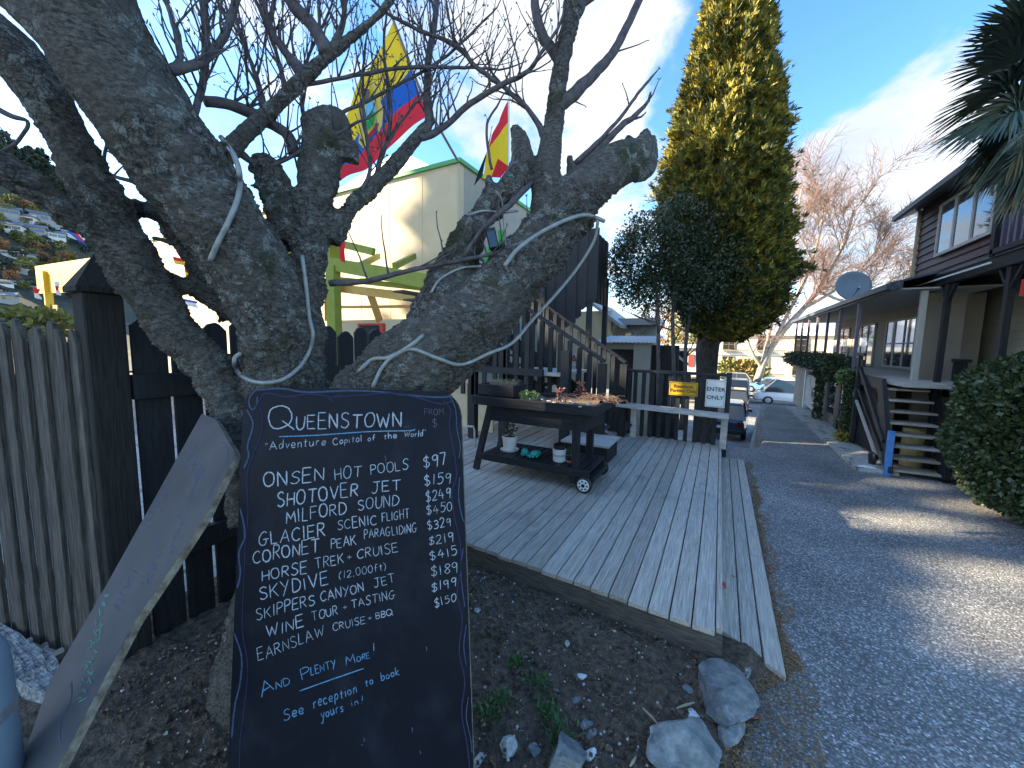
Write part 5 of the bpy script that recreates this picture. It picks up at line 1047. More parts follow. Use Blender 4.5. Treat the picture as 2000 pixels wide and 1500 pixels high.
t, P, nrm = flag('yellow_flag', 'small yellow flag with a dark figure low in the tree fork', ((930, 520, 4.4), (945, 520, 4.4)), ((922, 562, 4.4), (942, 566, 4.4)), [(0, 1, FY)], .01)
for i, (x, y, w, h, ms, lb) in enumerate(((148, 452, 40, 42, (FW, FR, FB), 'slanting white, red and blue pennant hanging from a wire left of the tree'), (72, 572, 16, 20, (FR, FW), 'small red and white flag left of the yellow canopy post'), (112, 562, 12, 26, (FW, FR, FW), 'red and white striped flag beside the canopy post'), (196, 530, 16, 18, (FR, FW), 'red flag corner just right of the corner post cap'),
                             (350, 508, 26, 14, (FR, FY), 'red and yellow flag between the left limbs'), (380, 535, 40, 22, (FR, FY, FR), 'folded red and yellow flag seen under the big limb'), (372, 590, 30, 14, (FB, FW, FW), 'white and blue flag above the board fence'), (668, 490, 14, 40, (FR, FR), 'narrow red pennant against the lime pergola'))):
    sl_ = .9 if i == 0 else .2
    flag('bunting_flag', lb, ((x-w/2, y-h/2, 5+i*.2), (x-w/2+4, y+h/2*(.1 if i == 0 else 1), 5+i*.2)), ((x+w/2, y-h/2+w*sl_, 5+i*.2), (x+w/2-2, y+h/2+w*.15, 5+i*.2)), [(k/len(ms), (k+1)/len(ms), m) for k, m in enumerate(ms)], .02, n=8)

# ================================================================== OUTSIDE STAIR (black)
st = thing('outside_stair', 'black timber outside stair with handrails and a boarded screen, rising left behind the trolley', 'stairs', (-2.5, 5.9, .2))
YN, YF = 5.35, 6.45
def pos(x, y, Y): return py(x, y, Y)
n0, n1 = pos(1178, 706, YN), pos(1025, 600, YN); sl1 = (n1[2]-n0[2])/(n1[0]-n0[0])
f0_, f1_ = pos(1220, 708, YF), pos(1056, 590, YF); sl2 = (f1_[2]-f0_[2])/(f1_[0]-f0_[0])
def bxx(nm, a, b, m=BLACK, par=st, bev=.003): mb = MB(); mb.box(a, b); mb.build(nm, m, par, bevel=bev)
ext_ = 1.5
for (p, q, Y, sl_) in ((n0, n1, YN, sl1), (f0_, f1_, YF, sl2)):
    q = np.array([q[0]-ext_, Y, q[2]-sl_*ext_]); mb = MB(); mb.bar((p[0]+.02, Y, p[2]), q, .09, .05); mb.build('handrail', BLACKH, st, bevel=.003)
    # stringer
    mb = MB(); mb.bar((p[0]+.1, Y+.0, .30), (q[0], Y+.0, .30+(q[2]-p[2])), .05, .26); mb.build('stringer', BLACKH, st)
    bxx('newel', (p[0]-.06, Y-.05, .19), (p[0]+.05, Y+.05, p[2]-.03))
    x = p[0]-.18
    while x > q[0]+.05:
        zr = p[2]+sl_*(x-p[0]); bxx('baluster', (x-.032, Y-.06, max(.2, zr-1.18)), (x+.032, Y-.026, zr-.02), bev=0); x -= .15
nst = 15
for k in range(nst):
    x = n0[0]-.12-k*.26; z = .2+.0+(k+1)*.26*abs(sl1)
    bxx('tread', (x-.27, YN+.03, z-.035), (x, YF-.03, z), DECKX)
bxx('newel', (pos(1060, 590, YF)[0]-.05, YF-.05, .2), (pos(1060, 590, YF)[0]+.06, YF+.05, pos(1060, 450, YF)[2]))
# level balustrade to the left, part hidden by the tree
YL = 5.0
for x in range(905, 1045, 21):
    p = pos(x, 640, YL); bxx('baluster', (p[0]-.035, YL-.02, .9), (p[0]+.035, YL+.015, 2.0 if x > 960 else 1.75), bev=0)
a, b = pos(880, 722, YL), pos(1060, 745, YL); mb = MB(); mb.bar((a[0]-.6, YL, 1.33), (b[0], YL, 1.30), .07, .10); mb.build('mid_rail', BLACKH, st)
mb = MB(); mb.box((a[0]-.8, YL+.05, 1.26), (b[0]+.25, YL+1.3, 1.30)); mb.build('landing', BENCH, st)
for x in (925, 985, 1105):
    p = pos(x, 760, YL+.05); bxx('post', (p[0]-.06, YL-.02, 0), (p[0]+.06, YL+.1, 1.62))
# boarded screen with ragged lower edge
YS = 7.25
scr_top = lambda x: 446+max(0, (1158-x))*.10; bots = [(1040, 640), (1056, 618), (1075, 622), (1100, 640), (1122, 632), (1134, 612), (1144, 596), (1150, 588)]
def botf(x):
    for (a, u), (b, v) in zip(bots[:-1], bots[1:]):
        if a <= x <= b: return u+(v-u)*(x-a)/(b-a)
    return bots[0][1] if x < bots[0][0] else bots[-1][1]
x = 1030.
while x < 1158:
    a, b = pos(x, scr_top(x), YS), pos(x+9.5, botf(x+5), YS); mb = MB(); o_ = .012*(int(x/10.5) % 2); r2 = (b[0]-a[0]); xm = (a[0]+b[0])/2; z0 = b[2]
    mb.add([(a[0], YS+o_, z0+.03), (xm, YS+o_, z0-.03), (b[0], YS+o_, z0+.03), (b[0], YS+o_, a[2]), (a[0], YS+o_, a[2]), (a[0], YS+o_+.02, z0+.03), (xm, YS+o_+.02, z0-.03), (b[0], YS+o_+.02, z0+.03), (b[0], YS+o_+.02, a[2]), (a[0], YS+o_+.02, a[2])], [(0, 1, 2, 3, 4), (9, 8, 7, 6, 5), (0, 5, 6, 1), (1, 6, 7, 2), (2, 7, 8, 3), (3, 8, 9, 4), (4, 9, 5, 0)])
    mb.build('screen_board', BLACK, st); x += 10.5
xr = pos(1158, 446, YS)[0]; ztp_ = pos(1158, 446, YS)[2]; zlo = pos(1158, 588, YS)[2]
for k in range(9):
    y0 = YS+.03+k*.12; bxx('screen_board', (xr-.0+.012*(k % 2), y0, zlo), (xr+.02+.012*(k % 2), y0+.105, ztp_-.02), bev=0)
for (xx, Y) in ((1150, YS+.03), (1181, YS+1.1)): p = pos(xx, 600, Y); bxx('post', (p[0]-.05, Y, -.1), (p[0]+.05, Y+.09, zlo+.6))
# 'A' sign
t, cx, cz, w, h = sign('letter_sign', 'small white sign with a red-brown letter A behind the stair', (1112, 690), (1131, 690), (1112, 714), 6.9, WHITE)
text_obj('A', h*.95, REDP, t, (cx, 6.896, cz), (1, 0, 0), (0, 0, 1), bold=.006)
# pale sheets and hose bib left of the trolley
for (x0, y0, x1, y1, Y, lb) in ((862, 745, 912, 880, 5.6, 'pale plywood sheet standing left of the trolley'), (932, 782, 962, 880, 5.5, 'narrow yellowish board behind the left leg of the trolley')):
    a, b = py(x0, y0, Y), py(x1, y1, Y); mb = MB(); mb.box((a[0], Y, .18), (b[0], Y+.03, a[2])); tag(mb.build('plywood_sheet', mat('plywood', (.62, .48, .30), .8, (.7, .58, .4), 6)), lb, 'board', 'pale sheets under the stair')
mb = MB(); mb.tube([py(897, 832, 4.6), py(925, 833, 4.6), py(927, 842, 4.6), py(927, 880, 4.6)], .014, 8); tag(mb.build('water_pipe', BENCH), 'thin bent pipe at the left edge of the deck', 'pipe')

# ================================================================== SHED, LOW BUILDINGS BEHIND THE RAILING
sh = thing('tin_shed', 'small shed with a corrugated roof behind the railing', 'shed', (-1.7, 9.5, -2.4)); YH = 9.0
a, b = py(1180, 668, YH), py(1278, 668, YH); zr = a[2]
mb = MB(); n = 60
for i in range(n+1):
    x = a[0]-.2+(b[0]-a[0]+.25)*i/n; z = zr+.012*math.sin(i*1.6)
    mb.v += [(x, YH-.15, z-.0), (x, YH+1.4, z+.18)]
mb.f = [(2*i, 2*i+2, 2*i+3, 2*i+1) for i in range(n)]; o = mb.build('corrugated_roof', mat('roof_sheet', (.30, .31, .32), .4, metal=.6), sh); sf = o.modifiers.new('s', 'SOLIDIFY'); sf.thickness = .01
for (u, v, m, nm) in ((1238, 1262, CREAM2, 'post'), (1262, 1272, CREAM2, 'post')):
    p, q = py(u, 680, YH), py(v, 680, YH); bxx(nm, (p[0], YH, -2.4), (q[0], YH+.1, zr-.02), m, sh)
p, q = py(1182, 685, YH), py(1238, 685, YH); bxx('beam', (p[0], YH, zr-.16), (q[0]-.002, YH+.08, zr-.02), TAUPE, sh); bxx('dark_wall', (p[0], YH+.5, -2.4), (q[0]+.9, YH+.6, zr-.05), BLACK, sh)
# wall behind stair / second cream building
c2 = thing('side_building', 'low cream building with grey eaves and downpipe seen under the stair screen', 'building', py(1200, 640, 14)); Y = 14.
def quadbox(x0, y0, x1, y1, Y, th, m, nm, par): a, b = py(x0, y0, Y), py(x1, y1, Y); mb = MB(); mb.box((a[0], Y, min(a[2], b[2])), (b[0], Y+th, max(a[2], b[2]))); return mb.build(nm, m, par)
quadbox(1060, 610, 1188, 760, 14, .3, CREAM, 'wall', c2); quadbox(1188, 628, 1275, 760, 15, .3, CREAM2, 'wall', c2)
a, b = py(1150, 592, 13.6), py(1212, 640, 13.6); mb = MB(); mb.add([(a[0], 13.6, a[2]), (b[0], 13.6, b[2]), (b[0], 17, b[2]), (a[0], 17, a[2]), (a[0], 13.6, a[2]+.12), (b[0], 13.6, b[2]+.12), (b[0], 17, b[2]+.12), (a[0], 17, a[2]+.12)], [(3, 2, 1, 0), (4, 5, 6, 7), (0, 1, 5, 4), (1, 2, 6, 5), (2, 3, 7, 6), (3, 0, 4, 7)]); mb.build('roof', mat('pale_roof', (.28, .29, .30), .5), c2)
quadbox(1200, 622, 1285, 634, 14.6, 2, mat('pale_roof2', (.33, .33, .32), .6), 'roof', c2)
beam(py(1208, 625, 14.4), py(1190, 655, 14.4), .08, .08, WHITE, c2, 'downpipe'); beam(py(1190, 655, 14.4), py(1190, 668, 14.4), .08, .08, WHITE, c2, 'downpipe')
beam(py(1240, 660, 14.8), py(1262, 640, 14.8), .07, .07, TAUPE, c2, 'brace'); quadbox(1222, 650, 1232, 668, 14.95, .04, GLASS, 'window', c2)
c3_ = thing('gable_shed', 'dark-walled low shed with a pale gable edge left of the big trunk', 'shed', py(1310, 700, 12))
quadbox(1268, 684, 1335, 790, 12, .5, BLACK, 'wall', c3_); beam(py(1300, 676, 11.9), py(1345, 712, 11.9), .4, .05, WHITE, c3_, 'roof_edge')
c4 = thing('low_house', 'pale yellow low house beyond the car park, left of the big trunk', 'house', py(1340, 690, 30))
quadbox(1312, 678, 1372, 735, 30, 3, HOTEL, 'wall', c4); quadbox(1308, 672, 1375, 680, 29.8, 3.5, WHITE, 'roof', c4); quadbox(1345, 692, 1354, 716, 29.95, .04, REDP, 'window', c4)

# ================================================================== RIGHT-HAND LODGE
lg = thing('lodge', 'two-storey dark red-brown lodge with a long verandah on the right', 'building', (3, 9, 0))
XE = 2.15; ZE = 2.56; XW = 3.25; ZFL = 1.28
def B(nm, a, b, m, bev=0, par=lg, label=None): mb = MB(); mb.box(a, b); return mb.build(nm, m, par, bevel=bev, label=label)
# long single-storey part
B('fascia', (XE-.03, 7.3, ZE), (XE, 16.2, ZE+.10), FASC); B('gutter', (XE-.09, 7.6, ZE+.03), (XE-.031, 16.3, ZE+.10), FASC)
mb = MB(); mb.hexa([(XE-.05, 7.6, ZE+.101), (5.2, 7.6, ZE+.9), (5.2, 16.3, ZE+.9), (XE-.05, 16.3, ZE+.101), (XE-.05, 7.6, ZE+.13), (5.2, 7.6, ZE+.93), (5.2, 16.3, ZE+.93), (XE-.05, 16.3, ZE+.13)]); mb.build('roof', ROOF, lg)
B('soffit', (XE+.001, 7.62, ZE+.02), (XW, 16.2, ZE+.04), SOFFIT)
B('verandah_wall', (XW, 8.4, -.2), (XW+.15, 16.2, ZE+.02), TAUPE); B('end_wall', (XW+.151, 16.05, -2.4), (6, 16.2, ZE+.02), TAUPE)
B('verandah_floor', (XE+.03, 7.0, ZFL-.06), (XW, 16.2, ZFL), BENCH); B('floor_edge', (XE, 7.6, ZFL-.16), (XE+.029, 16.2, ZFL+.01), BLACKH)
for y in (15.8, 14.8, 13.78, 12.66, 11.57, 10.47, 9.24): B('verandah_post', (XE+.0, y-.026, ZFL), (XE+.05, y+.026, ZE), GREYP, .003)
B('verandah_post', (XE+.32, 7.67, ZFL-.1), (XE+.39, 7.74, ZE), SOFFIT, .004, label='white verandah post')
B('wall_return', (XE+.45, 8.0, 0), (XE+.9, 8.1, ZE), TAUPE)
# verandah windows
def win(y0, y1, z0, z1, X, nm='window', nv=3, nh=1, m=None, fm=WHITE, par=lg, glass=GLASSL):
    f = B(nm, (X-.035, y0, z0), (X-.005, y1, z0+.04), fm, par=par)
    B('frame', (X-.035, y0, z1-.04), (X-.005, y1, z1), fm, par=f); B('frame', (X-.036, y0, z0+.041), (X-.006, y0+.04, z1-.041), fm, par=f); B('frame', (X-.036, y1-.04, z0+.041), (X-.006, y1, z1-.041), fm, par=f)
    for k in range(1, nv): y = y0+(y1-y0)*k/nv; B('mullion', (X-.034, y-.02, z0+.041), (X-.008, y+.02, z1-.041), fm, par=f)
    for k in range(1, nh): z = z0+(z1-z0)*k/nh; B('mullion', (X-.032, y0+.041, z-.015), (X-.010, y1-.041, z+.015), fm, par=f)
    B('pane', (X-.02, y0+.03, z0+.03), (X-.012, y1-.03, z1-.03), glass, par=f); return f
win(9.6, 11.6, 1.35, 2.36, XW, nv=4, nh=2, fm=SOFFIT); win(12.3, 13.8, 1.32, 2.36, XW, nv=3, nh=1, fm=SOFFIT); win(14.4, 15.7, 1.32, 2.36, XW, nv=2, nh=1, fm=SOFFIT)
B('door', (XW-.04, 8.85, ZFL), (XW-.002, 9.35, 2.3), FASC)
# near verandah of the two-storey part
KN = 1.2186
def sc(p): return (p[0]*KN, p[1]*KN, H+(p[2]-H)*KN)
def Bn(nm, a, b, m, bev=0, par=lg, label=None):
    a, b = sc(a), sc(b)
    if nm == 'verandah_post' and a[2] < .3: a = (a[0], a[1], 0)
    return B(nm, a, b, m, bev, par, label)
_B0 = B
def winn(y0, y1, z0, z1, X, **k): return win(y0*KN, y1*KN, H+(z0-H)*KN, H+(z1-H)*KN, X*KN, **k)
Bn('eave_beam', (XE-.02, 3.2, ZE-.11), (XE+.06, 7.75, ZE-.001), BLACKH, .004); Bn('eave_board', (XE-.03, 3.2, ZE+.001), (XE+.02, 7.3, ZE+.03), ROOF)
Bn('near_wall', (3.0, 2.5, -.2), (3.15, 8.6, ZE+.02), CREAMW)
for k in range(16):
    z = 1.15+k*.09; Bn('weatherboard', (2.985, 2.6, z), (3.0-.001, 8.3, z+.084), CREAMW)
Bn('near_soffit', (XE+.081, 3.2, ZE-.03), (3.0, 7.7, ZE-.01), BLACKH)
Bn('near_floor', (XE+.25, 3.2, ZFL-.12), (3.0, 6.99, ZFL), BLACKH)
for y in (6.10, 5.05, 3.9):
    Bn('verandah_post', (XE-.0, y-.028, -.5), (XE+.05, y+.028, ZE-.112), BLACK, .004)
    for s_ in (-1, 1): mb = MB(); mb.bar(sc((XE+.025, y+s_*.02, ZE-.30)), sc((XE+.025, y+s_*.15, ZE-.12)), .035, .035, (1, 0, 0)); mb.build('brace', BLACK, lg)
Bn('verandah_post', (XE+.05, 6.62, ZFL), (XE+.10, 6.68, ZE-.112), BLACK, .004)
winn(4.35, 4.95, 1.5, 2.0, 2.98, nv=1, fm=BLACK, glass=GLASS); Bn('lintel_board', (2.88, 3.6, 2.08), (2.98, 5.2, 2.28), BLACKH)
beam(sc((XE-.05, 7.5, 2.51)), sc((XE-.05, 5.2, 2.51)), .02, .02, WHITE, lg, 'conduit')
# picnic bench / black slatted balustrade behind
for k in range(9): Bn('baluster', (XE+.30, 6.30+k*.07, ZFL+.0), (XE+.33, 6.335+k*.07, ZFL+.30), BLACK)
Bn('balustrade_rail', (XE+.29, 6.25, ZFL+.301), (XE+.34, 6.95, ZFL+.34), BLACKH)
# upper storey
XU = 2.22; YU = 7.22; zu0, zu1 = ZE+.13, 3.56
Bn('upper_wall_core', (XU+.03, 4.4, zu0-.1), (6, YU-.02, zu1), TAUPE)
k = 0; z = zu0-.12
while z < zu1-.02:
    mb = MB(); mb.hexa([sc(q) for q in [(XU-.0, 5.22, z), (XU+.028, 5.22, z), (XU+.028, YU, z), (XU, YU, z), (XU+.016, 5.22, z+.094), (XU+.028, 5.22, z+.094), (XU+.028, YU, z+.094), (XU+.016, YU, z+.094)]]); mb.build('weatherboard', CLAD, lg)
    z += .092
Bn('corner_board', (XU-.02, YU+.001, zu0-.1), (XU+.04, YU+.05, zu1), mat('pale_corner', (.42, .33, .22), .7))
wf = winn(5.50, 6.63, 2.83, 3.44, XU-.0, nv=3, fm=SOFFIT)
mb = MB(); XR = XU-.20; YE = YU+.12; mb.hexa([sc(q) for q in [(XR, 4.0, 3.48), (6, 4.0, 5.2), (6, YE, 5.2), (XR, YE, 3.48), (XR, 4.0, 3.55), (6, 4.0, 5.3), (6, YE, 5.3), (XR, YE, 3.55)]]); mb.build('upper_roof', ROOF, lg)
Bn('upper_gutter', (XR-.05, 4.0, 3.48), (XR-.002, YE+.02, 3.54), ROOF)
# balcony
Bn('balcony_floor', (XU-.12, 4.0, 2.585), (XU-.001, 5.24, 2.63), BLACKH); Bn('balcony_rail', (XU-.11, 4.0, 2.93), (XU-.05, 5.22, 2.97), BLACKH)
for k in range(13): Bn('baluster', (XU-.095, 4.06+k*.09, 2.631), (XU-.065, 4.09+k*.09, 2.929), GREYP)
Bn('balcony_post', (XU-.12, 5.2, 2.57), (XU-.04, 5.26, 3.5), BLACK)
# under the verandah: glazed lower windows, lattice, ivy piers
B('lower_wall', (XE+.12, 7.75, -.1), (XE+.2, 15.9, ZFL-.17), TAUPE)
B('kerb', (XE-.35, 7.0, 0), (XE+.1, 13.5, .05), CONC)
for (y0, y1) in ((9.75, 10.25), (10.5, 11.2), (8.9, 9.5)): win(y0, y1, .25, 1.08, XE+.12, nv=1, fm=GREENTRIM if y0 > 20 else FASC)
B('lower_door', (XE+.08, 10.26, 0), (XE+.118, 10.49, 1.08), BLACK); 
for y in (9.6, 12.2, 13.5): B('pier', (XE+.0, y-.06, -.05), (XE+.11, y+.06, ZFL-.161), WHITE if y > 11 else BLACK, .003)
mb = MB()
for k in range(22):
    for s_ in (0, 1):
        y0 = 7.78+k*.062; y1 = y0+.9; 
        a_, b_ = (y0, .1), (min(y1, 8.75), .1+(min(y1, 8.75)-y0))
        if s_: a_, b_ = (a_[0], 1.05), (b_[0], 1.05-(b_[0]-a_[0]))
        mb.bar((XE+.03+.012*s_, a_[0], a_[1]), (XE+.03+.012*s_, b_[0], b_[1]), .018, .008, (1, 0, 0))
mb.build('lattice', BLACK, lg)['kind'] = 'stuff'
mb = MB()
for k in range(14):
    for s_ in (0, 1):
        y0 = 12.3+k*.09; y1 = min(y0+.8, 13.45); a_, b_ = (y0, .15), (y1, .15+y1-y0)
        if s_: a_, b_ = (y0, 1.0), (y1, 1.0-(y1-y0))
        mb.bar((XE+.03+.012*s_, a_[0], a_[1]), (XE+.03+.012*s_, b_[0], b_[1]), .025, .01, (1, 0, 0))
mb.build('lattice', WHITE, lg)['kind'] = 'stuff'
# light fitting and red coat
t = thing('red_coat', 'red cloth hanging at the right edge under the verandah eave', 'cloth', at(1998, 560, 3.2)); mb = MB(); mb.hexa([at(1990, 578, 3.2), at(2030, 580, 3.2), at(2030, 580, 3.25), at(1990, 578, 3.25), at(1996, 545, 3.2), at(2030, 545, 3.2), at(2030, 545, 3.25), at(1996, 545, 3.25)]); mb.build('cloth', REDP, t)

# satellite dish on the roof
dc = px(1664, 560, XE+.15); t = thing('satellite_dish', 'round grey satellite dish on the verandah roof', 'satellite dish', (dc[0], dc[1], ZE+.15))
aim = V3((CC-dc)).normalized(); aim = (aim+Vector((.35, 0, .35))).normalized(); mb = MB(); rr = 29*((dc-CC)@cf)/F
mb.lathe(V3(dc)-aim*.02, [(0, 0), (rr*.5, .018), (rr*.85, .05), (rr, .075), (rr, .085), (rr*.84, .062), (rr*.5, .03), (0, .012)], 32, aim); mb.build('dish', mat('dish_grey', (.22, .25, .28), .5), t, smooth=True)
mb = MB(); mb.tube([V3(dc)-aim*.02, V3(dc)-aim*.15+Vector((0, 0, -.1)), (dc[0]+.1, dc[1], ZE+.12)], .02, 8); mb.build('mount', STEEL, t)
mb = MB(); mb.tube([V3(dc)+Vector((0, 0, -rr*.8)), V3(dc)+aim*.28+Vector((0, 0, -rr*.5))], .01, 6); mb.tube([V3(dc)+aim*.28+Vector((0, 0, -rr*.5)), V3(dc)+aim*.33+Vector((0, 0, -rr*.42))], .025, 8); mb.build('feed_arm', STEEL, t)

# lodge stair
ls = thing('lodge_stair', 'open-tread stair with a slanting handrail and one blue newel, leading up to the lodge verandah', 'stairs', (2.35, 7, 0))
XS0, XS1 = 2.13, 2.84; YS0 = 7.02; nT = 8; rise = ZFL/(nT+.3); run = .215
for k in range(nT):
    z = rise*(k+.55); y = YS0-.0+k*.06; B('tread', (XS0+.04+k*.0, y-.02, z-.03), (XS1-k*.035, y+.26, z), BENCH if k in (2, 4, 6, 7) else DECK, .004, ls)
yt = YS0+nT*.06
for X in (XS0, XS1-.16): mb = MB(); mb.bar((X, YS0-.05, .02), (X, yt+.1, ZFL-.05), .05, .2); mb.build('stringer', BLACKH, ls)
hp0, hp1 = px(1728, 850, XS0-.02), px(1672, 702, XS0-.02)
for (u, v, w_, m) in (((1716, 905), (1664, 758), .03, BENCH), ((1726, 862), (1676, 704), .07, BLACKH), ((1722, 880), (1668, 735), .035, BLACKH)): mb = MB(); mb.bar(px(*u, XS0-.03), px(*v, XS0+.02), .04, w_); mb.build('handrail', m, ls, bevel=.003)
p = px(1733, 915, XS0-.02); B('newel', (p[0]-.03, p[1]-.04, 0), (p[0]+.03, p[1]+.04, .62), BLUEP, .003, ls, label='newel with worn blue paint')
p = px(1668, 800, XS0); B('newel', (XS0-.02, p[1]-.04, 0.1), (XS0+.04, p[1]+.04, 1.62), BLACK, .003, ls)
B('landing_rail', (XS0, hp1[1]-.3, 1.42), (XS0+.04, hp1[1]+.1, 1.54), BLACKH, .003, ls); B('landing_rail', (XS0, hp1[1]-.3, 1.60), (XS0+.04, hp1[1]+.15, 1.66), BLACKH, .003, ls)
# stored things under the stair
t = thing('barrel', 'pale yellow drum stored under the lodge stair', 'drum', (2.75, 7.9, 0)); mb = MB(); mb.lathe((2.62, 7.75, .0), [(.14, 0), (.15, .02), (.15, .25), (.156, .27), (.15, .29), (.15, .55), (.14, .57), (0, .57)], 20); mb.build('drum', mat('drum_yellow', (.5, .42, .2), .5), t, smooth=False)
B_ = thing('black_bag', 'black plastic sack leaning at the foot of the lodge handrail', 'bag', px(1705, 900, 2.05)); mb = MB(); p = px(1706, 880, 2.05); rock_mesh(mb, (p[0], p[1], .14), (.07, .09, .17), 8, 2, .5); mb.build('sack', BPLAST, B_, smooth=True)

# ================================================================== VEGETATION
def P_line(pts): return [at(*p) for p in pts]
# cypress
yc_ = 10.2; cb0 = py(1378, 735, 9.6); Xc, Yc_ = py(1432, 500, 10.2)[0], 10.2
cyp = thing('cypress_tree', 'tall conical golden cypress rising out of the top of the photo behind the railing', 'tree', (Xc, Yc_, -2.4))
prof = [(-140, 30), (-60, 56), (0, 76), (60, 96), (130, 112), (200, 134), (260, 148), (330, 164), (420, 166), (500, 160), (570, 152), (612, 134), (645, 92), (668, 34)]
cen = [(-140, 1462), (0, 1456), (200, 1440), (330, 1432), (420, 1430), (520, 1436), (600, 1444), (660, 1436)]
zs_ = []; rr_ = []; cx_ = []
for (y, r) in prof:
    xcn = np.interp(y, [c[0] for c in cen], [c[1] for c in cen]); p = py(xcn, y, Yc_); D = (p-CC)@cf; zs_.append(p[2]); rr_.append(r*D/F*.645); cx_.append(p[0]-.22)
zs_ = np.array(zs_[::-1]); rr_ = np.array(rr_[::-1]); cx_ = np.array(cx_[::-1])
def cyr(z): return np.interp(z, zs_, rr_)
def lump(a, z, s=1.): return noise.noise(Vector((math.cos(a)*1.6, math.sin(a)*1.6, z*.9+s)))*.22+noise.noise(Vector((math.cos(a)*4.2, math.sin(a)*4.2, z*2.2+s)))*.26+noise.noise(Vector((math.cos(a)*9, math.sin(a)*9, z*5+s)))*.16
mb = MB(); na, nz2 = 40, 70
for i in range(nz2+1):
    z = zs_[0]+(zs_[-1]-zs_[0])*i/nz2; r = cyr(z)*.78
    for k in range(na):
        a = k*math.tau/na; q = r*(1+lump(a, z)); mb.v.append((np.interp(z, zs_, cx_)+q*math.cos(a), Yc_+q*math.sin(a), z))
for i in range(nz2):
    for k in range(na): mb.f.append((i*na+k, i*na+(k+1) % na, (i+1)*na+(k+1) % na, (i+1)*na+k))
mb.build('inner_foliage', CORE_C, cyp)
n = 42000; zz_ = rng.uniform(0, 1, n*3); zc = zs_[0]+(zs_[-1]-zs_[0])*zz_; keep = rng.uniform(0, max(rr_), n*3) < np.interp(zc, zs_, rr_); zc = zc[keep][:n]; n = len(zc); an = rng.uniform(0, math.tau, n)
lm = np.array([lump(a, z) for a, z in zip(an, zc)]); rad = np.interp(zc, zs_, rr_)*(1+lm)*rng.uniform(.76, 1.0, n)*np.where(rng.random(n) < .12, rng.uniform(1.04, 1.17, n), 1.0)
ctr = np.column_stack([np.interp(zc, zs_, cx_)+rad*np.cos(an), Yc_+rad*np.sin(an), zc])
out = np.column_stack([np.cos(an), np.sin(an), rng.uniform(.3, 1.5, n)]); out += rng.normal(0, .35, (n, 3)); out /= np.linalg.norm(out, axis=1)[:, None]
def sprays(name, ctr, out, L, m, parent, k=6, wid=.16):
    n = len(ctr); sd = np.cross(out, rng.normal(size=(n, 3))); sd /= np.linalg.norm(sd, axis=1)[:, None]; nr = np.cross(out, sd)
    V, Fc = [], []; base = 0
    for j in range(k):
        a = (j-(k-1)/2)*.42+rng.normal(0, .12, n); t = rng.uniform(0, .5, n); l = L*rng.uniform(.5, 1.2, n)*(1-abs(j-(k-1)/2)/k)
        d = out*np.cos(a)[:, None]+sd*np.sin(a)[:, None]+nr*rng.normal(0, .25, n)[:, None]; st_ = ctr+out*(t*L*.5)[:, None]; w = np.cross(d, nr+rng.normal(0, .3, (n, 3))); w /= np.linalg.norm(w, axis=1)[:, None]
        hw = (l*wid)[:, None]; V.append(np.stack([st_, st_+d*(l*.5)[:, None]+w*hw, st_+d*l[:, None], st_+d*(l*.5)[:, None]-w*hw], 1)); 
    V = np.concatenate(V, 0).reshape(-1, 3); f = np.arange(len(V)).reshape(-1, 4); return np_obj(name, V, f, m, parent)
sprays('foliage', ctr, out, .155, LEAF_C, cyp, 6, .13)
mb = MB(); tp = [at(1378, 800, 10.6), at(1380, 720, 10.6), at(1385, 660, 10.6), at(1410, 600, 10.8), at(1425, 480, 10.8)]; mb.tube(cat_rom([(tp[0][0], tp[0][1], -2.4)]+tp, 5), np.interp(np.linspace(0, 1, 26), [0, .3, .55, 1], [.31, .25, .30, .2]), 14)
mb.tube(cat_rom([at(1380, 680, 10.6), at(1365, 640, 10.5), at(1345, 600, 10.4)], 4), .13, 8); mb.tube(cat_rom([at(1395, 670, 10.6), at(1440, 630, 10.5), at(1490, 600, 10.4)], 4), .12, 8); mb.build('trunk', TRUNKD, cyp, smooth=True)
# broadleaf evergreens in front of the cypress
def crown(name, label, c_px, stems, nleaf, size, m, grp=None, bare=None, hol=.5):
    base = at(*stems[0][0]); t = thing(name, label, 'tree', (base[0], base[1], -1.5), grp); PS = []; OUT = []
    for (x, y, rx, ry, D) in c_px:
        c = at(x, y, D); R_ = rx*D/F; Rz = ry*D/F; k = int(nleaf*rx*ry/sum(q[2]*q[3] for q in c_px)); u = rng.normal(size=(k, 3)); u /= np.linalg.norm(u, axis=1)[:, None]
        nsc = np.array([noise.noise(Vector((a[0]*2.2+x, a[1]*2.2, a[2]*2.2)))*.35+noise.noise(Vector((a[0]*6+x, a[1]*6, a[2]*6)))*.25 for a in u]); r = (1+nsc)*rng.uniform(hol, 1.0, k)**.6
        PS.append(c+u*r[:, None]*np.array([R_, R_*.8, Rz])); OUT.append(u+np.array([0, 0, .3]))
    leaves('foliage', np.concatenate(PS), size, m, t, np.concatenate(OUT), .5, .95)
    for s_ in stems:
        mb = MB(); pp = cat_rom([at(*q) for q in s_], 4); mb.tube(pp, np.linspace(.05, .025, len(pp)), 8)
        for i in range(6):
            a = pp[len(pp)//2+i*(len(pp)//2-1)//6]; e = np.array(a)+np.array([rng.normal(0, .35), rng.normal(0, .2), rng.uniform(.2, .6)]); mb.tube([a, (np.array(a)+e)/2+[0, 0, -.04], e], [.018, .012, .006], 5)
        mb.build('stem', TRUNKD, t, smooth=True)
    return t
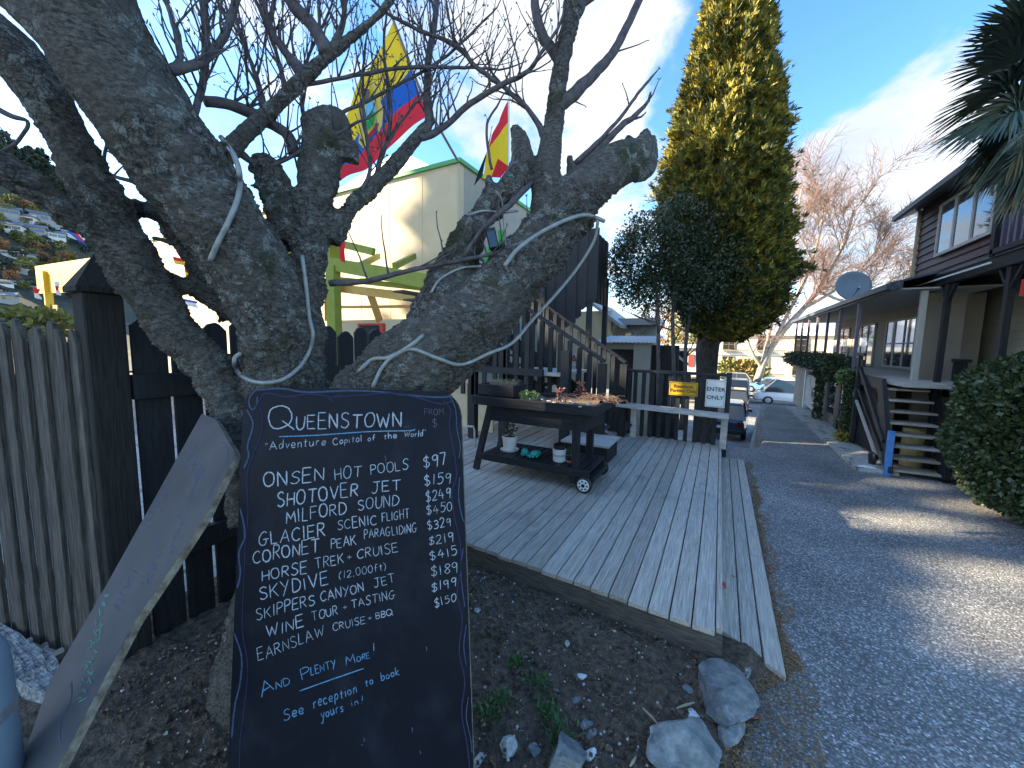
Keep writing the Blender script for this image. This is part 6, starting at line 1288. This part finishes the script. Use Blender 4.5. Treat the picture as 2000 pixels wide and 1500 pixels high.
crown('holly_tree', 'dark evergreen holly with several thin stems, left of the cypress', [(1275, 500, 78, 88, 7.9), (1232, 520, 46, 80, 7.8), (1330, 460, 62, 85, 8.0), (1390, 480, 72, 110, 8.2), (1320, 560, 90, 62, 7.9), (1420, 570, 92, 62, 8.2), (1350, 520, 80, 80, 8.0), (1440, 480, 52, 90, 8.6), (1470, 580, 66, 60, 8.8), (1400, 600, 80, 45, 8.4)],
      [[(1286, 800, 7.8), (1286, 700, 7.8), (1285, 610, 7.8), (1280, 540, 7.8)], [(1318, 820, 7.8), (1316, 720, 7.8), (1314, 620, 7.8), (1320, 520, 7.9)], [(1330, 840, 7.9), (1338, 740, 7.9), (1342, 650, 7.9), (1370, 520, 9)]], 52000, .058, LEAF_H, hol=.35)
# right-hand hedge bush
hb = thing('hedge_bush', 'big rounded dark-leaved hedge bush at the right edge of the drive', 'bush', (2.8, 5.6, 0))
n = 26000; u = rng.normal(size=(n, 3)); u /= np.linalg.norm(u, axis=1)[:, None]; p4 = 2.7; uu = u/(np.sum(np.abs(u)**p4, 1)**(1/p4))[:, None]
bc = np.array(at(2068, 815, 3.75)); bc[2] = .88
nsc = np.array([noise.noise(Vector((a[0]*2.5, a[1]*2.5, a[2]*2.5)))*.10+noise.noise(Vector((a[0]*8, a[1]*8, a[2]*8)))*.07 for a in u])
P = bc+uu*(1+nsc)[:, None]*rng.uniform(.82, 1.0, n)[:, None]*np.array([.68, .68, .81]); P = P[P[:, 2] > .06]
leaves('foliage', P, .052, LEAF_B, hb, (P-bc)+np.array([0, 0, .2]), .45, 1.1)
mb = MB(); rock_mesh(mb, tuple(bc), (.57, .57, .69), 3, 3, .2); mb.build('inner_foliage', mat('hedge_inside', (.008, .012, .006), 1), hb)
mb = MB()
for i in range(7): a = rng.uniform(0, 6.28); mb.tube([(bc[0]+math.cos(a)*.15, bc[1]+math.sin(a)*.15, 0), (bc[0]+math.cos(a)*.35, bc[1]+math.sin(a)*.35, .6)], [.02, .015], 6)
mb.build('stems', TWIG, hb)
q = pz(1902, 950, 0); B_ = thing('garden_post', 'short dark post standing under the hedge bush', 'post', q); mb = MB(); mb.box((q[0]-.06, q[1]-.06, 0), (q[0]+.06, q[1]+.06, .3)); mb.build('post', FASC, B_, bevel=.004)
# foliage hung over the verandah edge and ivy piers
def mass(name, label, boxes, n, size, m, cat, grp=None, dn=False):
    t = thing(name, label, cat, np.mean([b[0] for b in boxes], 0), grp); PS = []; OU = []
    for c, r in boxes:
        k = n//len(boxes); u = rng.normal(size=(k, 3)); u /= np.linalg.norm(u, axis=1)[:, None]; ns_ = np.array([noise.noise(Vector((a[0]*3+c[1], a[1]*3, a[2]*3)))*.3 for a in u]); PS.append(np.array(c)+u*(1+ns_)[:, None]*rng.uniform(.6, 1, k)[:, None]*np.array(r)); OU.append(u)
    leaves('foliage', np.concatenate(PS), size, m, t, np.concatenate(OU)+np.array([0, 0, -.3 if dn else .2]), .5); return t
mass('verandah_hedge', 'trimmed dark hedge growing along the edge of the verandah floor', [((XE-.05, y, 1.42), (.3, .55, .20)) for y in (10.0, 10.8, 11.6, 12.4, 13.3, 14.3, 15.2)]+[((XE-.05, y, 1.18), (.16, .4, .16)) for y in (10.2, 11.2)], 11000, .06, LEAF_B, 'hedge')
mass('ivy_pier', 'ivy-covered pier below the verandah with yellowish lower leaves', [((XE-.02, 9.05, z), (.10, .22, .2)) for z in (.15, .4, .65, .9, 1.1)], 2200, .055, LEAF_I, 'ivy', dn=True)
mass('ivy_pier', 'narrow ivy-covered pier further along below the verandah', [((XE-.02, 11.5, z), (.08, .16, .2)) for z in (.15, .4, .65, .9, 1.1)], 1400, .055, LEAF_I, 'ivy', dn=True)
mass('flowering_tuft', 'light spiky tuft at the corner of the verandah edge', [((XE-.05, 9.2, 1.2), (.15, .2, .13))], 400, .08, SUCC, 'plant')
mass('yellow_shrub', 'sunlit yellow-green shrub tuft at the foot of the ivy pier', [((XE-.1, 8.95, .12), (.1, .15, .12))], 300, .05, mat('yellow_leaves', (.35, .32, .06), .7), 'plant')

# birch
bi = thing('birch_tree', 'leaning white-barked birch with a haze of reddish bare twigs behind the lodge', 'tree', at(1478, 745, 30)); rb = random.Random(3)
wood = MB(); tw = MB()
def bbranch(p, d, L, r, lvl):
    n = 5; P = [V3(p)]; d = V3(d).normalized(); ds = [d.copy()]
    for i in range(n):
        g = .10 if lvl > 1 else -.07
        d = (d+Vector((rb.gauss(0, .13), rb.gauss(0, .13), rb.gauss(0, .13)+g*.4))).normalized(); P.append(P[-1]+d*L/n); ds.append(d.copy())
    R_ = [r*(1-.6*i/n) for i in range(n+1)]; (wood if lvl > 2 else tw).tube(P, R_, 5 if lvl > 2 else 3, False)
    if lvl > 0:
        kk = {4: 6, 3: 7, 2: 11, 1: 17}[lvl]
        for q in range(kk):
            i = min(n, 1+int(n*(q+rb.random())/kk)); a = Vector((rb.gauss(0, 1), rb.gauss(0, 1), rb.gauss(0, .8))).normalized(); bbranch(P[i], ds[i]*.85+a*.7+Vector((0, 0, .15)), L*rb.uniform(.5, .72), max(.012, R_[i]*.5), lvl-1)
BD = 30
def blimb(pts, lv=3, L=2.6, n=7, t0=.35):
    P = cat_rom([np.array([*at(x, y, BD), .72*r*BD/F]) for x, y, r in pts], 5); wood.tube([p[:3] for p in P], [p[3] for p in P], 8)
    for k in range(n):
        i = min(len(P)-2, int(len(P)*(t0+(1-t0)*(k+rb.random())/n))); dr = V3(P[i+1][:3]-P[i][:3]).normalized(); a = Vector((rb.gauss(0, 1), rb.gauss(0, 1), rb.gauss(0, .7))).normalized(); bbranch(P[i][:3], dr*.8+a*.7+Vector((0, 0, .2)), L*rb.uniform(.6, 1.1), P[i][3]*.38, lv-1)
blimb([(1478, 745, 9), (1500, 690, 8), (1535, 640, 7.5), (1580, 590, 6.5), (1620, 530, 5), (1650, 470, 4), (1668, 410, 2.5)], 3, 3.4, 10)
blimb([(1510, 670, 5), (1540, 610, 4.5), (1575, 540, 4), (1600, 460, 3), (1610, 390, 2)], 3, 3.2, 8)
blimb([(1488, 720, 5), (1505, 640, 4), (1530, 560, 3.4), (1550, 470, 2.8), (1565, 370, 1.6)], 3, 3.2, 9)
blimb([(1565, 605, 5), (1610, 580, 4), (1660, 545, 3), (1710, 490, 2.4), (1740, 440, 1.5)], 3, 3.2, 9, .2)
blimb([(1600, 570, 4), (1660, 590, 3), (1710, 570, 2), (1750, 540, 1.5)], 3, 2.8, 7, .2)
blimb([(1490, 720, 6), (1470, 690, 4), (1455, 650, 3), (1440, 600, 2)], 3, 2.4, 4)
wood.build('trunk', BIRCH, bi, smooth=True); tw.build('twigs', BTWIG, bi); print('birch', len(wood.f), len(tw.f))

# palm at the right edge
pm = thing('fan_palm', 'fan palm whose drooping fronds enter from the top right corner', 'palm', (at(2085, 215, 3.0)[0]+.35, at(2085, 215, 3.0)[1]-.12, 0))
top = np.array(at(2085, 215, 3.0)); mb = MB(); mb.tube([(top[0]+.35, top[1]-.12, 0), (top[0]+.22, top[1]-.05, 1.6), tuple(top-np.array([0, 0, .15]))], [.11, .09, .10], 12); mb.build('trunk', TRUNKD, pm, smooth=True)
def frond(hub, tipdir, R_, m, droop=.25, spread=1.9, nseg=44):
    hub = V3(hub); d = V3(tipdir).normalized(); s0 = d.cross(Vector((0, 0, 1))); s0 = s0.normalized() if s0.length > .1 else Vector((1, 0, 0)); nn_ = s0.cross(d); tw_ = rng.normal(0, .5); sd = s0*math.cos(tw_)+nn_*math.sin(tw_); nr = sd.cross(d)
    mb = MB(); mb.tube([V3(top), (V3(top)+hub)/2+Vector((0, 0, .06)), hub], [.018, .012, .010], 5)
    for k in range(nseg):
        a = (k/(nseg-1)-.5)*spread*1.15+rng.normal(0, .02); dd = (d*math.cos(a)+sd*math.sin(a)).normalized(); L = R_*(1-.25*abs(a)/1.2)*rng.uniform(.88, 1.08); w = .019*R_/.6; n = 6; side = dd.cross(nr).normalized(); P = []
        for i in range(n+1):
            t = i/n; c = hub+dd*L*t+Vector((0, 0, -droop*t*t*L*rng.uniform(.9, 1.1)))+nr*.01*math.sin(k*2.1); ww = w*(math.sin(math.pi*min(1, .12+t*.55))**.8)*(1-t**3)+.0012; P.append((c-side*ww, c+nr*ww*.5, c+side*ww))
        o = len(mb.v)
        for tri in P: mb.v += [tuple(x_) for x_ in tri]
        for i in range(n):
            for j in (0, 1): mb.f.append((o+i*3+j, o+i*3+j+1, o+i*3+j+4, o+i*3+j+3))
    mb.build('frond', m, pm)
for (hx, hy, tx, ty, R_, m, dr, D) in ((1990, 200, 1850, 250, .8, LEAF_P, .2, 5.1), (1995, 240, 1860, 320, .85, LEAF_P, .3, 5.0), (2000, 90, 1900, 70, .72, LEAF_P, .1, 5.2), (2020, 300, 1930, 420, .7, LEAF_P, .35, 5.1), (2010, 55, 1940, 25, .62, LEAF_P, .15, 5.0), (1985, 120, 1880, 110, .68, LEAF_P, .2, 5.0), (1975, 170, 1860, 200, .80, LEAF_P, .22, 4.95), (1985, 215, 1830, 290, .85, LEAF_P, .3, 4.9), (2010, 250, 1880, 370, .80, LEAF_P, .35, 4.95), (2035, 270, 1950, 400, .75, LEAF_P, .3, 5.0),
                                   (2010, 190, 1900, 250, .75, LEAF_P, .3, 5.3), (2030, 130, 1920, 140, .8, LEAF_P, .2, 5.3), (2040, 300, 1960, 420, .62, LEAF_PD, .5, 5.0), (2000, 270, 1900, 380, .60, LEAF_PD, .5, 5.1), (2060, 30, 2010, -60, .7, LEAF_P, .1, 5.0), (2150, 100, 2250, 60, .8, LEAF_P, .2, 5.1), (2120, 280, 2200, 420, .8, LEAF_P, .3, 5.1), (2060, 320, 2020, 460, .6, LEAF_PD, .4, 5.2)):
    D *= .59; R_ *= .64; ty -= 25;  h_ = at(hx, hy, D); frond(h_, at(tx, ty, D)-h_, R_, m, dr)

# ================================================================== CARS
def car_glass(): return GLASS
def build_car(name, label, L, Wd, Ht, paint, loc, rz, van=False, plate=True, grp='cars in the lower car park'):
    """nose along +Y in its own frame; origin on the ground under its middle"""
    t = thing(name, label, 'van' if van else 'car', (0, 0, 0), grp)
    belt = Ht*(.52 if van else .60); hw = Wd/2
    if van: secs = [(-L/2, .35, belt*.98, .86), (-L/2+.06, .28, belt, .96), (-L/2+.5, .25, belt, 1), (L/2-.9, .25, belt, 1), (L/2-.25, .26, belt*.93, .97), (L/2, .32, belt*.74, .86)]
    else: secs = [(-L/2, .38, belt*.86, .82), (-L/2+.10, .28, belt*.97, .93), (-L/2+.55, .24, belt, 1), (L/2-1.2, .24, belt*.97, 1), (L/2-.35, .25, belt*.80, .95), (L/2-.05, .32, belt*.66, .82)]
    mb = MB(); n = 16
    for (y, zl, zh, ws) in secs:
        for k in range(n):
            a = k*math.tau/n; ca, sa = math.cos(a), math.sin(a); e = .42; mb.v.append((hw*ws*(abs(ca)**e)*math.copysign(1, ca), y, (zl+zh)/2+(zh-zl)/2*(abs(sa)**e)*math.copysign(1, sa)))
    for i in range(len(secs)-1):
        for k in range(n): mb.f.append((i*n+k, i*n+(k+1) % n, (i+1)*n+(k+1) % n, (i+1)*n+k))
    mb.f += [tuple(range(n)), tuple(range((len(secs)-1)*n, len(secs)*n))[::-1]]; mb.build('body', paint, t, smooth=False)
    if van: y0, y1, r0, r1 = -L/2+.08, L/2-.45, -L/2+.22, L/2-1.25
    else: y0, y1, r0, r1 = -L/2+.22, L/2-1.15, -L/2+.62, L/2-2.0
    b = belt-.04; wr = hw*.78; wb = hw*.93
    mb = MB(); mb.hexa([(-wb, y0, b), (wb, y0, b), (wb, y1, b), (-wb, y1, b), (-wr, r0, Ht-.06), (wr, r0, Ht-.06), (wr, r1, Ht-.06), (-wr, r1, Ht-.06)]); mb.build('windows', car_glass(), t)
    mb = MB(); mb.hexa([(-wr-.02, r0-.05, Ht-.065), (wr+.02, r0-.05, Ht-.065), (wr+.02, r1+.03, Ht-.065), (-wr-.02, r1+.03, Ht-.065), (-wr*.9, r0+.1, Ht), (wr*.9, r0+.1, Ht), (wr*.9, r1-.1, Ht), (-wr*.9, r1-.1, Ht)]); mb.build('roof', paint, t, bevel=.01)
    for s_ in (-1, 1):
        for (ya, yb) in ((y0, r0), (y1, r1)): mb = MB(); mb.bar((s_*wb, ya, b), (s_*wr, yb, Ht-.05), .08, .05, (1, 0, 0)); mb.build('pillar', paint, t)
        ym = (r0+r1)/2; mb = MB(); mb.bar((s_*(wb+.005), ym, b), (s_*(wr+.008), ym, Ht-.05), .09, .03, (0, 1, 0)); mb.build('pillar', paint, t)
        for y in (-L/2+.75, L/2-.85):
            mb = MB(); mb.lathe((s_*(hw-.10), y, .32), [(.2, -.1), (.31, -.1), (.325, -.06), (.325, .06), (.31, .1), (.2, .1)], 22, (1, 0, 0)); w_ = mb.build('wheel', BPLAST, t); mb = MB(); mb.lathe((s_*(hw-.02), y, .32), [(0, -.03), (.2, -.03), (.21, .0), (.19, .02), (.05, .03), (0, .03)], 14, (s_, 0, 0)); mb.build('rim', STEEL, w_)
        mb = MB(); mb.box((s_*hw*.62, -L/2-.015, belt*.68), (s_*hw*.88, -L/2+.12, belt*.90)); mb.build('tail_light', mat('tail_red', (.09, .006, .006), .2) if 'tail_red' not in MATS else MATS['tail_red'], t)
        mb = MB(); mb.box((s_*hw*.52, L/2-.16, belt*.52), (s_*hw*.84, L/2-.015, belt*.66)); mb.build('headlight', GLASSL, t)
        mb = MB(); mb.box((s_*hw*.98, y1-.15, b+.02), (s_*(hw+.16), y1-.05, b+.16)); mb.build('mirror', paint, t)
    mb = MB(); mb.box((-hw*.8, -L/2-.05, .32), (hw*.8, -L/2+.12, .50)); mb.build('bumper', BPLAST, t, bevel=.02); mb = MB(); mb.box((-hw*.8, L/2-.12, .30), (hw*.8, L/2+.02, .48)); mb.build('bumper', BPLAST, t, bevel=.02)
    mb = MB(); mb.box((-.2, -L/2-.065, belt*.58), (.2, -L/2-.02, belt*.58+.11)); mb.build('number_plate', WPLAST, t)
    t.location = V3(loc); t.rotation_euler = (0, 0, rz); return t
def paint(nm, col): return mat(nm, col, .25, coat=.8)
PB, PD, PS, PW, PBL = paint('dark_blue_paint', (.012, .025, .05)), paint('black_car_paint', (.012, .013, .015)), paint('silver_paint', (.25, .27, .28)), paint('white_car_paint', (.75, .76, .76)), paint('light_blue_paint', (.12, .3, .55))
build_car('parked_car', 'dark blue hatchback parked nearest, tail towards the railing', 4.4, 1.85, 1.62, PB, (.42, 21.5, -2.4), R(-4))
build_car('parked_car', 'black estate car parked second from the railing', 4.4, 1.8, 1.55, PD, (.95, 29.0, -2.4), R(-4))
build_car('parked_car', 'dark silver car parked third from the railing', 4.5, 1.85, 1.75, PS, (1.3, 35.0, -2.4), R(-4))
build_car('parked_car', 'dark four-wheel drive with pale snow-like roof load left in the car park', 4.5, 1.85, 1.8, PD, (-1.2, 33.0, -2.4), R(-4))
build_car('parked_van', 'white van standing across the end of the drive', 4.6, 1.75, 1.92, PW, (4.75, 34.5, -2.4), R(90), van=True)
build_car('parked_car', 'pale blue car behind the nose of the white van', 4.2, 1.75, 1.45, PBL, (4.1, 43.0, -2.4), R(80))
build_car('parked_car', 'dark car just behind the roof of the white van', 4.3, 1.8, 1.6, PD, (7.6, 45.0, -2.4), R(90))
build_car('parked_car', 'silver car far back, left of the birch foot', 4.3, 1.8, 1.5, PS, (1.0, 48.0, -2.4), R(90))

# ================================================================== HOTEL
DPANE = mat('dark_window', (.03, .026, .022), .5, spec=.15)
ho = thing('hotel', 'long sunlit cream hotel with dark balcony windows beyond the car park', 'building', (6, 62, -2.4)); YH = 62.
x0, x1 = py(1385, 700, YH)[0], py(1640, 700, YH)[0]; z0, z1 = -2.4, py(1500, 655, YH)[2]
B('wall', (x0, YH, z0), (x1, YH+10, z1), HOTEL, par=ho); B('cornice', (x0-.3, YH-.4, z1), (x1+.3, YH+10, z1+.4), WHITE, par=ho); B('string_course', (x0, YH-.12, (z0+z1)/2+.2), (x1, YH-.002, (z0+z1)/2+.45), WHITE, par=ho)
xx = x0+1.6
while xx < x1-2:
    for z in (z0+.7, (z0+z1)/2+.9):
        w_ = B('window', (xx, YH-.06, z), (xx+1.5, YH-.002, z+2.3), DPANE, par=ho)
        for q in (0, .72, 1.42): B('frame', (xx+q, YH-.10, z), (xx+q+.08, YH-.061, z+2.3), TAUPE, par=w_)
        for q in (.0, .75, 1.5, 2.22): B('frame', (xx+.082, YH-.095, z+q), (xx+1.418, YH-.0615, z+q+.07), TAUPE, par=w_)
        B('balcony', (xx-.2, YH-.6, z-.1), (xx+1.7, YH-.101, z), TAUPE, par=ho)
        mb = MB()
        for q in range(11): mb.box((xx-.2+q*.185, YH-.6, z+.001), (xx-.16+q*.185, YH-.57, z+.8))
        mb.box((xx-.2, YH-.61, z+.8), (xx+1.7, YH-.56, z+.86)); mb.build('balcony_rail', BLACK, ho)
    xx += 4.1
for i, (x, c_) in enumerate(((1420, OLIVE), (1450, AUT), (1432, OLIVE), (1462, OLIVE), (1480, OLIVE))):
    p = py(x, 722, 55); t = thing('shrub', ['yellow-green shrub at the left foot of the hotel', 'rusty shrub between two yellow ones at the hotel foot', 'second yellow-green shrub at the hotel foot', 'broad yellow-green shrub beneath a hotel balcony', 'yellow-green shrub furthest right at the hotel foot'][i], 'bush', p, 'shrubs at the hotel foot'); k = 260; u = rng.normal(size=(k, 3)); u /= np.linalg.norm(u, axis=1)[:, None]
    leaves('foliage', p+u*rng.uniform(.4, 1, k)[:, None]*np.array([1.4, 1, 1.3]), .5, c_, t, u)
# trees between the cypress and the hotel
def far_tree(p, h, r, m, label, kind='round', grp='trees in the distance', n=500, size=.5):
    t = thing('conifer' if kind == 'cone' else 'broadleaf_tree', label, 'tree', p, grp); u = rng.normal(size=(n, 3)); u /= np.linalg.norm(u, axis=1)[:, None]
    if kind == 'cone': zz_ = rng.uniform(.12, 1, n)**.8; a = rng.uniform(0, 6.28, n); rad = r*(1.02-zz_)*rng.uniform(.6, 1, n); P = np.array(p)+np.column_stack([rad*np.cos(a), rad*np.sin(a), h*zz_]); ou = np.column_stack([np.cos(a), np.sin(a), -.2*np.ones(n)])
    else: ns_ = np.array([noise.noise(Vector((a[0]*2+p[0], a[1]*2, a[2]*2)))*.5 for a in u]); P = np.array(p)+np.array([0, 0, h*.62])+u*(1+ns_)[:, None]*rng.uniform(.5, 1, n)[:, None]*np.array([r, r, h*.38]); ou = u
    leaves('foliage', P, size, m, t, ou, .5, 1.2); mb = MB(); mb.tube([p, (p[0], p[1], p[2]+h*.7)], [h*.03, h*.012], 6); mb.build('trunk', TRUNKD, t); return t
for (x, y, D, h, r, m, k, lb) in ((1330, 735, 75, 11, 3.0, OLIVE, 'round', 'olive-green tree above the low house'), (1300, 735, 80, 12, 3.2, AUT, 'round', 'rust-coloured autumn tree left of the big trunk'), (1345, 735, 90, 13, 3.4, AUT, 'round', 'second rust-coloured tree beside the big trunk'), (1255, 735, 85, 13, 3, PINE, 'cone', 'dark conifer behind the side building'), (1372, 735, 88, 12, 3, OLIVE, 'round', 'green tree hidden partly by the big trunk')):
    p = at(x, y, D); p[2] = -2.4; far_tree(p, h, r, m, lb, k, n=700, size=.6)

# ================================================================== HILLSIDE
az0, az1 = R(38), R(112); na, nd = 120, 60
def hill_z(a, d):
    """height of the slope at azimuth a (left of the drive) and distance d"""
    rx = (math.degrees(a)-28.3)            # degrees left of the picture's middle
    ridge = np.interp(rx, [10, 30, 40, 44, 48, 53, 62, 85], [6, 16, 38, 62, 95, 118, 100, 30])
    t = sm((d-70)/320)**1.15
    return -2.4+ridge*t+t*4*noise.noise(Vector((a*30, d*.02, 0)))+t*2*noise.noise(Vector((a*90, d*.06, 5)))
mb = MB()
for i in range(na+1):
    a = az0+(az1-az0)*i/na
    for j in range(nd+1): d = 60+420*(j/nd)**1.2; mb.v.append((-math.sin(a)*d, math.cos(a)*d, hill_z(a, d)))
for i in range(na):
    for j in range(nd): q = i*(nd+1)+j; mb.f.append((q, q+1, q+nd+2, q+nd+1))
struct(mb.build('hillside', HILL, smooth=True))
def on_hill(x, y):
    d_ = ray(x, y); d_ = d_/np.linalg.norm(d_[:2])
    a = math.atan2(-d_[0], d_[1]); prev = None
    for s_ in np.arange(64, 470, 2.):
        if CC[2]+d_[2]*s_ <= hill_z(a, s_): return np.array([d_[0]*s_, d_[1]*s_, hill_z(a, s_)]), s_
    return None, None
hx = random.Random(8); hk = 0
proto_c = None; proto_r = {}
for row, (yy, xa, xb, st_) in enumerate(((304, -10, 40, 7), (316, 0, 70, 7), (330, 0, 110, 7), (346, 10, 150, 7), (362, 60, 190, 8), (378, 100, 230, 9))):
    x = xa
    while x < xb:
        p, s_ = on_hill(x+hx.uniform(-3, 3), yy+hx.uniform(-3, 3)+14)
        if p is not None:
            if proto_c is None: proto_c = far_tree((0, 0, 0), 15, 4.2, PINE, 'dark conifer in the forest along the hill ridge', 'cone', 'conifers on the ridge', 260, 2.2); 
            c_ = copy_tree(proto_c, p, None, hx.uniform(0, 6), None, hx.uniform(.45, .8))
        x += st_+hx.uniform(-2, 2)
proto_c.location = V3(on_hill(30, 345)[0]); proto_c.scale = (.7,)*3
cols = ((OLIVE, 'olive-green tree among the hillside houses'), (AUT, 'orange autumn tree among the hillside houses'), (PINE, 'dark green tree among the hillside houses'))
for k, (m, lb) in enumerate(cols): proto_r[k] = far_tree((0, 0, 0), 8, 3.5, m, lb, 'round', 'trees among the hillside houses', 220, 1.5)
first = set()
for i in range(130):
    x, y = hx.uniform(-20, 210), hx.uniform(395, 590)
    p, s_ = on_hill(x, y)
    if p is None: continue
    k = hx.choices((0, 1, 2), (4, 2.0, 3))[0]; sc_ = hx.uniform(.45, .95)*(s_/380)
    if k not in first: first.add(k); proto_r[k].location = V3(p); proto_r[k].scale = (sc_,)*3
    else: copy_tree(proto_r[k], p, None, hx.uniform(0, 6), None, sc_)
def house(p, rz, w, d, h, lb, wm, rm):
    t = thing('hillside_house', lb, 'house', (0, 0, 0), 'houses on the hillside'); mb = MB(); mb.box((-w/2, -d/2, -2), (w/2, d/2, h)); mb.build('wall', wm, t)
    mb = MB(); e = .5; mb.add([(-w/2-e, -d/2-e, h), (w/2+e, -d/2-e, h), (w/2+e, d/2+e, h), (-w/2-e, d/2+e, h), (-w/2-e, 0, h+d*.28), (w/2+e, 0, h+d*.28)], [(3, 2, 1, 0), (0, 1, 5, 4), (2, 3, 4, 5), (0, 4, 3), (1, 2, 5)]); mb.build('roof', rm, t)
    for k in range(3):
        mb = MB(); x = -w/2+w*(k+.5)/3; mb.box((x-.9, -d/2-.06, h*.35), (x+.9, -d/2-.005, h*.8)); mb.build('window', GLASS, t)
    t.location = V3(p); t.rotation_euler = (0, 0, rz); return t
WH, RD, GRY = mat('white_house', (.75, .72, .66), .8), mat('terracotta_wall', (.55, .18, .09), .8), mat('grey_house', (.35, .34, .33), .8)
hp_ = [(67, 408, 'terracotta tower-like house high on the slope', RD, 1.0), (12, 425, 'grey-roofed house at the left edge of the hillside', GRY, 1), (45, 440, 'pale house with a long dark roof in the upper hillside row', WH, 1), (85, 437, 'dark-roofed house in the middle of the upper hillside row', GRY, 1.1), (118, 448, 'dark-roofed house right in the upper hillside row', WH, 1),
       (20, 455, 'house with a blue-grey roof in the second hillside row, left', WH, 1), (62, 462, 'house with a blue-grey roof in the second hillside row, middle', GRY, 1.1), (100, 468, 'house with a blue-grey roof in the second hillside row, right', WH, 1), (140, 462, 'small house beside the pennant on the hillside', WH, .8), (22, 505, 'bright white house low on the hillside at the left', WH, .8), (50, 508, 'second bright white house low on the hillside', WH, .7), (35, 535, 'grey cottage below the two white houses', GRY, .7), (10, 560, 'white cottage near the foot of the hillside', WH, .6), (55, 560, 'pale cottage near the canopy at the foot of the hillside', WH, .6), (5, 590, 'long low building just above the picket fence', GRY, 1.0)]
for (x, y, lb, wm, s_) in hp_:
    p, d_ = on_hill(x, y)
    if p is None: continue
    k = s_*d_/460; a = math.atan2(-p[0], p[1]); house(p, a+hx.uniform(-.4, .4), 13*k, 9*k, (9 if wm is RD else 4.5)*k, lb, wm, HROOF)
# hedge behind the pickets
mass('garden_hedge', 'sunlit yellow-green hedge above the picket fence at the left', [(at(x, 632, 9), (1.0, .8, .32)) for x in (-30, 20, 70)], 2400, .16, OLIVE, 'hedge')
# far mountains
mb = MB(); pts = []
n = 160
for i in range(n+1):
    a = R(-40)+R(110)*i/n; d = 2200; X, Y = -math.sin(a)*d, math.cos(a)*d; ad = math.degrees(a)
    h = 95+55*noise.noise(Vector((a*9, 0, 1)))+30*noise.noise(Vector((a*30, 0, 2)))+ (90 if -14 < ad < 2 else 40)
    mb.v += [(X*.8, Y*.8, -20), (X*.9, Y*.9, h*.45+12*noise.noise(Vector((a*50, 3, 1)))), (X, Y, h)]
for i in range(n):
    for j in (0, 1): mb.f.append((i*3+j, i*3+j+1, i*3+j+4, i*3+j+3))
struct(mb.build('mountains', MOUNT, smooth=True))

# ================================================================== SHADE SCREEN: leafy sheet added out of view to shade the yard
SH = thing('unseen_shade_screen', 'tall leafy screen added out of view to shade the yard', 'shade screen', (-34, -9, 0)); SH['group'] = 'unseen shade casters'
XS_ = -34.
def to_sun(P): d_ = (P[0]-XS_); return P[1]-d_*SUN_AZ[1]/SUN_AZ[0], P[2]+d_*math.hypot(*SUN_AZ)/abs(SUN_AZ[0])*math.tan(SUN_EL)
holes = []  # gaps in the added screen, aimed so sun patches land on the drive
for (x, y, ry_, rz_) in ((1885, 1105, .12, .17), (1915, 1140, .12, .17), (1945, 1185, .12, .17), (1975, 1235, .12, .17), (2000, 1285, .12, .17), (1975, 1120, .10, .2), (1998, 1165, .10, .2), (1785, 1020, .3, .26), (1905, 990, .26, .16), (1765, 945, .16, .12), (1677, 911, .12, .10), (1612, 943, .12, .10), (1565, 1010, .24, .24), (1540, 872, .36, .3), (1590, 872, .36, .3), (1570, 892, .5, .22), (1690, 915, .10, .07), (1975, 1240, .12, .25), (1655, 885, .12, .2)):
    p = pz(x, y, 0); a, b = to_sun(p); holes.append((a, b, ry_*1.0, rz_*1.0))
ny_, nz_2 = 260, 215; PP = []
for i in range(ny_):
    for j in range(nz_2):
        y = -27+27.0*i/ny_; z = 26*j/nz_2
        topz = 21.6+.9*noise.noise(Vector((y*.5, 0, 0)))+.5*noise.noise(Vector((y*2, 0, 0)))
        if y < -4.2: topz += 3.2*min(1, (-4.2-y)/.8)
        yend = -1.3+.5*noise.noise(Vector((z*.5, 4, 0)))+.35*noise.noise(Vector((z*1.6, 7, 0)))
        if z > topz or y > yend: continue
        if any(((y-a)/(b1*.85+.07))**2+((z-b)/(c1*.8+.07))**2 < 1.0 for a, b, b1, c1 in holes): continue
        PP.append((XS_+rng.normal(0, .03), y+rng.normal(0, .02), z+rng.normal(0, .02)))
PP = np.array(PP); n = len(PP); s = .13
v = np.stack([PP+np.array([0, -s, -s]), PP+np.array([.02, s, -s*.8]), PP+np.array([0, s*1.1, s]), PP+np.array([-.02, -s, s])], 1)
np_obj('foliage', v.reshape(-1, 3), np.arange(n*4).reshape(-1, 4), CORE_C, SH)
mb = MB()
for k in range(8): mb.tube([(-34.4, -22+k*3, 0), (-34.4, -22+k*3, 15)], [.3, .12], 8)
mb.build('trunks', TRUNKD, SH)
